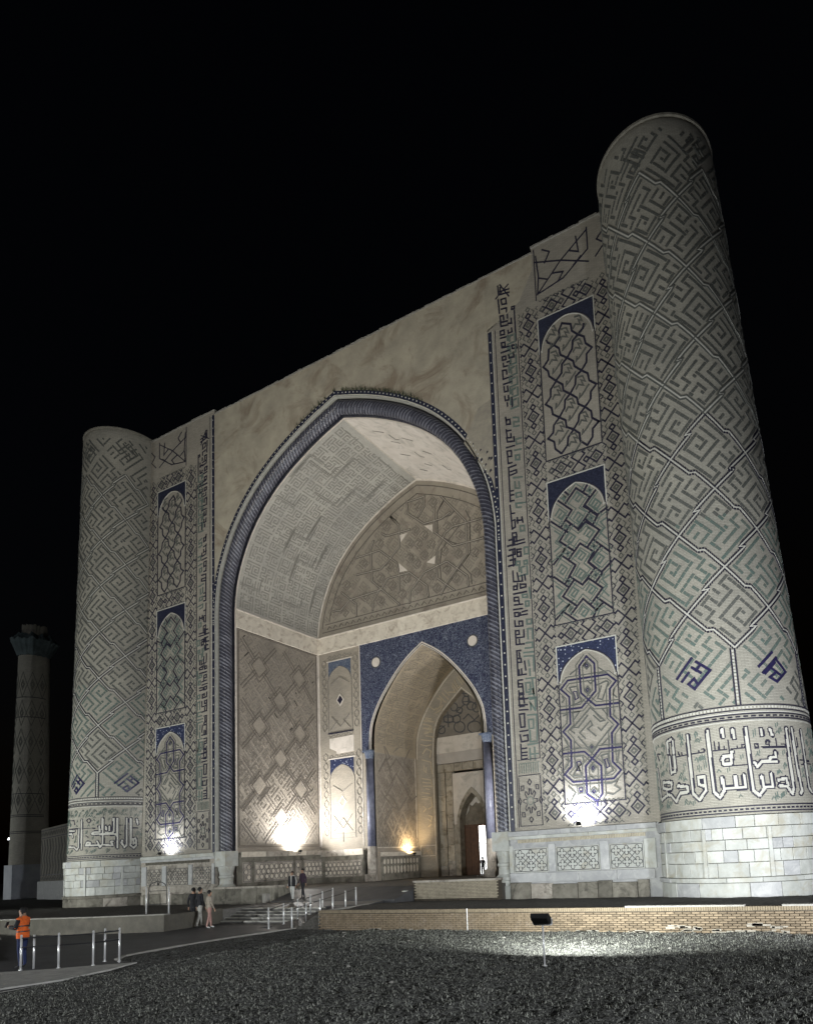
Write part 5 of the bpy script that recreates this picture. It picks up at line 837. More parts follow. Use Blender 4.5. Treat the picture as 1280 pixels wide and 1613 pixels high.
    for (a,z) in list(pts)+extra:
        i=int((z-4.05)/c);j=int((a-lo)*3.4/c)
        if not(3<=i<G.shape[0]-3 and 3<=j<G.shape[1]-3) or G[i-3:i+4,j-3:j+4].any(): continue
        w=.05/3.4
        if rr.random()<.6: Bd.poly([(a-w*.3,z-.1),(a+w*.3,z-.1),(a+w*.3,z+.08),(a-w*.3,z+.08)],2); Bd.poly([(a+w*1.4,z-.03),(a+w*2,z-.03),(a+w*2,z+.13),(a+w*1.4,z+.13)],2)
        else: Bd.line([(a-w*1.5,z-.05),(a,z+.06),(a+w*1.5,z-.05)],.03,2,3.4)
    Bd.build('inscription_band',[M_black,M_white,M_teal],e)
    # marble base, block by block
    cx,cy,_=tower_c(3.2); cx*=s
    def P(a,r,z): return (cx+math.sin(a)*r,cy-math.cos(a)*r,z)
    b=MB(); core=[P(2*math.pi*k/64,3.42,0)[:2] for k in range(64)]
    for k in range(64):
        p,q2=core[k],core[(k+1)%64]; b.poly([(*p,-.3),(*q2,-.3),(*q2,3.62),(*p,3.62)])
    b.poly([(*p,3.62) for p in core])
    base=b.build('marble_base',M_marbled,e)
    rr=random.Random(11 if s>0 else 5)
    courses=[(.02,1.02,3.60,(1.0,2.3),0),(1.03,1.22,3.68,(.9,2.0),2),(1.23,1.80,3.58,(.5,1.5),1),(1.81,2.28,3.58,(.4,1.4),1),(2.29,2.70,3.58,(.4,1.1),1),(2.71,3.16,3.58,(.3,1.2),1),(3.17,3.62,3.63,(.7,1.8),2)]
    nb=0
    for (za,zb,r,wr,k) in courses:
        a=lo-.15
        if s>0 and k==0: za=-.02
        while a<hi+.25:
            w=rr.uniform(*wr)/r; a2=a+w; r2=r+rr.uniform(-.018,.018); c=.012
            nseg=max(1,int(w*r/.35)); bb=MB()
            # chamfered, slightly bent slab
            A=[a+.006/r*1.0+(w-.012/r)*t/nseg for t in range(nseg+1)]
            ch=.016
            for t in range(nseg):
                x0,x1=A[t],A[t+1]; e0=ch/r if t==0 else 0;e1=ch/r if t==nseg-1 else 0
                bb.poly([P(x0+e0,r2,za+ch),P(x1-e1,r2,za+ch),P(x1-e1,r2,zb-ch),P(x0+e0,r2,zb-ch)])
                bb.poly([P(x0,r2-ch,za+.004),P(x1,r2-ch,za+.004),P(x1-e1,r2,za+ch),P(x0+e0,r2,za+ch)])
                bb.poly([P(x0+e0,r2,zb-ch),P(x1-e1,r2,zb-ch),P(x1,r2-ch,zb-.004),P(x0,r2-ch,zb-.004)])
                bb.poly([P(x0,r2-ch,zb-.004),P(x1,r2-ch,zb-.004),P(x1,3.4,zb-.004),P(x0,3.4,zb-.004)])
                bb.poly([P(x0,3.4,za+.004),P(x1,3.4,za+.004),P(x1,r2-ch,za+.004),P(x0,r2-ch,za+.004)])
            for xx,ee in((A[0],ch/r),(A[-1],-ch/r)):
                bb.poly([P(xx,3.4,za+.004),P(xx,r2-ch,za+.004),P(xx,r2-ch,zb-.004),P(xx,3.4,zb-.004)])
                bb.poly([P(xx,r2-ch,za+.004),P(xx+ee,r2,za+ch),P(xx+ee,r2,zb-ch),P(xx,r2-ch,zb-.004)])
            if s<0: m=rr.choice([M_marble,M_marble,M_marbleg]) if zb>1.6 else rr.choice([M_marbled,M_dado,M_marbled])
            else: m=rr.choice([M_marble,M_marble,M_marble,M_marble,M_marbleg] if a<.1 else [M_marble]*5+[M_marbleg])
            bb.build('marble_block',m,base); nb+=1
            a=a2
    # upright pilaster strips let into the base
    for a in ([-.95,-.28,.42,1.1] if s>0 else [-.3,.35,1.0]):
        bb=MB(); w=.075/3.6
        bb.hexa([P(a-w,3.5,1.235),P(a+w,3.5,1.235),P(a+w,3.635,1.235),P(a-w,3.635,1.235),P(a-w,3.5,3.15),P(a+w,3.5,3.15),P(a+w*.8,3.625,3.15),P(a-w*.8,3.625,3.15)]); bb.build('marble_pilaster',M_marble,base)
    return e
make_tower(1); make_tower(-1)
# ------------------------------------------------------------ flank plinths
def quatre(inl,x0,x1,z0,z1,m=0,w=.032):
    nx=max(2,round((x1-x0)/.56)); nzv=2; dx=(x1-x0)/nx;dz=(z1-z0)/nzv
    for i in range(nx):
        for j in range(nzv):
            cx=x0+(i+.5)*dx;cz=z0+(j+.5)*dz; r=.42*min(dx,dz); k=r*.42; P=[]
            for q in range(4):
                t=q*math.pi/2; ex,ez=math.cos(t),math.sin(t)
                c=(cx+ex*(r-k*.9),cz+ez*(r-k*.9))
                for a in range(-5,6):
                    th=t+a*math.pi/9*1.05; P.append((c[0]+math.cos(th)*k,c[1]+math.sin(th)*k))
                P.append((cx+math.cos(t+math.pi/4)*k*.8,cz+math.sin(t+math.pi/4)*k*.8))
            P.append(P[0]); inl.line(P,w,m)
            if i<nx-1 and j==0:
                for sg in((0,1),): 
                    mx_,mz=cx+dx/2,cz+dz/2
                    inl.line([(mx_-dx*.28,mz-dz*.28),(mx_+dx*.28,mz+dz*.28)],w,m); inl.line([(mx_-dx*.28,mz+dz*.28),(mx_+dx*.28,mz-dz*.28)],w,m)
    inl.line([(x0,z0),(x1,z0),(x1,z1),(x0,z1),(x0,z0)],w,m)
for s in(-1,1):
    base=[]
    b=MB(); b.box(*sorted((s*10.9,s*18.6)),-.10,.2,.0,3.70,0)
    pl=b.build('plinth',M_dado if s<0 else M_marbleg,portal)
    def sub(name,m,x0,x1,y0,y1,z0,z1,ch=.012):
        b=MB(); a,c=sorted((s*x0,s*x1)); 
        b.hexa([(a+ch,y0,z0+ch),(c-ch,y0,z0+ch),(c,y0+ch,z0),(a,y0+ch,z0),(a+ch,y0,z1-ch),(c-ch,y0,z1-ch),(c,y0+ch,z1),(a,y0+ch,z1)])
        b.box(a,c,y0+ch,y1,z0,z1)
        return b.build(name,m,pl)
    mc=M_marble if s>0 else M_marbleg
    xs_=[10.9,12.6,14.3,16.6,18.5]
    for a,c in zip(xs_[:-1],xs_[1:]): sub('cornice_stone',M_marbleg if s>0 else M_marble,a+.004,c-.004,-.20,-.05,3.46,3.70)
    xs_=[10.9,13.0,15.2,18.5]
    for a,c in zip(xs_[:-1],xs_[1:]): sub('marble_slab',mc,a+.004,c-.004,-.16,-.05,3.30,3.455)
    b=MB(); x=11.4     # narrow band of upright bricks
    while x<17.9: b.box(*sorted((s*x,s*(x+.07))),-.145+random.uniform(-.01,.01),-.09,3.1+random.uniform(0,.02),3.28); x+=.082
    b.build('brick_band',M_rend if s<0 else mat('pale_brick_band',(.44,.40,.31),(.32,.29,.23),4,.8,.4,30),pl,'stuff')
    for (a,c,m) in((10.9,11.12,mc),(13.05,13.42,M_marbleg),(15.72,16.16,M_marbleg),(17.86,18.4,mc)): sub('marble_upright',m,a,c,-.17,-.05,1.66,3.0)
    for a,c in((11.14,13.03),(13.44,15.70),(16.18,17.84)):
        sub('marble_panel',M_marble if s>0 else M_dado,a,c,-.135,-.05,1.64,2.84)
        I=Inlay(Sfront(-.135*1,s),.006); I.f=(lambda s_:(lambda x,z,o:(s_*x,-.135-o,z)))(s); quatre(I,a+.07,c-.07,1.70,2.78); I.build('panel_inlay',[M_inl],pl)
    for a,c in((10.9,12.9),(12.9,14.6),(14.6,16.5),(16.5,18.3)): sub('marble_slab',M_marbleg if (s>0) else M_dado,a+.004,c-.004,-.18,-.05,1.18,1.62)
    x=10.95; rr=random.Random(4+s)
    while x<17.9:
        w=rr.uniform(.7,1.35); 
        sub('foundation_block',M_marbled if rr.random()<.75 else M_dado,x,min(x+w-.02,18.0),-.24-rr.uniform(0,.07),-.05,.0,rr.uniform(1.04,1.16),.03); x+=w
# column bases of the big arch: carved white marble
for s in(-1,1):
    b=MB()
    cx=s*10.42
    prof=[(1.0,.56),(1.25,.56),(1.3,.62),(1.42,.6),(1.6,.42),(1.95,.40),(2.05,.47),(2.12,.47),(2.2,.40),(2.6,.50),(2.75,.52)]
    n=16
    for (za,ra),(zb,rb) in zip(prof[:-1],prof[1:]):
        for k in range(n):
            t0=2*math.pi*k/n;t1=2*math.pi*(k+1)/n
            b.poly([(cx+math.cos(t0)*ra,.4+math.sin(t0)*ra,za),(cx+math.cos(t1)*ra,.4+math.sin(t1)*ra,za),(cx+math.cos(t1)*rb,.4+math.sin(t1)*rb,zb),(cx+math.cos(t0)*rb,.4+math.sin(t0)*rb,zb)])
    b.box(cx-.52,cx+.52,-.10,.9,2.76,3.74)
    b.box(cx-.6,cx+.6,-.2,.9,-.1,1.0)
    b.build('column_base',M_marble,portal)
# ------------------------------------------------------------ iwan: side walls, vault, tympanum
iw=empty('arched_hall',(0,4.5,1.2),'deep vaulted hall behind the big arch with a tiled inner doorway wall','vaulted hall')
YB=8.5
def wallgrid(name,f,a0,a1,z0,z1,m,parent):
    return mesh(name,[f(a0,z0,0),f(a1,z0,0),f(a1,z1,0),f(a0,z1,0)],[(0,1,2,3)],m,None,parent,False,[(a0,z0),(a1,z0),(a1,z1),(a0,z1)])
for s in(-1,1):
    f=(Sleft(-10.0) if s<0 else Sright(10.0))
    wallgrid('side_wall',f,.86,YB,1.0,20.4,M_brickS,iw)
    I=Inlay(f,.018)
    # lattice: u along +y+z, v along -y+z ; node spacing 1.86 by 2.12
    A=1.86;B=2.13
    def uv2(u,v): return 2.8+(u-v)*A/2*1.0*1.0, 16.7+(u+v)*B/2-17.04
    ins=lambda a,z: 1.0<a<8.3 and 4.15<z<18.9
    # cells are two units wide so that each diamond spans a full node spacing
    uv=lambda u,v: uv2(u*2-1,v*2-1) if False else uv2(u*2,v*2)
    gl=Inlay(f,.016)
    def tile(ci,cj,h):
        for q in RUNS[(ci+cj)%3]:
            a,b_,c,d=variant(q,h); mg=.07
            u0=ci+mg+(1-2*mg)*a/11;u1=ci+mg+(1-2*mg)*c/11;v0=cj+mg+(1-2*mg)*b_/11;v1=cj+mg+(1-2*mg)*d/11
            nn=max(1,int(round(max(u1-u0,v1-v0)/.35)))
            for k in range(nn):
                if u1-u0>v1-v0: ua,ub,va,vb=u0+(u1-u0)*k/nn,u0+(u1-u0)*(k+1)/nn,v0,v1
                else: ua,ub,va,vb=u0,u1,v0+(v1-v0)*k/nn,v0+(v1-v0)*(k+1)/nn
                m=uv2((ua+ub)/2,(va+vb)/2)
                # leave the small plain squares at the lattice nodes free
                du=abs(((ua+ub)/2+1)%2-1);dv=abs(((va+vb)/2+1)%2-1)
                if not ins(*m) or (du<.42 and dv<.42): continue
                hole=random.random()<.012; hole or None
                if not hole and random.random()<.03: continue
                gl.poly([uv2(ua+.015,va+.015),uv2(ub-.015,va+.015),uv2(ub-.015,vb-.015),uv2(ua+.015,vb-.015)],1 if hole else 0)
    for ci in range(-16,18):
        for cj in range(-16,18): tile(ci,cj,[0,5,3,6][(ci-cj)%4])
    for k in range(-16,17):
        for kind in(0,1):
            for off in(-.075,.075):
                cur=[]
                for t in np.arange(-18,18,.1):
                    u,v=(t,2*k+off) if kind==0 else (2*k+off,t)
                    tt=(t+1)%2-1
                    if abs(tt)<.36: q=None
                    else: q=uv2(u,v)
                    if q and ins(*q): cur.append(q)
                    else:
                        if len(cur)>1: I.line([cur[0],cur[-1]],.055,0)
                        cur=[]
                if len(cur)>1: I.line([cur[0],cur[-1]],.055,0)
    for ku in range(-16,17):
        for kv in range(-16,17):
            c=uv2(2*ku,2*kv)
            for r in(.36,.50):
                p=[uv2(2*ku+a*r,2*kv+b_*r) for a,b_ in((-1,-1),(1,-1),(1,1),(-1,1),(-1,-1))]
                if all(ins(*q) for q in p): I.line(p,.05,0)
    for (ya,yb,za,zb) in((.98,8.36,4.0,19.0),(1.08,8.26,4.1,18.9)): I.line([(ya,za),(yb,za),(yb,zb),(ya,zb),(ya,za)],.04,0)
    gl.build('kufic_brickwork',[mat('brown_relief_brick',(.17,.15,.13),(.225,.20,.175),2,.8,.3,40),M_void],iw); I.build('lattice_banding',[mat('dark_lattice_brick',(.10,.088,.075),(.14,.12,.105),3,.8,.3,40)],iw)
    # cornice
    b=MB(); x0,x1=sorted((s*9.90,s*10.02)); b.box(x0,x1,.86,YB-.0,19.05,20.28); b.build('cornice',M_cornice,iw)
    b=MB(); x0,x1=sorted((s*9.86,s*10.02)); b.box(x0,x1,.86,YB,20.28,20.36); b.build('cornice_edge',M_wplaster,iw)
    b=MB(); x0,x1=sorted((s*9.955,s*9.985)); b.box(x0,x1,8.38,8.46,3.9,19.0); b.build('corner_fillet',M_wplaster,iw)
    # dado
    b=MB(); x0,x1=sorted((s*9.70,s*10.02)); b.box(x0,x1,.9,YB,1.0,3.62)
    dd=b.build('dado',M_marbled,iw)
    for k,(a,c) in enumerate([(.95,2.9),(2.92,4.9),(4.92,6.6),(6.62,8.4)]):
        b=MB();x0,x1=sorted((s*9.58,s*9.72)); b.box(x0,x1,a,c,3.3+random.uniform(-.02,.02),3.66); b.build('ledge_stone',M_dado if k%2 else M_cornice,dd)
    for (a,c) in((1.05,1.75),(2.0,5.4),(5.6,6.2),(6.4,8.3)):
        b=MB();x0,x1=sorted((s*9.665,s*9.72)); b.box(x0,x1,a,c,1.62,2.95); b.build('marble_panel',M_dado,dd)
        I=Inlay(Sleft(-9.665) if s<0 else Sright(9.665),.006)
        n=max(1,round((c-a)/.42)); 
        for i in range(n):
            for z in(1.95,2.3,2.62):
                y=a+(i+.5+(.25 if z==2.3 else -.1))*(c-a)/n
                if a+.15<y<c-.15: I.poly([(y+math.cos(t*math.pi/3)*.13,z+math.sin(t*math.pi/3)*.15) for t in range(6)],1); 
                if a+.2<y<c-.2: I.line([(y+math.cos(t*math.pi/3)*.17,z+math.sin(t*math.pi/3)*.19) for t in range(7)],.025,0)
        I.line([(a+.05,1.68),(c-.05,1.68),(c-.05,2.9),(a+.05,2.9),(a+.05,1.68)],.03,0)
        I.build('panel_inlay',[M_inl,M_cornice],dd)
# vault surface
VV=[p for p in V0 if p[1]>=20.3]; VV=[(-9.98,20.3)]+VV+[(9.98,20.3)]; VV=resamp(VV,.5)
cum=[0]
for a,c in zip(VV[:-1],VV[1:]): cum.append(cum[-1]+math.hypot(c[0]-a[0],c[1]-a[1]))
Ltot=cum[-1]
def Svault(y,sv,o):
    sv=min(max(sv,0),Ltot-1e-6); i=int(np.searchsorted(cum,sv,'right'))-1; i=min(i,len(VV)-2)
    t=(sv-cum[i])/(cum[i+1]-cum[i]); a,c=VV[i],VV[i+1]; dx,dz=c[0]-a[0],c[1]-a[1];l=math.hypot(dx,dz)
    return (a[0]+dx*t+dz/l*o, y, a[1]+dz*t-dx/l*o)
V=[];F=[];UV=[];ys=[.86,2.5,4.5,6.5,YB]
for (p,cv) in zip(VV,cum):
    for y in ys: V.append((p[0],y,p[1]));UV.append((y,cv))
for i in range(len(VV)-1):
    for k in range(4): F.append((i*5+k,i*5+k+1,(i+1)*5+k+1,(i+1)*5+k))
half=Ltot/2
Fl=[f for f in F if UV[f[0]][1]<half-.01]; Fr=[f for f in F if UV[f[0]][1]>=half-.01]
def subm(Fs):
    ids=sorted({i for f in Fs for i in f}); mp={i:k for k,i in enumerate(ids)}
    return [V[i] for i in ids],[tuple(mp[i] for i in f) for f in Fs],[UV[i] for i in ids]
a_,b_,c_=subm(Fl); mesh('vault',a_,b_,M_vault,None,iw,False,c_); a_,b_,c_=subm(Fr); mesh('vault',a_,b_,M_wplaster,None,iw,False,c_)
I=Inlay(Svault,.016)
U1=2.0;V1=1.75
def uvv(u,v): return 1.0+u*U1+v*.35, v*V1+u*.0
insv=lambda y,sv: 1.0<y<8.4 and .25<sv<half-.5
lattice(I,lambda u,v:(1.05+u*1.24,.2+v*1.16),range(0,7),range(0,17),insv,(1,1,0,0),edge=False,mar=.06,hashf=lambda i,j:(i*5+j*3+(i*j)%3)%8,sub=1.2,drop=.05)
J=Inlay(Svault,.024); rr=random.Random(8)
for i in range(0,5):
    for j in range(0,11):
        if rr.random()<.4: continue
        y=1.0+i*1.9+rr.choice((0,.62)); sv=.2+j*1.62
        for d in(0,.11):
            if (i+j)%2==0: L=[(y+d,sv+.05),(y+d,sv+1.62*1.3),(y+d+1.9*.8,sv+1.62*1.3)]
            else: L=[(y-.3,sv+d),(y+1.6,sv+d),(y+1.6,sv+.9)]
            L=[(min(8.35,max(1.0,a)),min(half-.6,b_)) for a,b_ in L]; J.line(L,.04,0)
I.build('kufic_brickwork',[M_relv,M_relv],iw); J.build('lattice_banding',[M_relv,M_reld],iw)
J=Inlay(Svault,.02)
for (y,sv,l) in [(2.2,half+1.2,.8),(3.4,half+1.8,.6),(5.0,half+1.3,.7),(2.8,half+3.2,.8),(6.1,half+2.6,.5),(4.2,half+3.9,.6),(7.0,half+1.5,.5)]: J.line([(y,sv),(y+.15,sv+l)],.05,0)
for (y,sv) in [(2.6,half+2.3),(4.6,half+2.9),(5.8,half+4.4)]: J.line([(y,sv),(y+.5,sv+.1),(y+.5,sv+.4)],.05,0)
J.line([(.9,half-.02),(8.4,half-.02)],.05,1)
J.build('plaster_marks',[M_relv,M_cornice],iw)
# tympanum above the cornice
b=MB()
for a,c in zip(VV[:-1],VV[1:]):
    if c[0]>a[0]+1e-4: b.poly([(a[0],YB,20.2),(c[0],YB,20.2),(c[0],YB,c[1]),(a[0],YB,a[1])])
b.build('tympanum',mat('grey_tympanum_brick',(.30,.27,.225),(.25,.225,.19),1.2,.85,.45,28,dirt=((.20,.17,.145),.7)),iw)
b=MB(); ins_=[p for p in offs(VV,-.10)]; ribf(b,VV,ins_,YB-.04,YB-.04); ribf(b,ins_,ins_,YB-.04,YB+.01); b.build('arch_fillet',M_wplaster,iw)
I=Inlay(Sfront(YB),.02)
for L in TR_TY: 
    I.line(L,.17,0); I.line(L,.06,2,t=.036)
    m=[(-x,z) for x,z in L]
    # the hidden right part repeats the left in mirror image
    if max(x for x,z in L)<-.5: I.line([(x+.0,z) for x,z in m],.075,0)
inT=offs(VV,-.45); I.line([p for p in inT if p[1]>21],.05,0); I.line([p for p in offs(VV,-1.1) if p[1]>21.4],.05,0)
I.line([(-9.4,20.75),(9.4,20.75)],.05,0); I.line([(-9.1,21.35),(9.1,21.35)],.05,0)
for k in range(30): I.line([(-8.9+k*.6,20.92),(-8.7+k*.6,21.15),(-8.5+k*.6,20.95)],.04,0)
def inV(x,z):
    zz=np.interp(abs(x),[p[0] for p in VH[::-1]],[p[1] for p in VH[::-1]]); return z<zz-1.25 and abs(x)<9.3 and z>21.5
lattice(I,lambda u,v:(-10+(u-v)*.95,21.3+(u+v)*1.0),range(0,22),range(-12,12),inV,(3,3,0,0),edge=False,mar=.12,hashf=lambda i,j:(i*3+j*5)%8,sub=1.5,drop=.08)
for L in TR_TG:
    if all(inV(x,z) for x,z in L): I.line(L,.08,1)
I.build('strapwork',[mat('tympanum_dark_line',(.085,.075,.068),(.11,.10,.09),3,.8,.2,30),mat('tympanum_script_brick',(.14,.125,.11),(.18,.16,.14),3,.8,.2,30),mat('tympanum_pale_brick',(.32,.29,.25),(.27,.245,.21),3,.8,.2,30),mat('tympanum_faint_brick',(.185,.168,.142),(.22,.20,.17),3,.8,.2,30)],iw)
I=Inlay(Sfront(YB),.03)
for L in TR_TW: I.poly(L[::-1] if False else L,0)
I.build('white_star_piece',[M_wplaster],iw)
# ------------------------------------------------------------ back wall with inner portal
ib=cat([(4.86,10.7),(4.8,12.0),(4.62,12.9),(4.1,14.0),(3.4,15.0),(2.6,15.95),(1.75,16.8),(.9,17.45),(0,18.0)],5)
IA=[(-x,z) for x,z in ib]+ib[::-1][1:]
inner=empty('inner_portal',(0,YB,1.2),'blue tiled inner portal with pointed niche and doorway inside the vaulted hall','inner portal')
b=MB()
for a,c in zip(IA[:-1],IA[1:]):
    if c[0]>a[0]+1e-5: b.poly([(a[0],YB,a[1]),(c[0],YB,c[1]),(c[0],YB,19.06),(a[0],YB,19.06)])
for s in(-1,1):
    x0,x1=sorted((s*4.86,s*5.74)); b.poly([(x0,YB,10.7),(x1,YB,10.7),(x1,YB,19.06),(x0,YB,19.06)])
b.build('spandrel_tile',M_mosaic,inner)
b=MB(); b.box(-9.9,9.9,YB-.11,YB+.2,19.05,20.28); b.build('cornice',M_cornice,iw)
b=MB(); b.box(-9.9,9.9,YB-.15,YB+.2,20.28,20.36); b.build('cornice_edge',M_wplaster,iw)
IO=offs(IA,.16)
b=MB(); ribf(b,IA,offs(IA,.05),YB-.02,YB-.02);ribf(b,IA,IA,YB-.02,YB+.02); ribf(b,offs(IA,.10),offs(IA,.20),YB-.03,YB-.03); b.build('arch_fillet',M_wplaster,inner)
b=MB(); ribf(b,offs(IA,.05),offs(IA,.10),YB-.012,YB-.012); b.build('arch_groove',M_inl,inner)
for s in(-1,1):   # roundels
    for (r,m,y) in((.46,M_inl,.012),(.36,M_wplaster,.03)):
        b=MB(); b.poly([(s*4.22+math.cos(t*math.pi/12)*r*.9,YB-y,17.45+math.sin(t*math.pi/12)*r) for t in range(24)][::-1]); b.cyl((s*4.22,YB-y+.001,17.45),(s*4.22,YB+.01,17.45),r,n=24) ; b.build('roundel',m,inner)
    # columns
    b=MB(); cx=s*5.02; b.cyl((cx,YB-.02,3.72),(cx,YB-.02,10.2),.29,.27,20); b.build('column_shaft',mat('blue_grey_column',(.17,.18,.24),(.09,.095,.14),2.5,.4,.2,20),inner,None,True)
    b=MB(); b.cyl((cx,YB-.02,2.8),(cx,YB-.02,3.72),.36,.31,12); b.cyl((cx,YB-.02,1.2),(cx,YB-.02,2.8),.34,.36,12); b.box(cx-.4,cx+.4,YB-.42,YB+.3,1.1,1.7); b.build('column_base',M_dado,inner)
    b=MB(); b.cyl((cx,YB-.02,10.2),(cx,YB-.02,10.72),.28,.40,12); b.box(cx-.42,cx+.42,YB-.4,YB+.2,10.72,10.82); b.build('column_capital',M_mosaicG,inner)
    x0,x1=sorted((s*4.62,s*5.42)); b=MB(); b.box(x0,x1,YB+.28,YB+.4,1.1,10.8); b.build('column_recess',M_brickI,inner)
    x0,x1=sorted((s*5.42,s*5.75)); b=MB(); b.box(x0,x1,YB-.004,YB+.3,3.4,10.7); b.build('jamb_strip',M_brickI,inner)
    # side strips with small panels
    x0,x1=sorted((s*5.75,s*10.0)); b=MB(); b.poly([(x0,YB,1.0),(x1,YB,1.0),(x1,YB,19.06),(x0,YB,19.06)]); b.build('back_wall',M_brickI,iw)
    b=MB(); x0,x1=sorted((s*5.74,s*5.80)); b.box(x0,x1,YB-.04,YB+.01,3.8,19.05); x0,x1=sorted((s*9.86,s*9.94)); b.box(x0,x1,YB-.03,YB+.01,3.8,19.05); b.build('vertical_fillet',M_wplaster,iw)
    f=Sfront(YB,s)
    for (xa,xb_,za,zb,kind) in((6.6,8.95,12.6,18.25,0),(6.5,8.95,4.5,10.55,1)):
        ar=pan_arch(xa,xb_,zb-.45,zb-1.5,8); b=MB()
        for a,c in zip(ar[:-1],ar[1:]): b.poly([f(a[0],a[1],.015),f(c[0],c[1],.015),f(c[0],zb,.015),f(a[0],zb,.015)])
        b.build('spandrel_tile',M_mosaicG if kind==0 else M_mosaic2,iw)
        I=Inlay(f,.03); I.line([(xa-.06,zb+.05),(xb_+.06,zb+.05)],.09,1); I.line([(xa,za),(xa,zb-1.5)]+ar[1:-1]+[(xb_,zb-1.5),(xb_,za)],.045,2)
        I.line([(xa-.04,za),(xb_+.04,za)],.10 if kind==0 else .04,0 if kind==0 else 2)
        cx=(xa+xb_)/2;cz=(za+zb)/2-.3
        if kind==0: I.poly([(cx-.25,cz),(cx,cz-.32),(cx+.25,cz),(cx,cz+.32)],0)
        I.line([(cx-.34,cz),(cx,cz-.44),(cx+.34,cz),(cx,cz+.44),(cx-.34,cz)],.07,1)
        if kind==1:
            for L in ([(cx-.9,cz-1.0),(cx,cz-2.0),(cx+.9,cz-1.0)],[(cx-.9,cz-2.2),(cx,cz-1.2),(cx+.9,cz-2.2)],[(cx-.9,cz+1.3),(cx,cz+.8),(cx+.9,cz+1.3)],[(cx,cz-2.3),(cx,cz-3)],[(cx-1.1,cz-2.4),(cx+1.1,cz-2.4)]): I.line(L,.04,2)
        else:
            for L in ([(cx-.9,cz-1.2),(cx,cz-2.1),(cx+.9,cz-1.2)],[(cx-.9,cz+1.3),(cx,cz+1.8),(cx+.9,cz+1.3)],[(cx-1,cz-2.3),(cx-.3,cz-1.6)],[(cx+1,cz-2.3),(cx+.3,cz-1.6)]): I.line(L,.035,2)
        # chain of ovals either side
        for xo in(xa-.42,xb_+.38):
            z=za+.2
            while z<zb: I.line([(xo,z),(xo+.2,z+.2),(xo+.2,z+.42),(xo,z+.62),(xo-.2,z+.42),(xo-.2,z+.2),(xo,z)],.03,2); z+=.72
        I.build('small_panel',[M_black,M_wplaster,mat('faint_line',(.20,.185,.165),None,4,.8,0)],iw)
    I=Inlay(f,.02); I.poly([(6.5,11.0),(8.2,10.95),(8.25,11.15),(8.9,11.45),(8.9,12.2),(6.5,12.25)],0); I.build('bare_patch',[M_wplaster],iw)
    for z in(10.75,12.42,18.6):
        I=Inlay(f,.015)
        for k in range(5): x=6.75+k*.5; I.line([(x-.2,z),(x,z+.14),(x+.2,z),(x,z-.14),(x-.2,z)],.03,0)
        I.build('oval_chain',[mat('faint_line',(.20,.185,.165),None,4,.8,0)],iw)
    b=MB();x0,x1=sorted((s*5.6,s*9.8)); b.box(x0,x1,YB-.28,YB+.1,1.0,3.5);dd=b.build('dado',M_marbled,iw)
    for (a,c,m) in((5.62,7.4,M_cornice),(7.42,9.7,M_dado)):
        b=MB();x0,x1=sorted((s*a,s*c)); b.box(x0,x1,YB-.36,YB,3.15,3.6); b.build('ledge_stone',m,dd)
    b=MB();x0,x1=sorted((s*5.75,s*9.3)); b.box(x0,x1,YB-.32,YB,1.6,2.8); b.build('marble_panel',M_dado,dd)
    I=Inlay(lambda x,z,o,s=s:(s*x,YB-.32-o,z),.006)
    for i in range(9):
        for j,z in enumerate((1.9,2.2,2.5)):
            x=5.98+i*.4+(.2 if j==1 else 0)
            if x<9.2: I.poly([(x+math.cos(t*math.pi/3)*.12,z+math.sin(t*math.pi/3)*.13) for t in range(6)],1); I.line([(x+math.cos(t*math.pi/3)*.16,z+math.sin(t*math.pi/3)*.17) for t in range(7)],.025,0)
    I.build('panel_inlay',[M_inl,M_cornice],dd)
# niche
NW=4.6;YN=13.65
nh=[(4.6,10.7)]+[(x*4.6/4.86,z) for x,z in ib][1:]; NA=[(-x,z) for x,z in nh]+nh[::-1][1:]
for s in(-1,1):
    f=(Sleft(-NW) if s<0 else Sright(NW))
    wallgrid('niche_side_wall',f,YB,YN,1.0,10.75,M_brickS,inner)
    I=Inlay(f,.016)
    for L in TR_NS:
        if len(L)==2: I.line(L,.07,1)
        else: I.line(L,.10,0)
    I.line([(8.6,3.6),(13.5,3.6)],.06,2); I.line([(13.5,3.6),(13.5,10.7)],.09,2)
    lattice(I,lambda u,v:(8.6+(u-v)*.62,3.8+(u+v)*.86),range(-1,12),range(-5,9),lambda y,z:8.75<y<13.35 and 3.75<z<10.6,(1,1,0,0),edge=False,mar=.10,hashf=lambda i,j:(i*3+j)%8,sub=1.3,drop=.12)
    for k in range(16):
        y=8.8+k*.3; I.line([(y,3.7),(y+.25,4.1),(y+.1,4.4)],.04,1)
    I.build('strapwork',[M_reld,mat('soft_relief_brick',(.18,.155,.13),(.23,.20,.165),4,.8,.2,30),M_cornice],inner)
    b=MB();x0,x1=sorted((s*4.45,s*4.62)); b.box(x0,x1,YB+.4,YN,1.0,2.9);dd=b.build('dado',M_marbled,inner)
    b=MB();x0,x1=sorted((s*4.36,s*4.62)); b.box(x0,x1,YB+.4,YN,2.95,3.25); b.build('ledge_stone',M_cornice,dd)
    I=Inlay(Sleft(-4.45) if s<0 else Sright(4.45),.02)
    for k in range(11):
        y=9.15+k*.4
        for (z,h) in((2.55,.2),(1.95,.3)): I.poly([(y-.11,z-h*.6),(y,z-h),(y+.11,z-h*.6),(y+.11,z+h*.6),(y,z+h),(y-.11,z+h*.6)],0)
    I.build('panel_inlay',[M_cornice],dd)
V=[];F=[];UV=[];cc=0;prev=None;NAr=resamp(NA,.4)
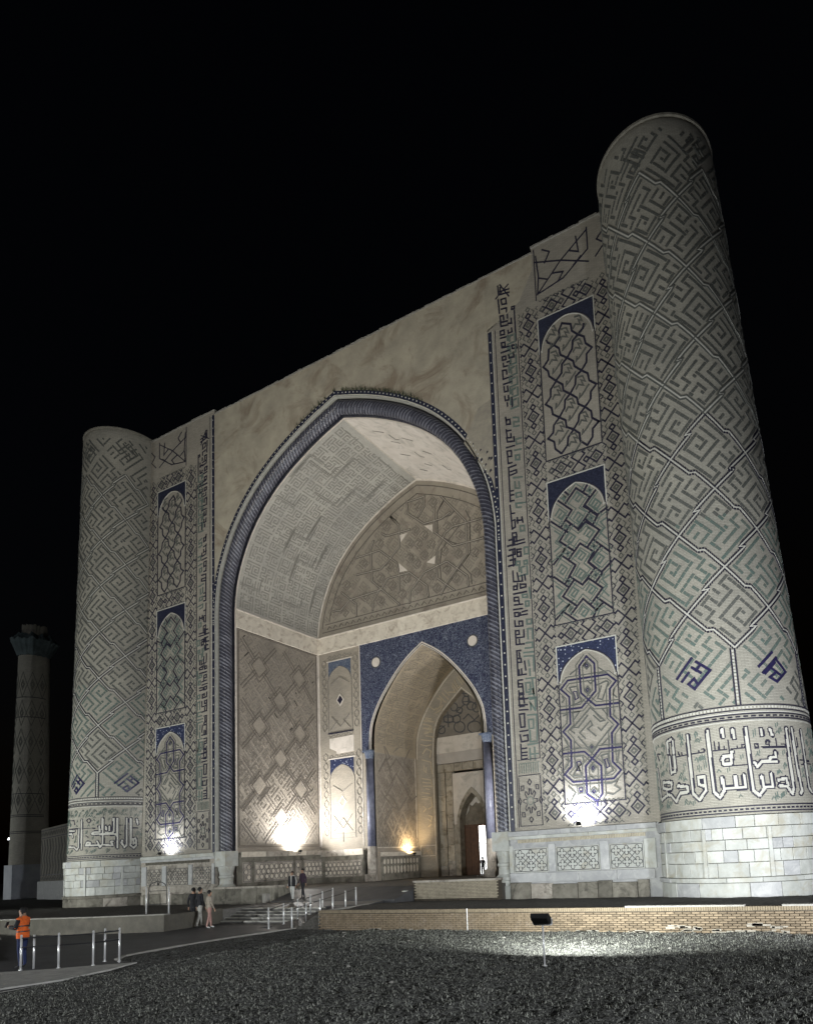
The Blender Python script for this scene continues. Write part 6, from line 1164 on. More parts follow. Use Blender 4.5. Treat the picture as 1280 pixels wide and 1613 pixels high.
for i,p in enumerate(NAr):
    if prev: cc+=math.hypot(p[0]-prev[0],p[1]-prev[1])
    prev=p
    for y in(YB,YN): V.append((p[0],y,p[1]));UV.append((y,cc))
for i in range(len(NAr)-1): F.append((2*i,2*i+1,2*i+3,2*i+2))
mesh('niche_vault',V,F,brickmat('niche_vault_brick',(.40,.35,.27),(.35,.30,.23),(.28,.24,.19),None,'UV'),None,inner,False,UV)
cumn=[UV[2*i][1] for i in range(len(NAr))]
def Snv(y,sv,o):
    i=min(max(int(np.searchsorted(cumn,sv,'right'))-1,0),len(NAr)-2);t=(sv-cumn[i])/(cumn[i+1]-cumn[i]);a,c=NAr[i],NAr[i+1];dx,dz=c[0]-a[0],c[1]-a[1];l=math.hypot(dx,dz)
    return (a[0]+dx*t+dz/l*o,y,a[1]+dz*t-dx/l*o)
I=Inlay(Snv,.018)
lattice(I,lambda u,v:(8.7+u*1.15,.6+v*1.0),range(0,5),range(0,19),lambda y,sv:8.7<y<13.4 and .4<sv<cumn[-1]-.4,(0,0,0,0),edge=False,mar=.08,hashf=lambda i,j:(i*3+j*5)%8,sub=1.3,drop=.1)
for k in range(9):
    s0=.9+k*.95
    I.line([(8.9,s0),(9.9,s0+.5),(9.6,s0+.9)],.05,0);I.line([(10.3,s0+.2),(11.2,s0+.2),(11.2,s0+.75),(10.6,s0+.75)],.05,0);I.line([(11.7,s0),(12.6,s0+.55),(13.1,s0+.3)],.05,0);I.line([(9.2,s0+.3),(8.9,s0+.7)],.05,0)
I.build('kufic_brickwork',[mat('niche_relief_brick',(.20,.175,.14),(.25,.22,.175),3,.8,.3,30)],inner)
# end wall of the niche with the calligraphy band
bah=cat([(2.82,1.0),(2.82,9.5),(2.72,12.0),(2.5,13.1),(2.05,13.95),(1.1,14.85),(.2,15.62),(0,15.8)],5); BA=[(-x,z) for x,z in bah]+bah[::-1][1:]
b=MB()
def prof(P,x): 
    xs_=[p[0] for p in P if True]; return np.interp(x,xs_,[p[1] for p in P])
xsn=np.linspace(-4.6,4.6,93)
na=[(x,z) for x,z in NA]
for a,c in zip(xsn[:-1],xsn[1:]):
    zt0,zt1=prof(na,a),prof(na,c)
    m=(a+c)/2
    if abs(m)<2.82:
        P=[p for p in BA if p[1]>9]; za,zc=prof(P,a),prof(P,c)
    else: za=zc=1.0
    b.poly([(a,YN,za),(c,YN,zc),(c,YN,zt1),(a,YN,zt0)])
b.build('calligraphy_band',M_brickI,inner)
b=MB(); ribf(b,BA,BA,YN,14.12); b.build('inner_reveal',M_brickI,inner)
I=Inlay(Sfront(YN),.03)
for L in TR_CL:
    I.line(L,.085,0)
    # the same band of script comes down on the other side, in its own order
for k,L in enumerate(TR_CL[::-1]):
    if max(p[0] for p in L)<0: I.line([(p[0]+7.45,16-.0-p[1]+.0) if False else (p[0]+7.45,p[1]) for p in L] ,.085,0) if k%1==0 else None
I.line([(x,z) for x,z in offs(BA,.10) if z>1.5],.06,1); I.line([(x,z) for x,z in offs([p for p in NA],-.14)],.06,1)
I.line([(-4.4,3.66),(-2.95,3.66),(-2.95,2.85),(-4.4,2.85),(-4.4,3.66)],.05,1)
I.line([(-4.1,3.0),(-3.9,3.4),(-3.7,3.05),(-3.5,3.4),(-3.3,3.0)],.05,0)
I.build('calligraphy',[mat('raised_script',(.44,.37,.27),(.38,.32,.23),5,.7,.2,30),M_cornice],inner)
YD=14.1
b=MB(); 
for a,c in zip(xsn[:-1],xsn[1:]):
    if abs((a+c)/2)<2.83:
        P=[p for p in BA if p[1]>9]; b.poly([(a,YD,12.25),(c,YD,12.25),(c,YD,max(12.25,prof(P,c))),(a,YD,max(12.25,prof(P,a)))])
b.build('niche_tympanum',mat('dark_tympanum_brick',(.22,.195,.165),(.17,.15,.13),3,.85,.4,28),inner)
I=Inlay(Sfront(YD),.025)
for L in TR_IT: I.line(L,.075,0)
I.build('interlace',[M_inl],inner)
b=MB(); b.box(-2.85,2.85,YD-.12,YD+.05,10.95,12.26);b.build('plaster_slab',M_wplaster,inner)
b=MB(); b.box(-2.85,2.85,YD-.10,YD+.05,10.1,10.945);b.build('plaster_slab',mat('greyer_plaster',(.44,.40,.37),(.38,.35,.32),1.5,.85,.2,12),inner)
# stone door frame made of blocks
fr=[]
def stone(x0,x1,z0,z1,y0=YD-.06,m=None,parent=inner,name='frame_stone',ch=.02):
    b=MB(); b.hexa([(x0+ch,y0,z0+ch),(x1-ch,y0,z0+ch),(x1,y0+ch,z0),(x0,y0+ch,z0),(x0+ch,y0,z1-ch),(x1-ch,y0,z1-ch),(x1,y0+ch,z1),(x0,y0+ch,z1)]); b.box(x0,x1,y0+ch,YD+.1,z0,z1); return b.build(name,m or M_fr,parent)
M_fr=mat('tan_frame_stone',(.42,.375,.31),(.30,.265,.215),2,.8,.5,14,dirt=((.17,.14,.10),1.6),perobj=.18)
b=MB(); b.box(-2.9,2.9,YD+.11,YD+.3,9.6,10.2); b.box(-2.9,-1.35,YD+.11,YD+.3,1,10); b.box(1.85,2.9,YD+.11,YD+.3,1,10); b.build('wall_core',M_brickI,inner)
x=-2.8
for w in(.62,.95,.8,1.0,.9,.7,.58): stone(x+.01,x+w-.01,9.42,10.05,YD-.09); x+=w
for (xa,xb_,dy) in((-2.82,-2.12,-.06),(-2.10,-1.46,-.02),(2.0,2.4,-.02),(2.42,2.82,-.06)):
    zs_=[1.15,2.35,3.6,4.9,6.0,7.1,8.3,9.4] if abs(xa)<2.2 else [1.15,2.0,3.3,4.5,6.3,7.6,9.4]
    for a,c in zip(zs_[:-1],zs_[1:]): stone(xa+.008,xb_-.008,a+.008,c-.008,YD+dy,M_dado if a<2 else None)
# plaster field over the door arch and the door arch itself
DX=.27
dh=cat([(1.42,5.2),(1.38,5.8),(1.12,6.6),(.75,7.25),(.35,7.75),(0,8.05)],4); DA=[(DX-x,z) for x,z in dh]+[(DX+x,z) for x,z in dh[::-1][1:]]
dn=cat([(1.18,5.2),(1.14,5.75),(.9,6.4),(.6,6.95),(.28,7.35),(0,7.6)],4); DN=[(DX-x,z) for x,z in dn]+[(DX+x,z) for x,z in dn[::-1][1:]]
b=MB()
for a,c in zip(DA[:-1],DA[1:]): b.poly([(a[0],YD,a[1]),(c[0],YD,c[1]),(c[0],YD,9.25),(a[0],YD,9.25)])
b.poly([(-1.45,YD,5.2),(DX-1.42,YD,5.2),(DX-1.42,YD,9.25),(-1.45,YD,9.25)]);b.poly([(DX+1.42,YD,5.2),(2.0,YD,5.2),(2.0,YD,9.25),(DX+1.42,YD,9.25)])
b.build('door_plaster',M_wplaster,inner)
b=MB(); full_=lambda P:[(P[0][0],1.15)]+P+[(P[-1][0],1.15)]
ribf(b,full_(DN),full_(DA),YD-.05,YD-.05); ribf(b,full_(DA),full_(DA),YD-.05,YD+.02); ribf(b,full_(DN),full_(DN),YD-.05,14.8)
b.poly([(-1.45,YD,1.15),(DX-1.42,YD,1.15),(DX-1.42,YD,5.2),(-1.45,YD,5.2)]);b.poly([(DX+1.42,YD,1.15),(2.0,YD,1.15),(2.0,YD,5.2),(DX+1.42,YD,5.2)])
b.build('door_arch',M_fr,inner)
b=MB()
for a,c in zip(DN[:-1],DN[1:]): b.poly([(a[0],14.8,5.02),(c[0],14.8,5.02),(c[0],14.8,c[1]),(a[0],14.8,a[1])])
b.build('door_tympanum',mat('crumbled_stone',(.24,.20,.155),(.13,.11,.085),2,.95,.9,8),inner)
I=Inlay(Sfront(14.8),.04)
I.poly([(-.35,6.75),(-.1,7.0),(.27,7.35),(.65,7.0),(.92,6.7),(.75,6.72),(.6,6.85),(.45,6.75),(.2,6.9),(.0,6.72),(-.15,6.6)],0); I.poly([(-.75,5.9),(-.5,6.5),(-.4,6.65),(-.45,6.3),(-.62,6.05)],0)
I.build('bare_patch',[M_wplaster],inner)
gate=empty('double_door',(DX,14.75,1.15),'brown wooden double door in the stone frame, left leaf shut and right leaf open','door')
b=MB(); b.box(-.91,.36,14.72,14.80,1.16,5.0); lf=b.build('door_leaf',M_wood,gate)
for z in(1.4,2.7,3.95):
    for x in(-.82,-.25): 
        b=MB(); b.box(x,x+.46,14.69,14.718,z,z+1.0); b.build('door_panel',M_wood,lf)
b=MB(); b.box(1.44,1.50,14.85,16.0,1.16,5.0); b.build('door_leaf',M_wood,gate)
b=MB(); b.box(-.95,1.52,14.68,14.84,5.0,5.12); b.build('lintel_beam',M_wood,gate)
b=MB(); b.box(-1.3,1.9,13.9,15.6,.9,1.15); b.build('door_sill',M_dado,gate)
# court behind the door
M_cw=mat('white_courtyard_wall',(.80,.79,.77),(.74,.73,.72),1,.9,.1,10)
b=MB(); b.box(-30,8,30,30.5,-1,12); tag(b.build('courtyard_wall',M_cw),'bright white wall seen through the open door leaf','wall')
b=MB(); b.hexa([(-10,26,.3),(-2.2,26,.3),(-2.2,27,.3),(-10,27,.3),(-10,26,4.6),(-2.2,26,3.2),(-2.2,27,3.2),(-10,27,4.6)]); tag(b.build('stair_parapet',mat('grey_white_parapet',(.36,.37,.38),None,1,.8,.1)),'pale grey sloping stair parapet seen through the open door','parapet')
b=MB(); b.box(-30,12,15.5,31,.2,.8); b.build('courtyard_paving',M_step,kind='structure')
# close the building above and behind the niche so no sky shows through gaps
b=MB()
b.poly([(-11,16.5,0),(-1.2,16.5,0),(-1.2,16.5,19),(-11,16.5,19)]); b.poly([(1.9,16.5,0),(11,16.5,0),(11,16.5,19),(1.9,16.5,19)]); b.poly([(-1.2,16.5,5.4),(1.9,16.5,5.4),(1.9,16.5,19),(-1.2,16.5,19)])
b.poly([(-1.2,14.8,1),(-1.2,16.5,1),(-1.2,16.5,5.4),(-1.2,14.8,5.4)]);b.poly([(1.9,14.8,1),(1.9,16.5,1),(1.9,16.5,5.4),(1.9,14.8,5.4)]);b.poly([(-1.2,14.8,5.4),(-1.2,16.5,5.4),(1.9,16.5,5.4),(1.9,14.8,5.4)])
b.poly([(-11,9.4,34.4),(11,9.4,34.4),(11,9.4,18),(-11,9.4,18)]); b.poly([(-11,9.4,19),(11,9.4,19),(11,16.5,19),(-11,16.5,19)])
for x in(-11,11): b.poly([(x,8.5,0),(x,16.5,0),(x,16.5,19),(x,8.5,19)])
b.build('rear_wall',M_brickI,iw)
# platform and its front walls
b=MB(); b.box(-10.6,10.6,-.6,16.5,.0,1.18); b.build('hall_floor',mat('dark_hall_paving',(.07,.065,.058),(.04,.037,.033),2,.75,.4,12),kind='structure')
b=MB(); b.hexa([(-3.15,-2.6,.4),(5.6,-2.6,.4),(5.6,-.59,.4),(-3.15,-.59,.4),(-3.15,-2.6,.62),(5.6,-2.6,.62),(5.6,-.59,1.18),(-3.15,-.59,1.18)]); b.build('ramp',M_path,kind='structure')
e=empty('parapet_wall',(-6.3,-1.2,.3),'dark stone parapet in front of the left half of the hall','wall')
xs_=[-9.6,-8.3,-7.0,-5.6,-4.4,-3.2]
for a,c in zip(xs_[:-1],xs_[1:]):
    b=MB(); b.box(a+.01,c-.01,-1.35,-.9,.2,1.36); b.build('stone_block',M_marbled,e)
    b=MB(); b.box(a+.006,c-.006,-1.40,-.85,1.362,1.47); b.build('coping_slab',M_dado,e)
e=empty('parapet_wall',(8.2,-1.2,.3),'buff brick parapet in front of the doorway side of the hall','wall')
M_tb=mat('buff_parapet_brick',(.34,.30,.23),(.24,.21,.16),4,.85,.5,30)
b=MB(); b.box(5.72,10.72,-1.12,-.7,.2,1.36); b.build('mortar_core',M_mort,e)
b=MB(); 
for r in range(12):
    x=5.72+(.12 if r%2 else 0); z=.52+r*.072
    while x<10.6: b.box(x,min(x+.235,10.72),-1.15+random.uniform(-.006,.006),-1.1,z,z+.058); x+=.247
b.build('brick',M_tb,e,'stuff')
b=MB(); b.box(5.68,10.76,-1.2,-.65,1.361,1.46); b.build('coping_slab',M_dado,e)
b=MB(); b.box(5.2,5.48,-1.5,-1.2,.5,.98); tag(b.build('marble_marker',M_marble),'small white marble block at the left end of the buff brick parapet','block')
b=MB(); b.box(-4.2,-3.9,-2.2,-1.9,.4,1.05); tag(b.build('stone_post',M_kerb),'short grey stone post beside the walking couple','post')
# ------------------------------------------------------------ far minaret and its wall
mn=empty('minaret',(-64.2,15,0),'dim free standing minaret with a ragged dark crown at the far left','minaret')
MR=lambda z: np.interp(z,[4,30],[1.95,1.62])
def Smin(a,z,o):
    r=MR(z)+o; return (-63.8-.0*z+math.sin(a)*r,15-math.cos(a)*r,z)
n=72;zs=np.linspace(4.3,30.4,30);V=[];UV=[];F=[]
for z in zs:
    for k in range(n+1): a=-math.pi+2*math.pi*k/n; V.append(Smin(a,z,0)); UV.append((a*1.8,z))
for i in range(len(zs)-1):
    for k in range(n): F.append((i*(n+1)+k,i*(n+1)+k+1,(i+1)*(n+1)+k+1,(i+1)*(n+1)+k))
mesh('brick_shaft',V,F,M_brickT,None,mn,True,UV)
I=Inlay(Smin,.02)
for z in(8.2,8.4,10.2,10.4,13,22.5,25): I.line([(-1.0,z),(1.9,z)],.08,0,1.8,maxlen=.3)
for k in range(-1,4):
    a=-.2+k*.62
    for z in np.arange(10.6,28,3.6):
        I.line([(a,z),(a+.31,z+1.6),(a,z+3.2),(a-.31,z+1.6),(a,z)],.06,1,1.8,maxlen=.3)
        for d in(.5,.9): I.line([(a-.15*d,z+1.6),(a,z+1.6+.7*d),(a+.15*d,z+1.6),(a,z+1.6-.7*d),(a-.15*d,z+1.6)],.06,1,1.8)
I.build('kufic_brickwork',[M_black,M_dgrey],mn)
def ragring(name,r0,r1,z0,z1,jit,m,seed,cap=True):
    rg=random.Random(seed); b=MB(); n=48; A=[];Bt=[]
    for k in range(n):
        t=2*math.pi*k/n; j=rg.uniform(-jit,jit);k2=rg.uniform(-jit,jit)
        A.append((-63.8+math.sin(t)*(r0+j*.3),15-math.cos(t)*(r0+j*.3),z0+j*.6)); Bt.append((-63.8+math.sin(t)*(r1+k2),15-math.cos(t)*(r1+k2),z1+k2))
    for k in range(n): j=(k+1)%n; b.poly([A[k],A[j],Bt[j],Bt[k]])
    b.poly(Bt); b.build(name,m,mn)
M_md=mat('dark_teal_crown',(.10,.13,.14),(.05,.065,.07),1.2,.9,.9,5)
ragring('crown_collar',1.70,2.45,30.4,32.4,.16,M_md,1); ragring('crown_collar',2.45,1.6,32.3,33.2,.2,M_md,2); ragring('crown_stump',1.35,1.3,33.1,34.4,.10,mat('crumbled_brick_stump',(.24,.22,.19),(.14,.13,.115),1.5,.95,.9,4),3)
b=MB()
for k in range(8):
    t0=math.pi/8+k*math.pi/4;t1=t0+math.pi/4;r=2.3; P=lambda t:(-63.9+math.sin(t)*r,15-math.cos(t)*r)
    b.poly([(*P(t0),-1),(*P(t1),-1),(*P(t1),4.4),(*P(t0),4.4)])
b.poly([(*P(math.pi/8+k*math.pi/4),4.4) for k in range(8)]); b.build('marble_base',mat('pale_blue_marble',(.40,.42,.46),(.30,.32,.36),.7,.6,.3,3),mn)
wl2=empty('linking_wall',(-45,12,0),'low patterned brick wall linking the minaret to the left tower','wall')
b=MB(); b.poly([(-56,12.4,2.3),(-24,4.0,2.3),(-24,4.0,8.2),(-56,12.4,8.2)]); b.poly([(-56,12.4,8.2),(-24,4,8.2),(-24,5,8.2),(-56,13.4,8.2)]); b.poly([(-56,12.4,2.3),(-56,13.4,2.3),(-56,13.4,8.2),(-56,12.4,8.2)]); b.build('brick_panel',M_brickF,wl2)
I=Inlay(lambda t,z,o:(-56+32*t,12.4-8.4*t-o,z),.02)
for k in range(16):
    for off in(0,.008): 
        t=.004+k*.034+off
        I.line([(t,2.9),(t+.014,3.9),(t-.002,4.9),(t+.014,5.9),(t,6.9)],.07,1,32)
I.line([(0,7.1),(1,7.1)],.08,0,32);I.line([(0,3.0),(1,3.0)],.08,0,32);I.line([(0,7.95),(1,7.95)],.08,0,32)
for k in range(50): I.line([(k*.02,2.4),(k*.02+.01,2.8),(k*.02+.02,2.4)],.06,1,32); I.line([(k*.02,7.3),(k*.02+.01,7.8),(k*.02+.02,7.3)],.06,1,32)
I.build('zigzag_brickwork',[M_black,M_dgrey],wl2)
b=MB(); b.hexa([(-56,12.1,-.5),(-24,3.7,-.5),(-24,4.1,-.5),(-56,12.5,-.5),(-56,12.1,2.3),(-24,3.7,2.3),(-24,4.1,2.3),(-56,12.5,2.3)]); b.build('marble_base',M_marbleg,wl2)
b=MB(); b.hexa([(-66,-2,-.3),(-26,-8.5,-.3),(-26,-8,-.3),(-66,-1.5,-.3),(-66,-2,.75),(-26,-8.5,.9),(-26,-8,.9),(-66,-1.5,.75)]); tag(b.build('low_wall',M_marbleg),'low pale stone wall on the terrace at the far left, before the minaret','wall')
# distant lamp
L=empty('street_lamp',(-92,26,0),'tiny distant lit lamp beyond the minaret at the left edge','lamp')
b=MB(); b.cyl((-92,26,-1),(-92,26,9.0),.12,.08,8); b.build('pole',M_dsteel,L)
m,nt,bs=nodes('lamp_glow'); bs.inputs['Emission Color'].default_value=(.9,.95,1,1); bs.inputs['Emission Strength'].default_value=3
M_glow=m
b=MB(); b.cyl((-92,26,9.0),(-92,26,9.35),.28,.15,10); b.build('lamp_head',M_glow,L)
# ------------------------------------------------------------ lamp fixtures
def glowmat(name,c,s):
    m,nt,bs=nodes(name); bs.inputs['Emission Color'].default_value=(*c,1); bs.inputs['Emission Strength'].default_value=s; return m
def fixture(loc,tgt,label,col,name='ledge_floodlight',w=.24,h=.16,st=10):
    e=empty(name,loc,label,'floodlight')
    d=(Vector(tgt)-Vector(loc)).normalized(); q=d.to_track_quat('-Z','Y').to_matrix()
    def T(x,y,z): v=q@Vector((x,y,z)); return (loc[0]+v.x,loc[1]+v.y,loc[2]+v.z)
    b=MB(); b.hexa([T(-w/2,-h/2,.03),T(w/2,-h/2,.03),T(w/2,h/2,.03),T(-w/2,h/2,.03),T(-w*.42,-h*.42,.12),T(w*.42,-h*.42,.12),T(w*.42,h*.42,.12),T(-w*.42,h*.42,.12)])
    for k in range(7): x=-w*.38+k*w*.76/6; b.hexa([T(x-.004,-h*.4,.12),T(x+.004,-h*.4,.12),T(x+.004,h*.4,.12),T(x-.004,h*.4,.12),T(x-.004,-h*.36,.15),T(x+.004,-h*.36,.15),T(x+.004,h*.36,.15),T(x-.004,h*.36,.15)])
    b.build('housing',M_blackp,e)
    b=MB(); b.poly([T(-w*.44,-h*.44,.0275),T(-w*.44,h*.44,.0275),T(w*.44,h*.44,.0275),T(w*.44,-h*.44,.0275)]); b.build('lens',glowmat('lamp_lens',col,st),e)
    b=MB()
    for s in(-1,1): b.tube([T(s*w*.56,0,.07),T(s*w*.56,-.02,.1),(loc[0]+s*w*.4,loc[1],loc[2]-.22)],.012,6)
    b.tube([(loc[0]-w*.5,loc[1],loc[2]-.23),(loc[0]+w*.5,loc[1],loc[2]-.23)],.018,6)
    b.build('bracket',M_blackp,e)
    return e
labs=['floodlight glaring on the plinth ledge under the lowest panel of the right flank','floodlight glaring on the plinth ledge of the far left flank','floodlight on the ledge of the left side wall inside the big arch','warm yellow floodlight on the ledge inside the inner niche']
for (p,t,e_,c),lb in zip(LEDGE,labs): fixture((p[0]+(0 if abs(p[0])>10 else (.12 if p[0]<0 else 0)),p[1]-(.10 if abs(p[0])>10 else 0),p[2]-.06),t,lb,c,st=14)
def stand(p,t,label):
    e=empty('floodlight_stand',p,label,'floodlight')
    x,y,z=p; loc=Vector((x,y,z+1.12)); d=(Vector(t)-loc).normalized(); d=Vector((d.x,d.y,0)).normalized()*.62+Vector((0,0,.78)); d.normalize()
    q=d.to_track_quat('-Z','Y').to_matrix(); w,h=.44,.30
    loc=loc+Vector((0,-.02,0))
    def T(a,b_,c): v=q@Vector((a,b_,c)); return (loc.x+v.x,loc.y+v.y,loc.z+v.z)
    b=MB(); b.cyl((x,y,z-.05),(x,y,z+.92),.022,.022,10); b.build('post',M_steel,e,None,True)
    b=MB(); b.cyl((x,y,z+.42),(x,y,z+.46),.03,n=10); b.cyl((x,y,z-.02),(x,y,z+.03),.06,n=12); b.build('collar',M_steel,e)
    b=MB(); b.box(x-.22,x+.22,y-.03,y+.03,z+.91,z+.95); 
    for s in(-1,1): b.tube([(x+s*.235,y,z+.93),T(s*w*.54,0,.05)],.014,6)
    b.build('yoke',M_steel,e)
    b=MB(); b.hexa([T(-w/2,-h/2,.03),T(w/2,-h/2,.03),T(w/2,h/2,.03),T(-w/2,h/2,.03),T(-w*.46,-h*.46,.14),T(w*.46,-h*.46,.14),T(w*.46,h*.46,.14),T(-w*.46,h*.46,.14)])
    for k in range(9): a=-w*.42+k*w*.84/8; b.hexa([T(a-.005,-h*.42,.139),T(a+.005,-h*.42,.139),T(a+.005,h*.42,.139),T(a-.005,h*.42,.139),T(a-.005,-h*.4,.17),T(a+.005,-h*.4,.17),T(a+.005,h*.4,.17),T(a-.005,h*.4,.17)])
    hs=b.build('lamp_housing',M_blackp,e)
    b=MB(); b.poly([T(-w*.45,-h*.45,.028),T(-w*.45,h*.45,.028),T(w*.45,h*.45,.028),T(w*.45,-h*.45,.028)]); b.build('lens',glowmat('lamp_lens',(.95,1,.95),6),hs)
sl_=['black floodlight on a short steel post, seen from behind on the turf','floodlight on a short steel post beyond the right edge of the turf','floodlight on a short steel post on the terrace far left of the steps','floodlight on a short steel post beside the path in the left foreground','floodlight on a short steel post left of the far minaret']
for (p,t,e_,c),lb in zip(STANDS,sl_): stand(p,t,lb)
for (p,t,e_,c,sp),lb in zip(MASTS,['tall lamp mast behind the viewer, middle one','unseen lamp mast added at the right to rake the turf','unseen lamp mast added at the left to light the turf']):
    e=empty('lamp_mast',(p[0],p[1],0),lb,'lamp mast'); b=MB(); b.cyl((p[0],p[1]-.2,0),(p[0],p[1]-.2,p[2]),.09,.06,10); b.build('pole',M_dsteel,e)
    b=MB(); b.box(p[0]-.4,p[0]+.4,p[1]-.25,p[1]+.1,p[2]-.1,p[2]+.3); b.build('lamp_head',M_blackp,e)
# courtyard lamp
e=empty('wall_lamp',(-8,20,6),'courtyard lamp above and beyond the open door','lamp'); b=MB(); b.cyl((-8,19.6,.8),(-8,19.6,6.2),.07,.05,8); b.build('pole',M_dsteel,e); b=MB(); b.box(-8.6,-7.4,19.6,19.95,5.7,6.3); b.build('lamp_head',M_blackp,e)
# ------------------------------------------------------------ railings
def rail(name,label,pts,h,cat_='railing',r=.03,group=None,railh=None,low=None,order=None):
    e=empty(name,pts[0],label,cat_,group)
    for p in pts:
        b=MB(); b.cyl((p[0],p[1],p[2]-.03),(p[0],p[1],p[2]+h),r,n=12); b.cyl((p[0],p[1],p[2]),(p[0],p[1],p[2]+.015),r*1.9,n=12); b.build('post',M_steel,e,None,True)
        b=MB(); b.cyl((p[0],p[1],p[2]+h),(p[0],p[1],p[2]+h+.03),r*1.15,r*.6,n=12); b.build('cap',M_steel,e)
    o=order or range(len(pts)); Q=[pts[i] for i in o]
    for zh in([h-.06]+(low or [])):
        b=MB(); b.tube([(p[0],p[1],p[2]+zh) for p in Q],.017,8); b.build('handrail',M_dsteel,e)
    return e
rz=lambda y:min(.56,max(0,.56*(y+9.6)/4.55))
L1=[(4.60,-9.62),(4.52,-8.75),(4.40,-7.85),(4.28,-6.98),(4.16,-6.1),(4.04,-5.3)]
L2=[(5.87,-9.59),(5.85,-8.80),(5.75,-7.9),(5.66,-7.05),(5.58,-6.15),(5.45,-5.3)]
rail('ramp_railing','steel railing on the left side of the ramp, nearer the steps',[(x,y,rz(y)) for x,y in L1],.86)
rail('ramp_railing','steel railing on the right side of the ramp, next to the brick wall',[(x,y,rz(y)) for x,y in L2],.86)
rail('path_railing','steel railing on the broad kerb in the left foreground before the orange vest',[(5.62,-19.0,.05),(6.47,-18.5,.05),(7.10,-17.95,.05),(7.22,-17.3,.05),(6.45,-17.25,.02)],.93,r=.026,low=[.62])
bb=empty('path_railing',(5.6,-18.6,0),'single steel post of the railing just beside the worker’s legs','railing post')
b=MB(); b.cyl((5.35,-18.55,0),(5.35,-18.55,.95),.026,n=12); b.build('post',M_steel,bb,None,True)
for i,(x,y) in enumerate([(-3.9,-8.6),(-2.75,-8.45)]):
    pass
e=empty('arched_gate',(-2.3,-9.8,.73),'small arched steel hoop gate between two bright posts, left of the walking trio','gate')
gx=np.array([-.72,.72]); base=Vector((-2.1,-9.9,.62)); dr=Vector((1,.33,0)).normalized()
def G(a,z): p=base+dr*a; return (p.x,p.y,p.z+z)
for a in(-.56,.56):
    b=MB(); b.cyl(G(a,0),G(a,1.30),.032,n=12); b.build('post',M_steel,e,None,True)
b=MB(); arc=[G(-.45,.5)]+[G(-.45*math.cos(t),1.12+.40*math.sin(t)**.8) for t in np.linspace(0,math.pi,17)]+[G(.45,.5)]
b.tube(arc,.018,6); b.tube([G(-.45,.5),G(.45,.5)],.016,6); b.tube([G(-.45,1.10),G(.45,1.10)],.013,6); b.build('hoop_frame',M_dsteel,e)
b=MB(); p=G(0,1.40); q=G(0,1.40); b.cyl((p[0],p[1]-.01,p[2]),(p[0]+.01,p[1]+.03,p[2]),.06,n=12); b.build('round_badge',M_blackp,e)
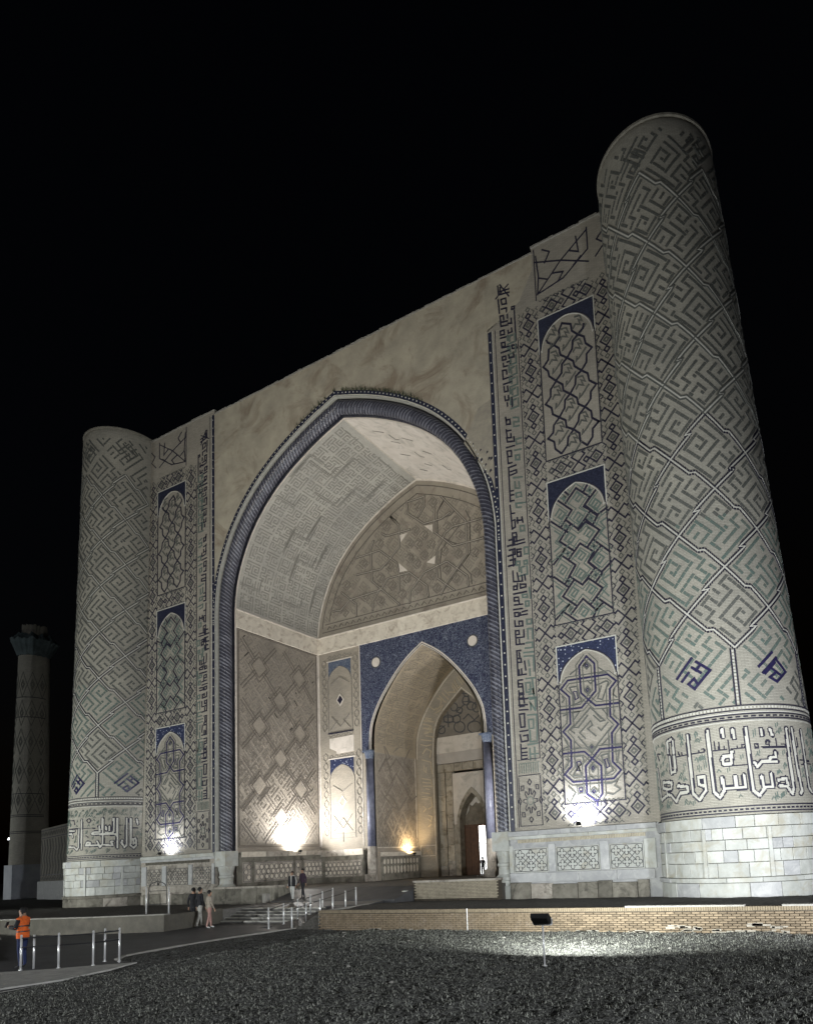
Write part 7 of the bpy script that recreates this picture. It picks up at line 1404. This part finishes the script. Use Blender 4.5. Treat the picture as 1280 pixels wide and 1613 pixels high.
# ------------------------------------------------------------ people
M_skin=mat('skin',(.36,.22,.15),None,5,.6,0); M_hair=mat('black_hair',(.012,.011,.011),None,20,.6,.3,60)
def cloth(n,c): return mat(n,c,tuple(x*.7 for x in c),12,.85,.4,25)
M_shoe=cloth('dark_shoe',(.03,.03,.03))
def person(loc,rz_,h,label,top,pants,shoe=None,pose='walk',arms=None,lean=0,longtop=None,hand_mats=None,head=None,step=.26,cat_='person',parts=()):
    shoe=shoe or M_shoe; k=h/1.75
    V=[];E=[];Rd=[]
    def v(x,y,z,r,p=None):
        V.append((x*k,y*k,z*k));Rd.append(r*k)
        if p is not None:E.append((p,len(V)-1))
        return len(V)-1
    pel=v(0,0,.95,.135); sp=v(0,-.01,1.12,.125,pel); ch=v(0,-.0,1.30,.155,sp); ub=v(0,.0,1.43,.12,ch); nk=v(0,-.01,1.50,.055,ub)
    hd=v(0,-.03,1.585,.072,nk); h2=v(0,-.03,1.67,.078,hd); v(0,-.02,1.735,.05,h2)
    v(0,-.105,1.615,.018,hd)   # nose
    for s in(-1,1): v(s*.078,-.02,1.62,.014,hd)
    st=step
    for s in(-1,1):
        hx=v(s*.09,0,.92,.095,pel); f=st*s if pose!='stand' else 0
        kn=v(s*.095,-f*.5-.02,.51,.062,hx); an=v(s*.095,-f*1.0+.02,.10,.042,kn); v(s*.10,-f*1.0-.05,.045,.04,an); v(s*.105,-f-.13,.035,.033,len(V)-1)
        ar=(arms or {}).get(s) or [(s*.24,.02+f*.2,1.16),(s*.25,-.05+f*.45,.90)]
        sh=v(s*.175,0,1.42,.062,ub); el=v(*ar[0],.045,sh); wr=v(*ar[1],.030,el)
        A=Vector(ar[0]);B=Vector(ar[1]); d=(B-A).normalized(); side=d.cross(Vector((s*.3,1,0)).normalized()); side.normalize(); nrm=side.cross(d)
        pm=B+d*.06; pi=v(*pm,.030,wr)
        for q,(o,l) in enumerate([(-.028,.070),(-.009,.082),(.010,.076),(.028,.058)]):
            c0=pm+side*o+d*.025; a=v(*c0,.0115,pi); c1=c0+d*l*.55+nrm*.008; bq=v(*c1,.0095,a); c2=c1+d*l*.3+nrm*.022; v(*c2,.0085,bq)
        t0=B+d*.03+side*-.032; a=v(*t0,.012,pi); v(*(t0+d*.045+side*-.018+nrm*.012),.009,a)
    me=bpy.data.meshes.new('person'); me.from_pydata(V,E,[]); ob=bpy.data.objects.new('person',me); C.objects.link(ob)
    md=ob.modifiers.new('Skin','SKIN'); md.use_smooth_shade=True
    for i,r in enumerate(Rd): me.skin_vertices[0].data[i].radius=(r*(1.25 if i in(1,2,3) else 1),r*(.82 if i in(1,2,3) else 1)); me.skin_vertices[0].data[i].use_root=(i==0)
    ss=ob.modifiers.new('Sub','SUBSURF'); ss.levels=1; ss.render_levels=1
    dg=bpy.context.evaluated_depsgraph_get(); ev=ob.evaluated_get(dg); m2=bpy.data.meshes.new_from_object(ev); bpy.data.objects.remove(ob)
    m2.name='person'
    for m in (M_skin,top,pants,shoe,M_hair): m2.materials.append(m)
    hemz=(longtop or .93)*k; vs=m2.vertices; idx=[]
    wrz={}
    for p in m2.polygons:
        c=p.center; z=c.z/k; x=abs(c.x)/k; m=0
        if z>1.49: m=0 if not(z>1.66 or (c.y/k>-.01 and z>1.56)) else 4
        elif z<.085: m=3
        elif z<hemz/k and x<.21: m=2
        else:
            m=1
            for s in(-1,1):
                ar=(arms or {}).get(s) or [0,(s*.25,-.05+(st*s if pose!='stand' else 0)*.45,.90)]
                if (Vector((c.x/k,c.y/k,z))-Vector(ar[1])).length<.025+.17 and (Vector((c.x/k,c.y/k,z))-Vector(ar[1])).dot(Vector(ar[1])-Vector(ar[0] if ar[0] else (ar[1][0],ar[1][1]+.02,1.16)))>-.0: m=0
        idx.append(m)
    m2.polygons.foreach_set('material_index',idx); m2.polygons.foreach_set('use_smooth',[True]*len(idx))
    o=bpy.data.objects.new('person',m2); C.objects.link(o); o.location=loc; o.rotation_euler=(lean,0,rz_)
    tag(o,label,cat_); WO[o]=Vector((0,0,0))
    # hair cap
    bm=bmesh.new(); bmesh.ops.create_uvsphere(bm,u_segments=14,v_segments=10,radius=.098*k)
    for q in bm.verts: q.co.z*=1.15; q.co.z+=1.66*k; q.co.y+=.0*k
    bmesh.ops.delete(bm,geom=[q for q in bm.verts if q.co.y<-.055*k and q.co.z<1.72*k or q.co.z<1.60*k],context='VERTS')
    hm=bpy.data.meshes.new('hair'); bm.to_mesh(hm); bm.free(); hm.materials.append(head or M_hair); hm.polygons.foreach_set('use_smooth',[True]*len(hm.polygons))
    ho=bpy.data.objects.new('hair',hm); C.objects.link(ho); ho.parent=o
    return o,k
blk=cloth('black_jacket',(.02,.02,.024)); dk=cloth('dark_trousers',(.03,.03,.035)); lt=cloth('pale_trousers',(.42,.41,.38)); wh=cloth('white_clothes',(.62,.62,.6)); bei=cloth('beige_top',(.34,.30,.25)); pink=cloth('pale_pink_trousers',(.40,.24,.21)); navy=cloth('navy_trousers',(.02,.03,.09)); org=cloth('orange_vest',(.80,.15,.03)); wsh=cloth('white_shoe',(.7,.7,.68)); burg=cloth('dark_plum_jacket',(.05,.03,.05))
away=R(180)
person((-.95,-8.95,.012),R(195),1.76,'person all in black with short hair, leftmost of three walking to the steps',blk,dk,pose='walk',step=.12)
person((-.05,-9.3,.012),R(170),1.78,'person in black jacket and pale trousers, middle of the three walking',blk,lt,pose='walk',step=.16)
person((.78,-9.45,.012),R(165),1.64,'person in beige top, rosy trousers and white shoes, right of the three',bei,pink,wsh,pose='walk',step=.14)
person((-1.5,-2.5,.665),R(10),1.60,'person in long white clothes and dark open jacket walking with a companion',wh,wh,pose='walk',step=.1)
bb,_k=person((-.98,-2.25,.72),R(-8),1.66,'person in black coat and dark trousers, right one of the couple on the forecourt',burg,dk,pose='walk',step=.16)
# open dark jacket of the person in white
b=MB()
for s in(-1,1): b.hexa([(s*.05,-.15,.78),(s*.21,-.12,.76),(s*.21,.14,.76),(s*.05,.16,.78),(s*.07,-.15,1.34),(s*.19,-.10,1.33),(s*.20,.10,1.33),(s*.05,.14,1.35)])
pj=[o for o in bpy.data.objects if o.name.startswith('person') and abs(o.location.x+1.5)<1e-3][0]
jo=b.build('open_jacket',blk); jo.parent=pj
wk,kk=person((4.65,-18.5,.0),R(-62),1.72,'worker in an orange high visibility vest looking down at a phone',org,navy,pose='stand',arms={-1:[(-.235,-.05,1.17),(-.10,-.33,1.20)],1:[(.235,-.05,1.17),(.09,-.32,1.19)]},longtop=.90)
# vest stripes, dark sleeves and cap as clothing parts
def ringpart(name,z0,z1,rx,ry,m):
    b=MB(); n=20
    for i in range(n):
        a0=2*math.pi*i/n;a1=2*math.pi*(i+1)/n
        q=[(math.cos(a0)*rx*kk,math.sin(a0)*ry*kk-.0,z0*kk),(math.cos(a1)*rx*kk,math.sin(a1)*ry*kk,z0*kk),(math.cos(a1)*rx*kk,math.sin(a1)*ry*kk,z1*kk),(math.cos(a0)*rx*kk,math.sin(a0)*ry*kk,z1*kk)]; b.poly(q)
    o=b.build(name,m); o.parent=wk
ringpart('vest_skirt',.86,1.10,.185,.145,org); ringpart('vest_stripe',1.04,1.075,.190,.150,M_dsteel); ringpart('vest_stripe',1.20,1.235,.20,.150,M_dsteel)
b=MB()
for s in(-1,1): b.tube([(s*.19*kk,0,1.40*kk),(s*.235*kk,-.05*kk,1.17*kk),(s*.11*kk,-.28*kk,1.193*kk)],.056*kk,10)
o=b.build('sleeve',blk); o.parent=wk
b=MB(); b.hexa([(-.045,-.50,1.18),(.045,-.50,1.18),(.045,-.47,1.17),(-.045,-.47,1.17),(-.045,-.44,1.33),(.045,-.44,1.33),(.045,-.425,1.325),(-.045,-.425,1.325)])
ph=b.build('phone',M_blackp); ph.location=(4.65,-18.5,0); ph.rotation_euler=(0,0,R(-62)); tag(ph,'dark phone held in front of the worker in the orange vest','phone')
# silhouetted person beyond the open door
person((-3.75,22.2,.8),R(200),1.74,'dark silhouetted person standing in the bright gap beyond the open door',blk,dk,pose='stand')
print('objects',len(bpy.data.objects),'tris',sum(len(o.data.polygons)*2 for o in bpy.data.objects if o.type=='MESH'))
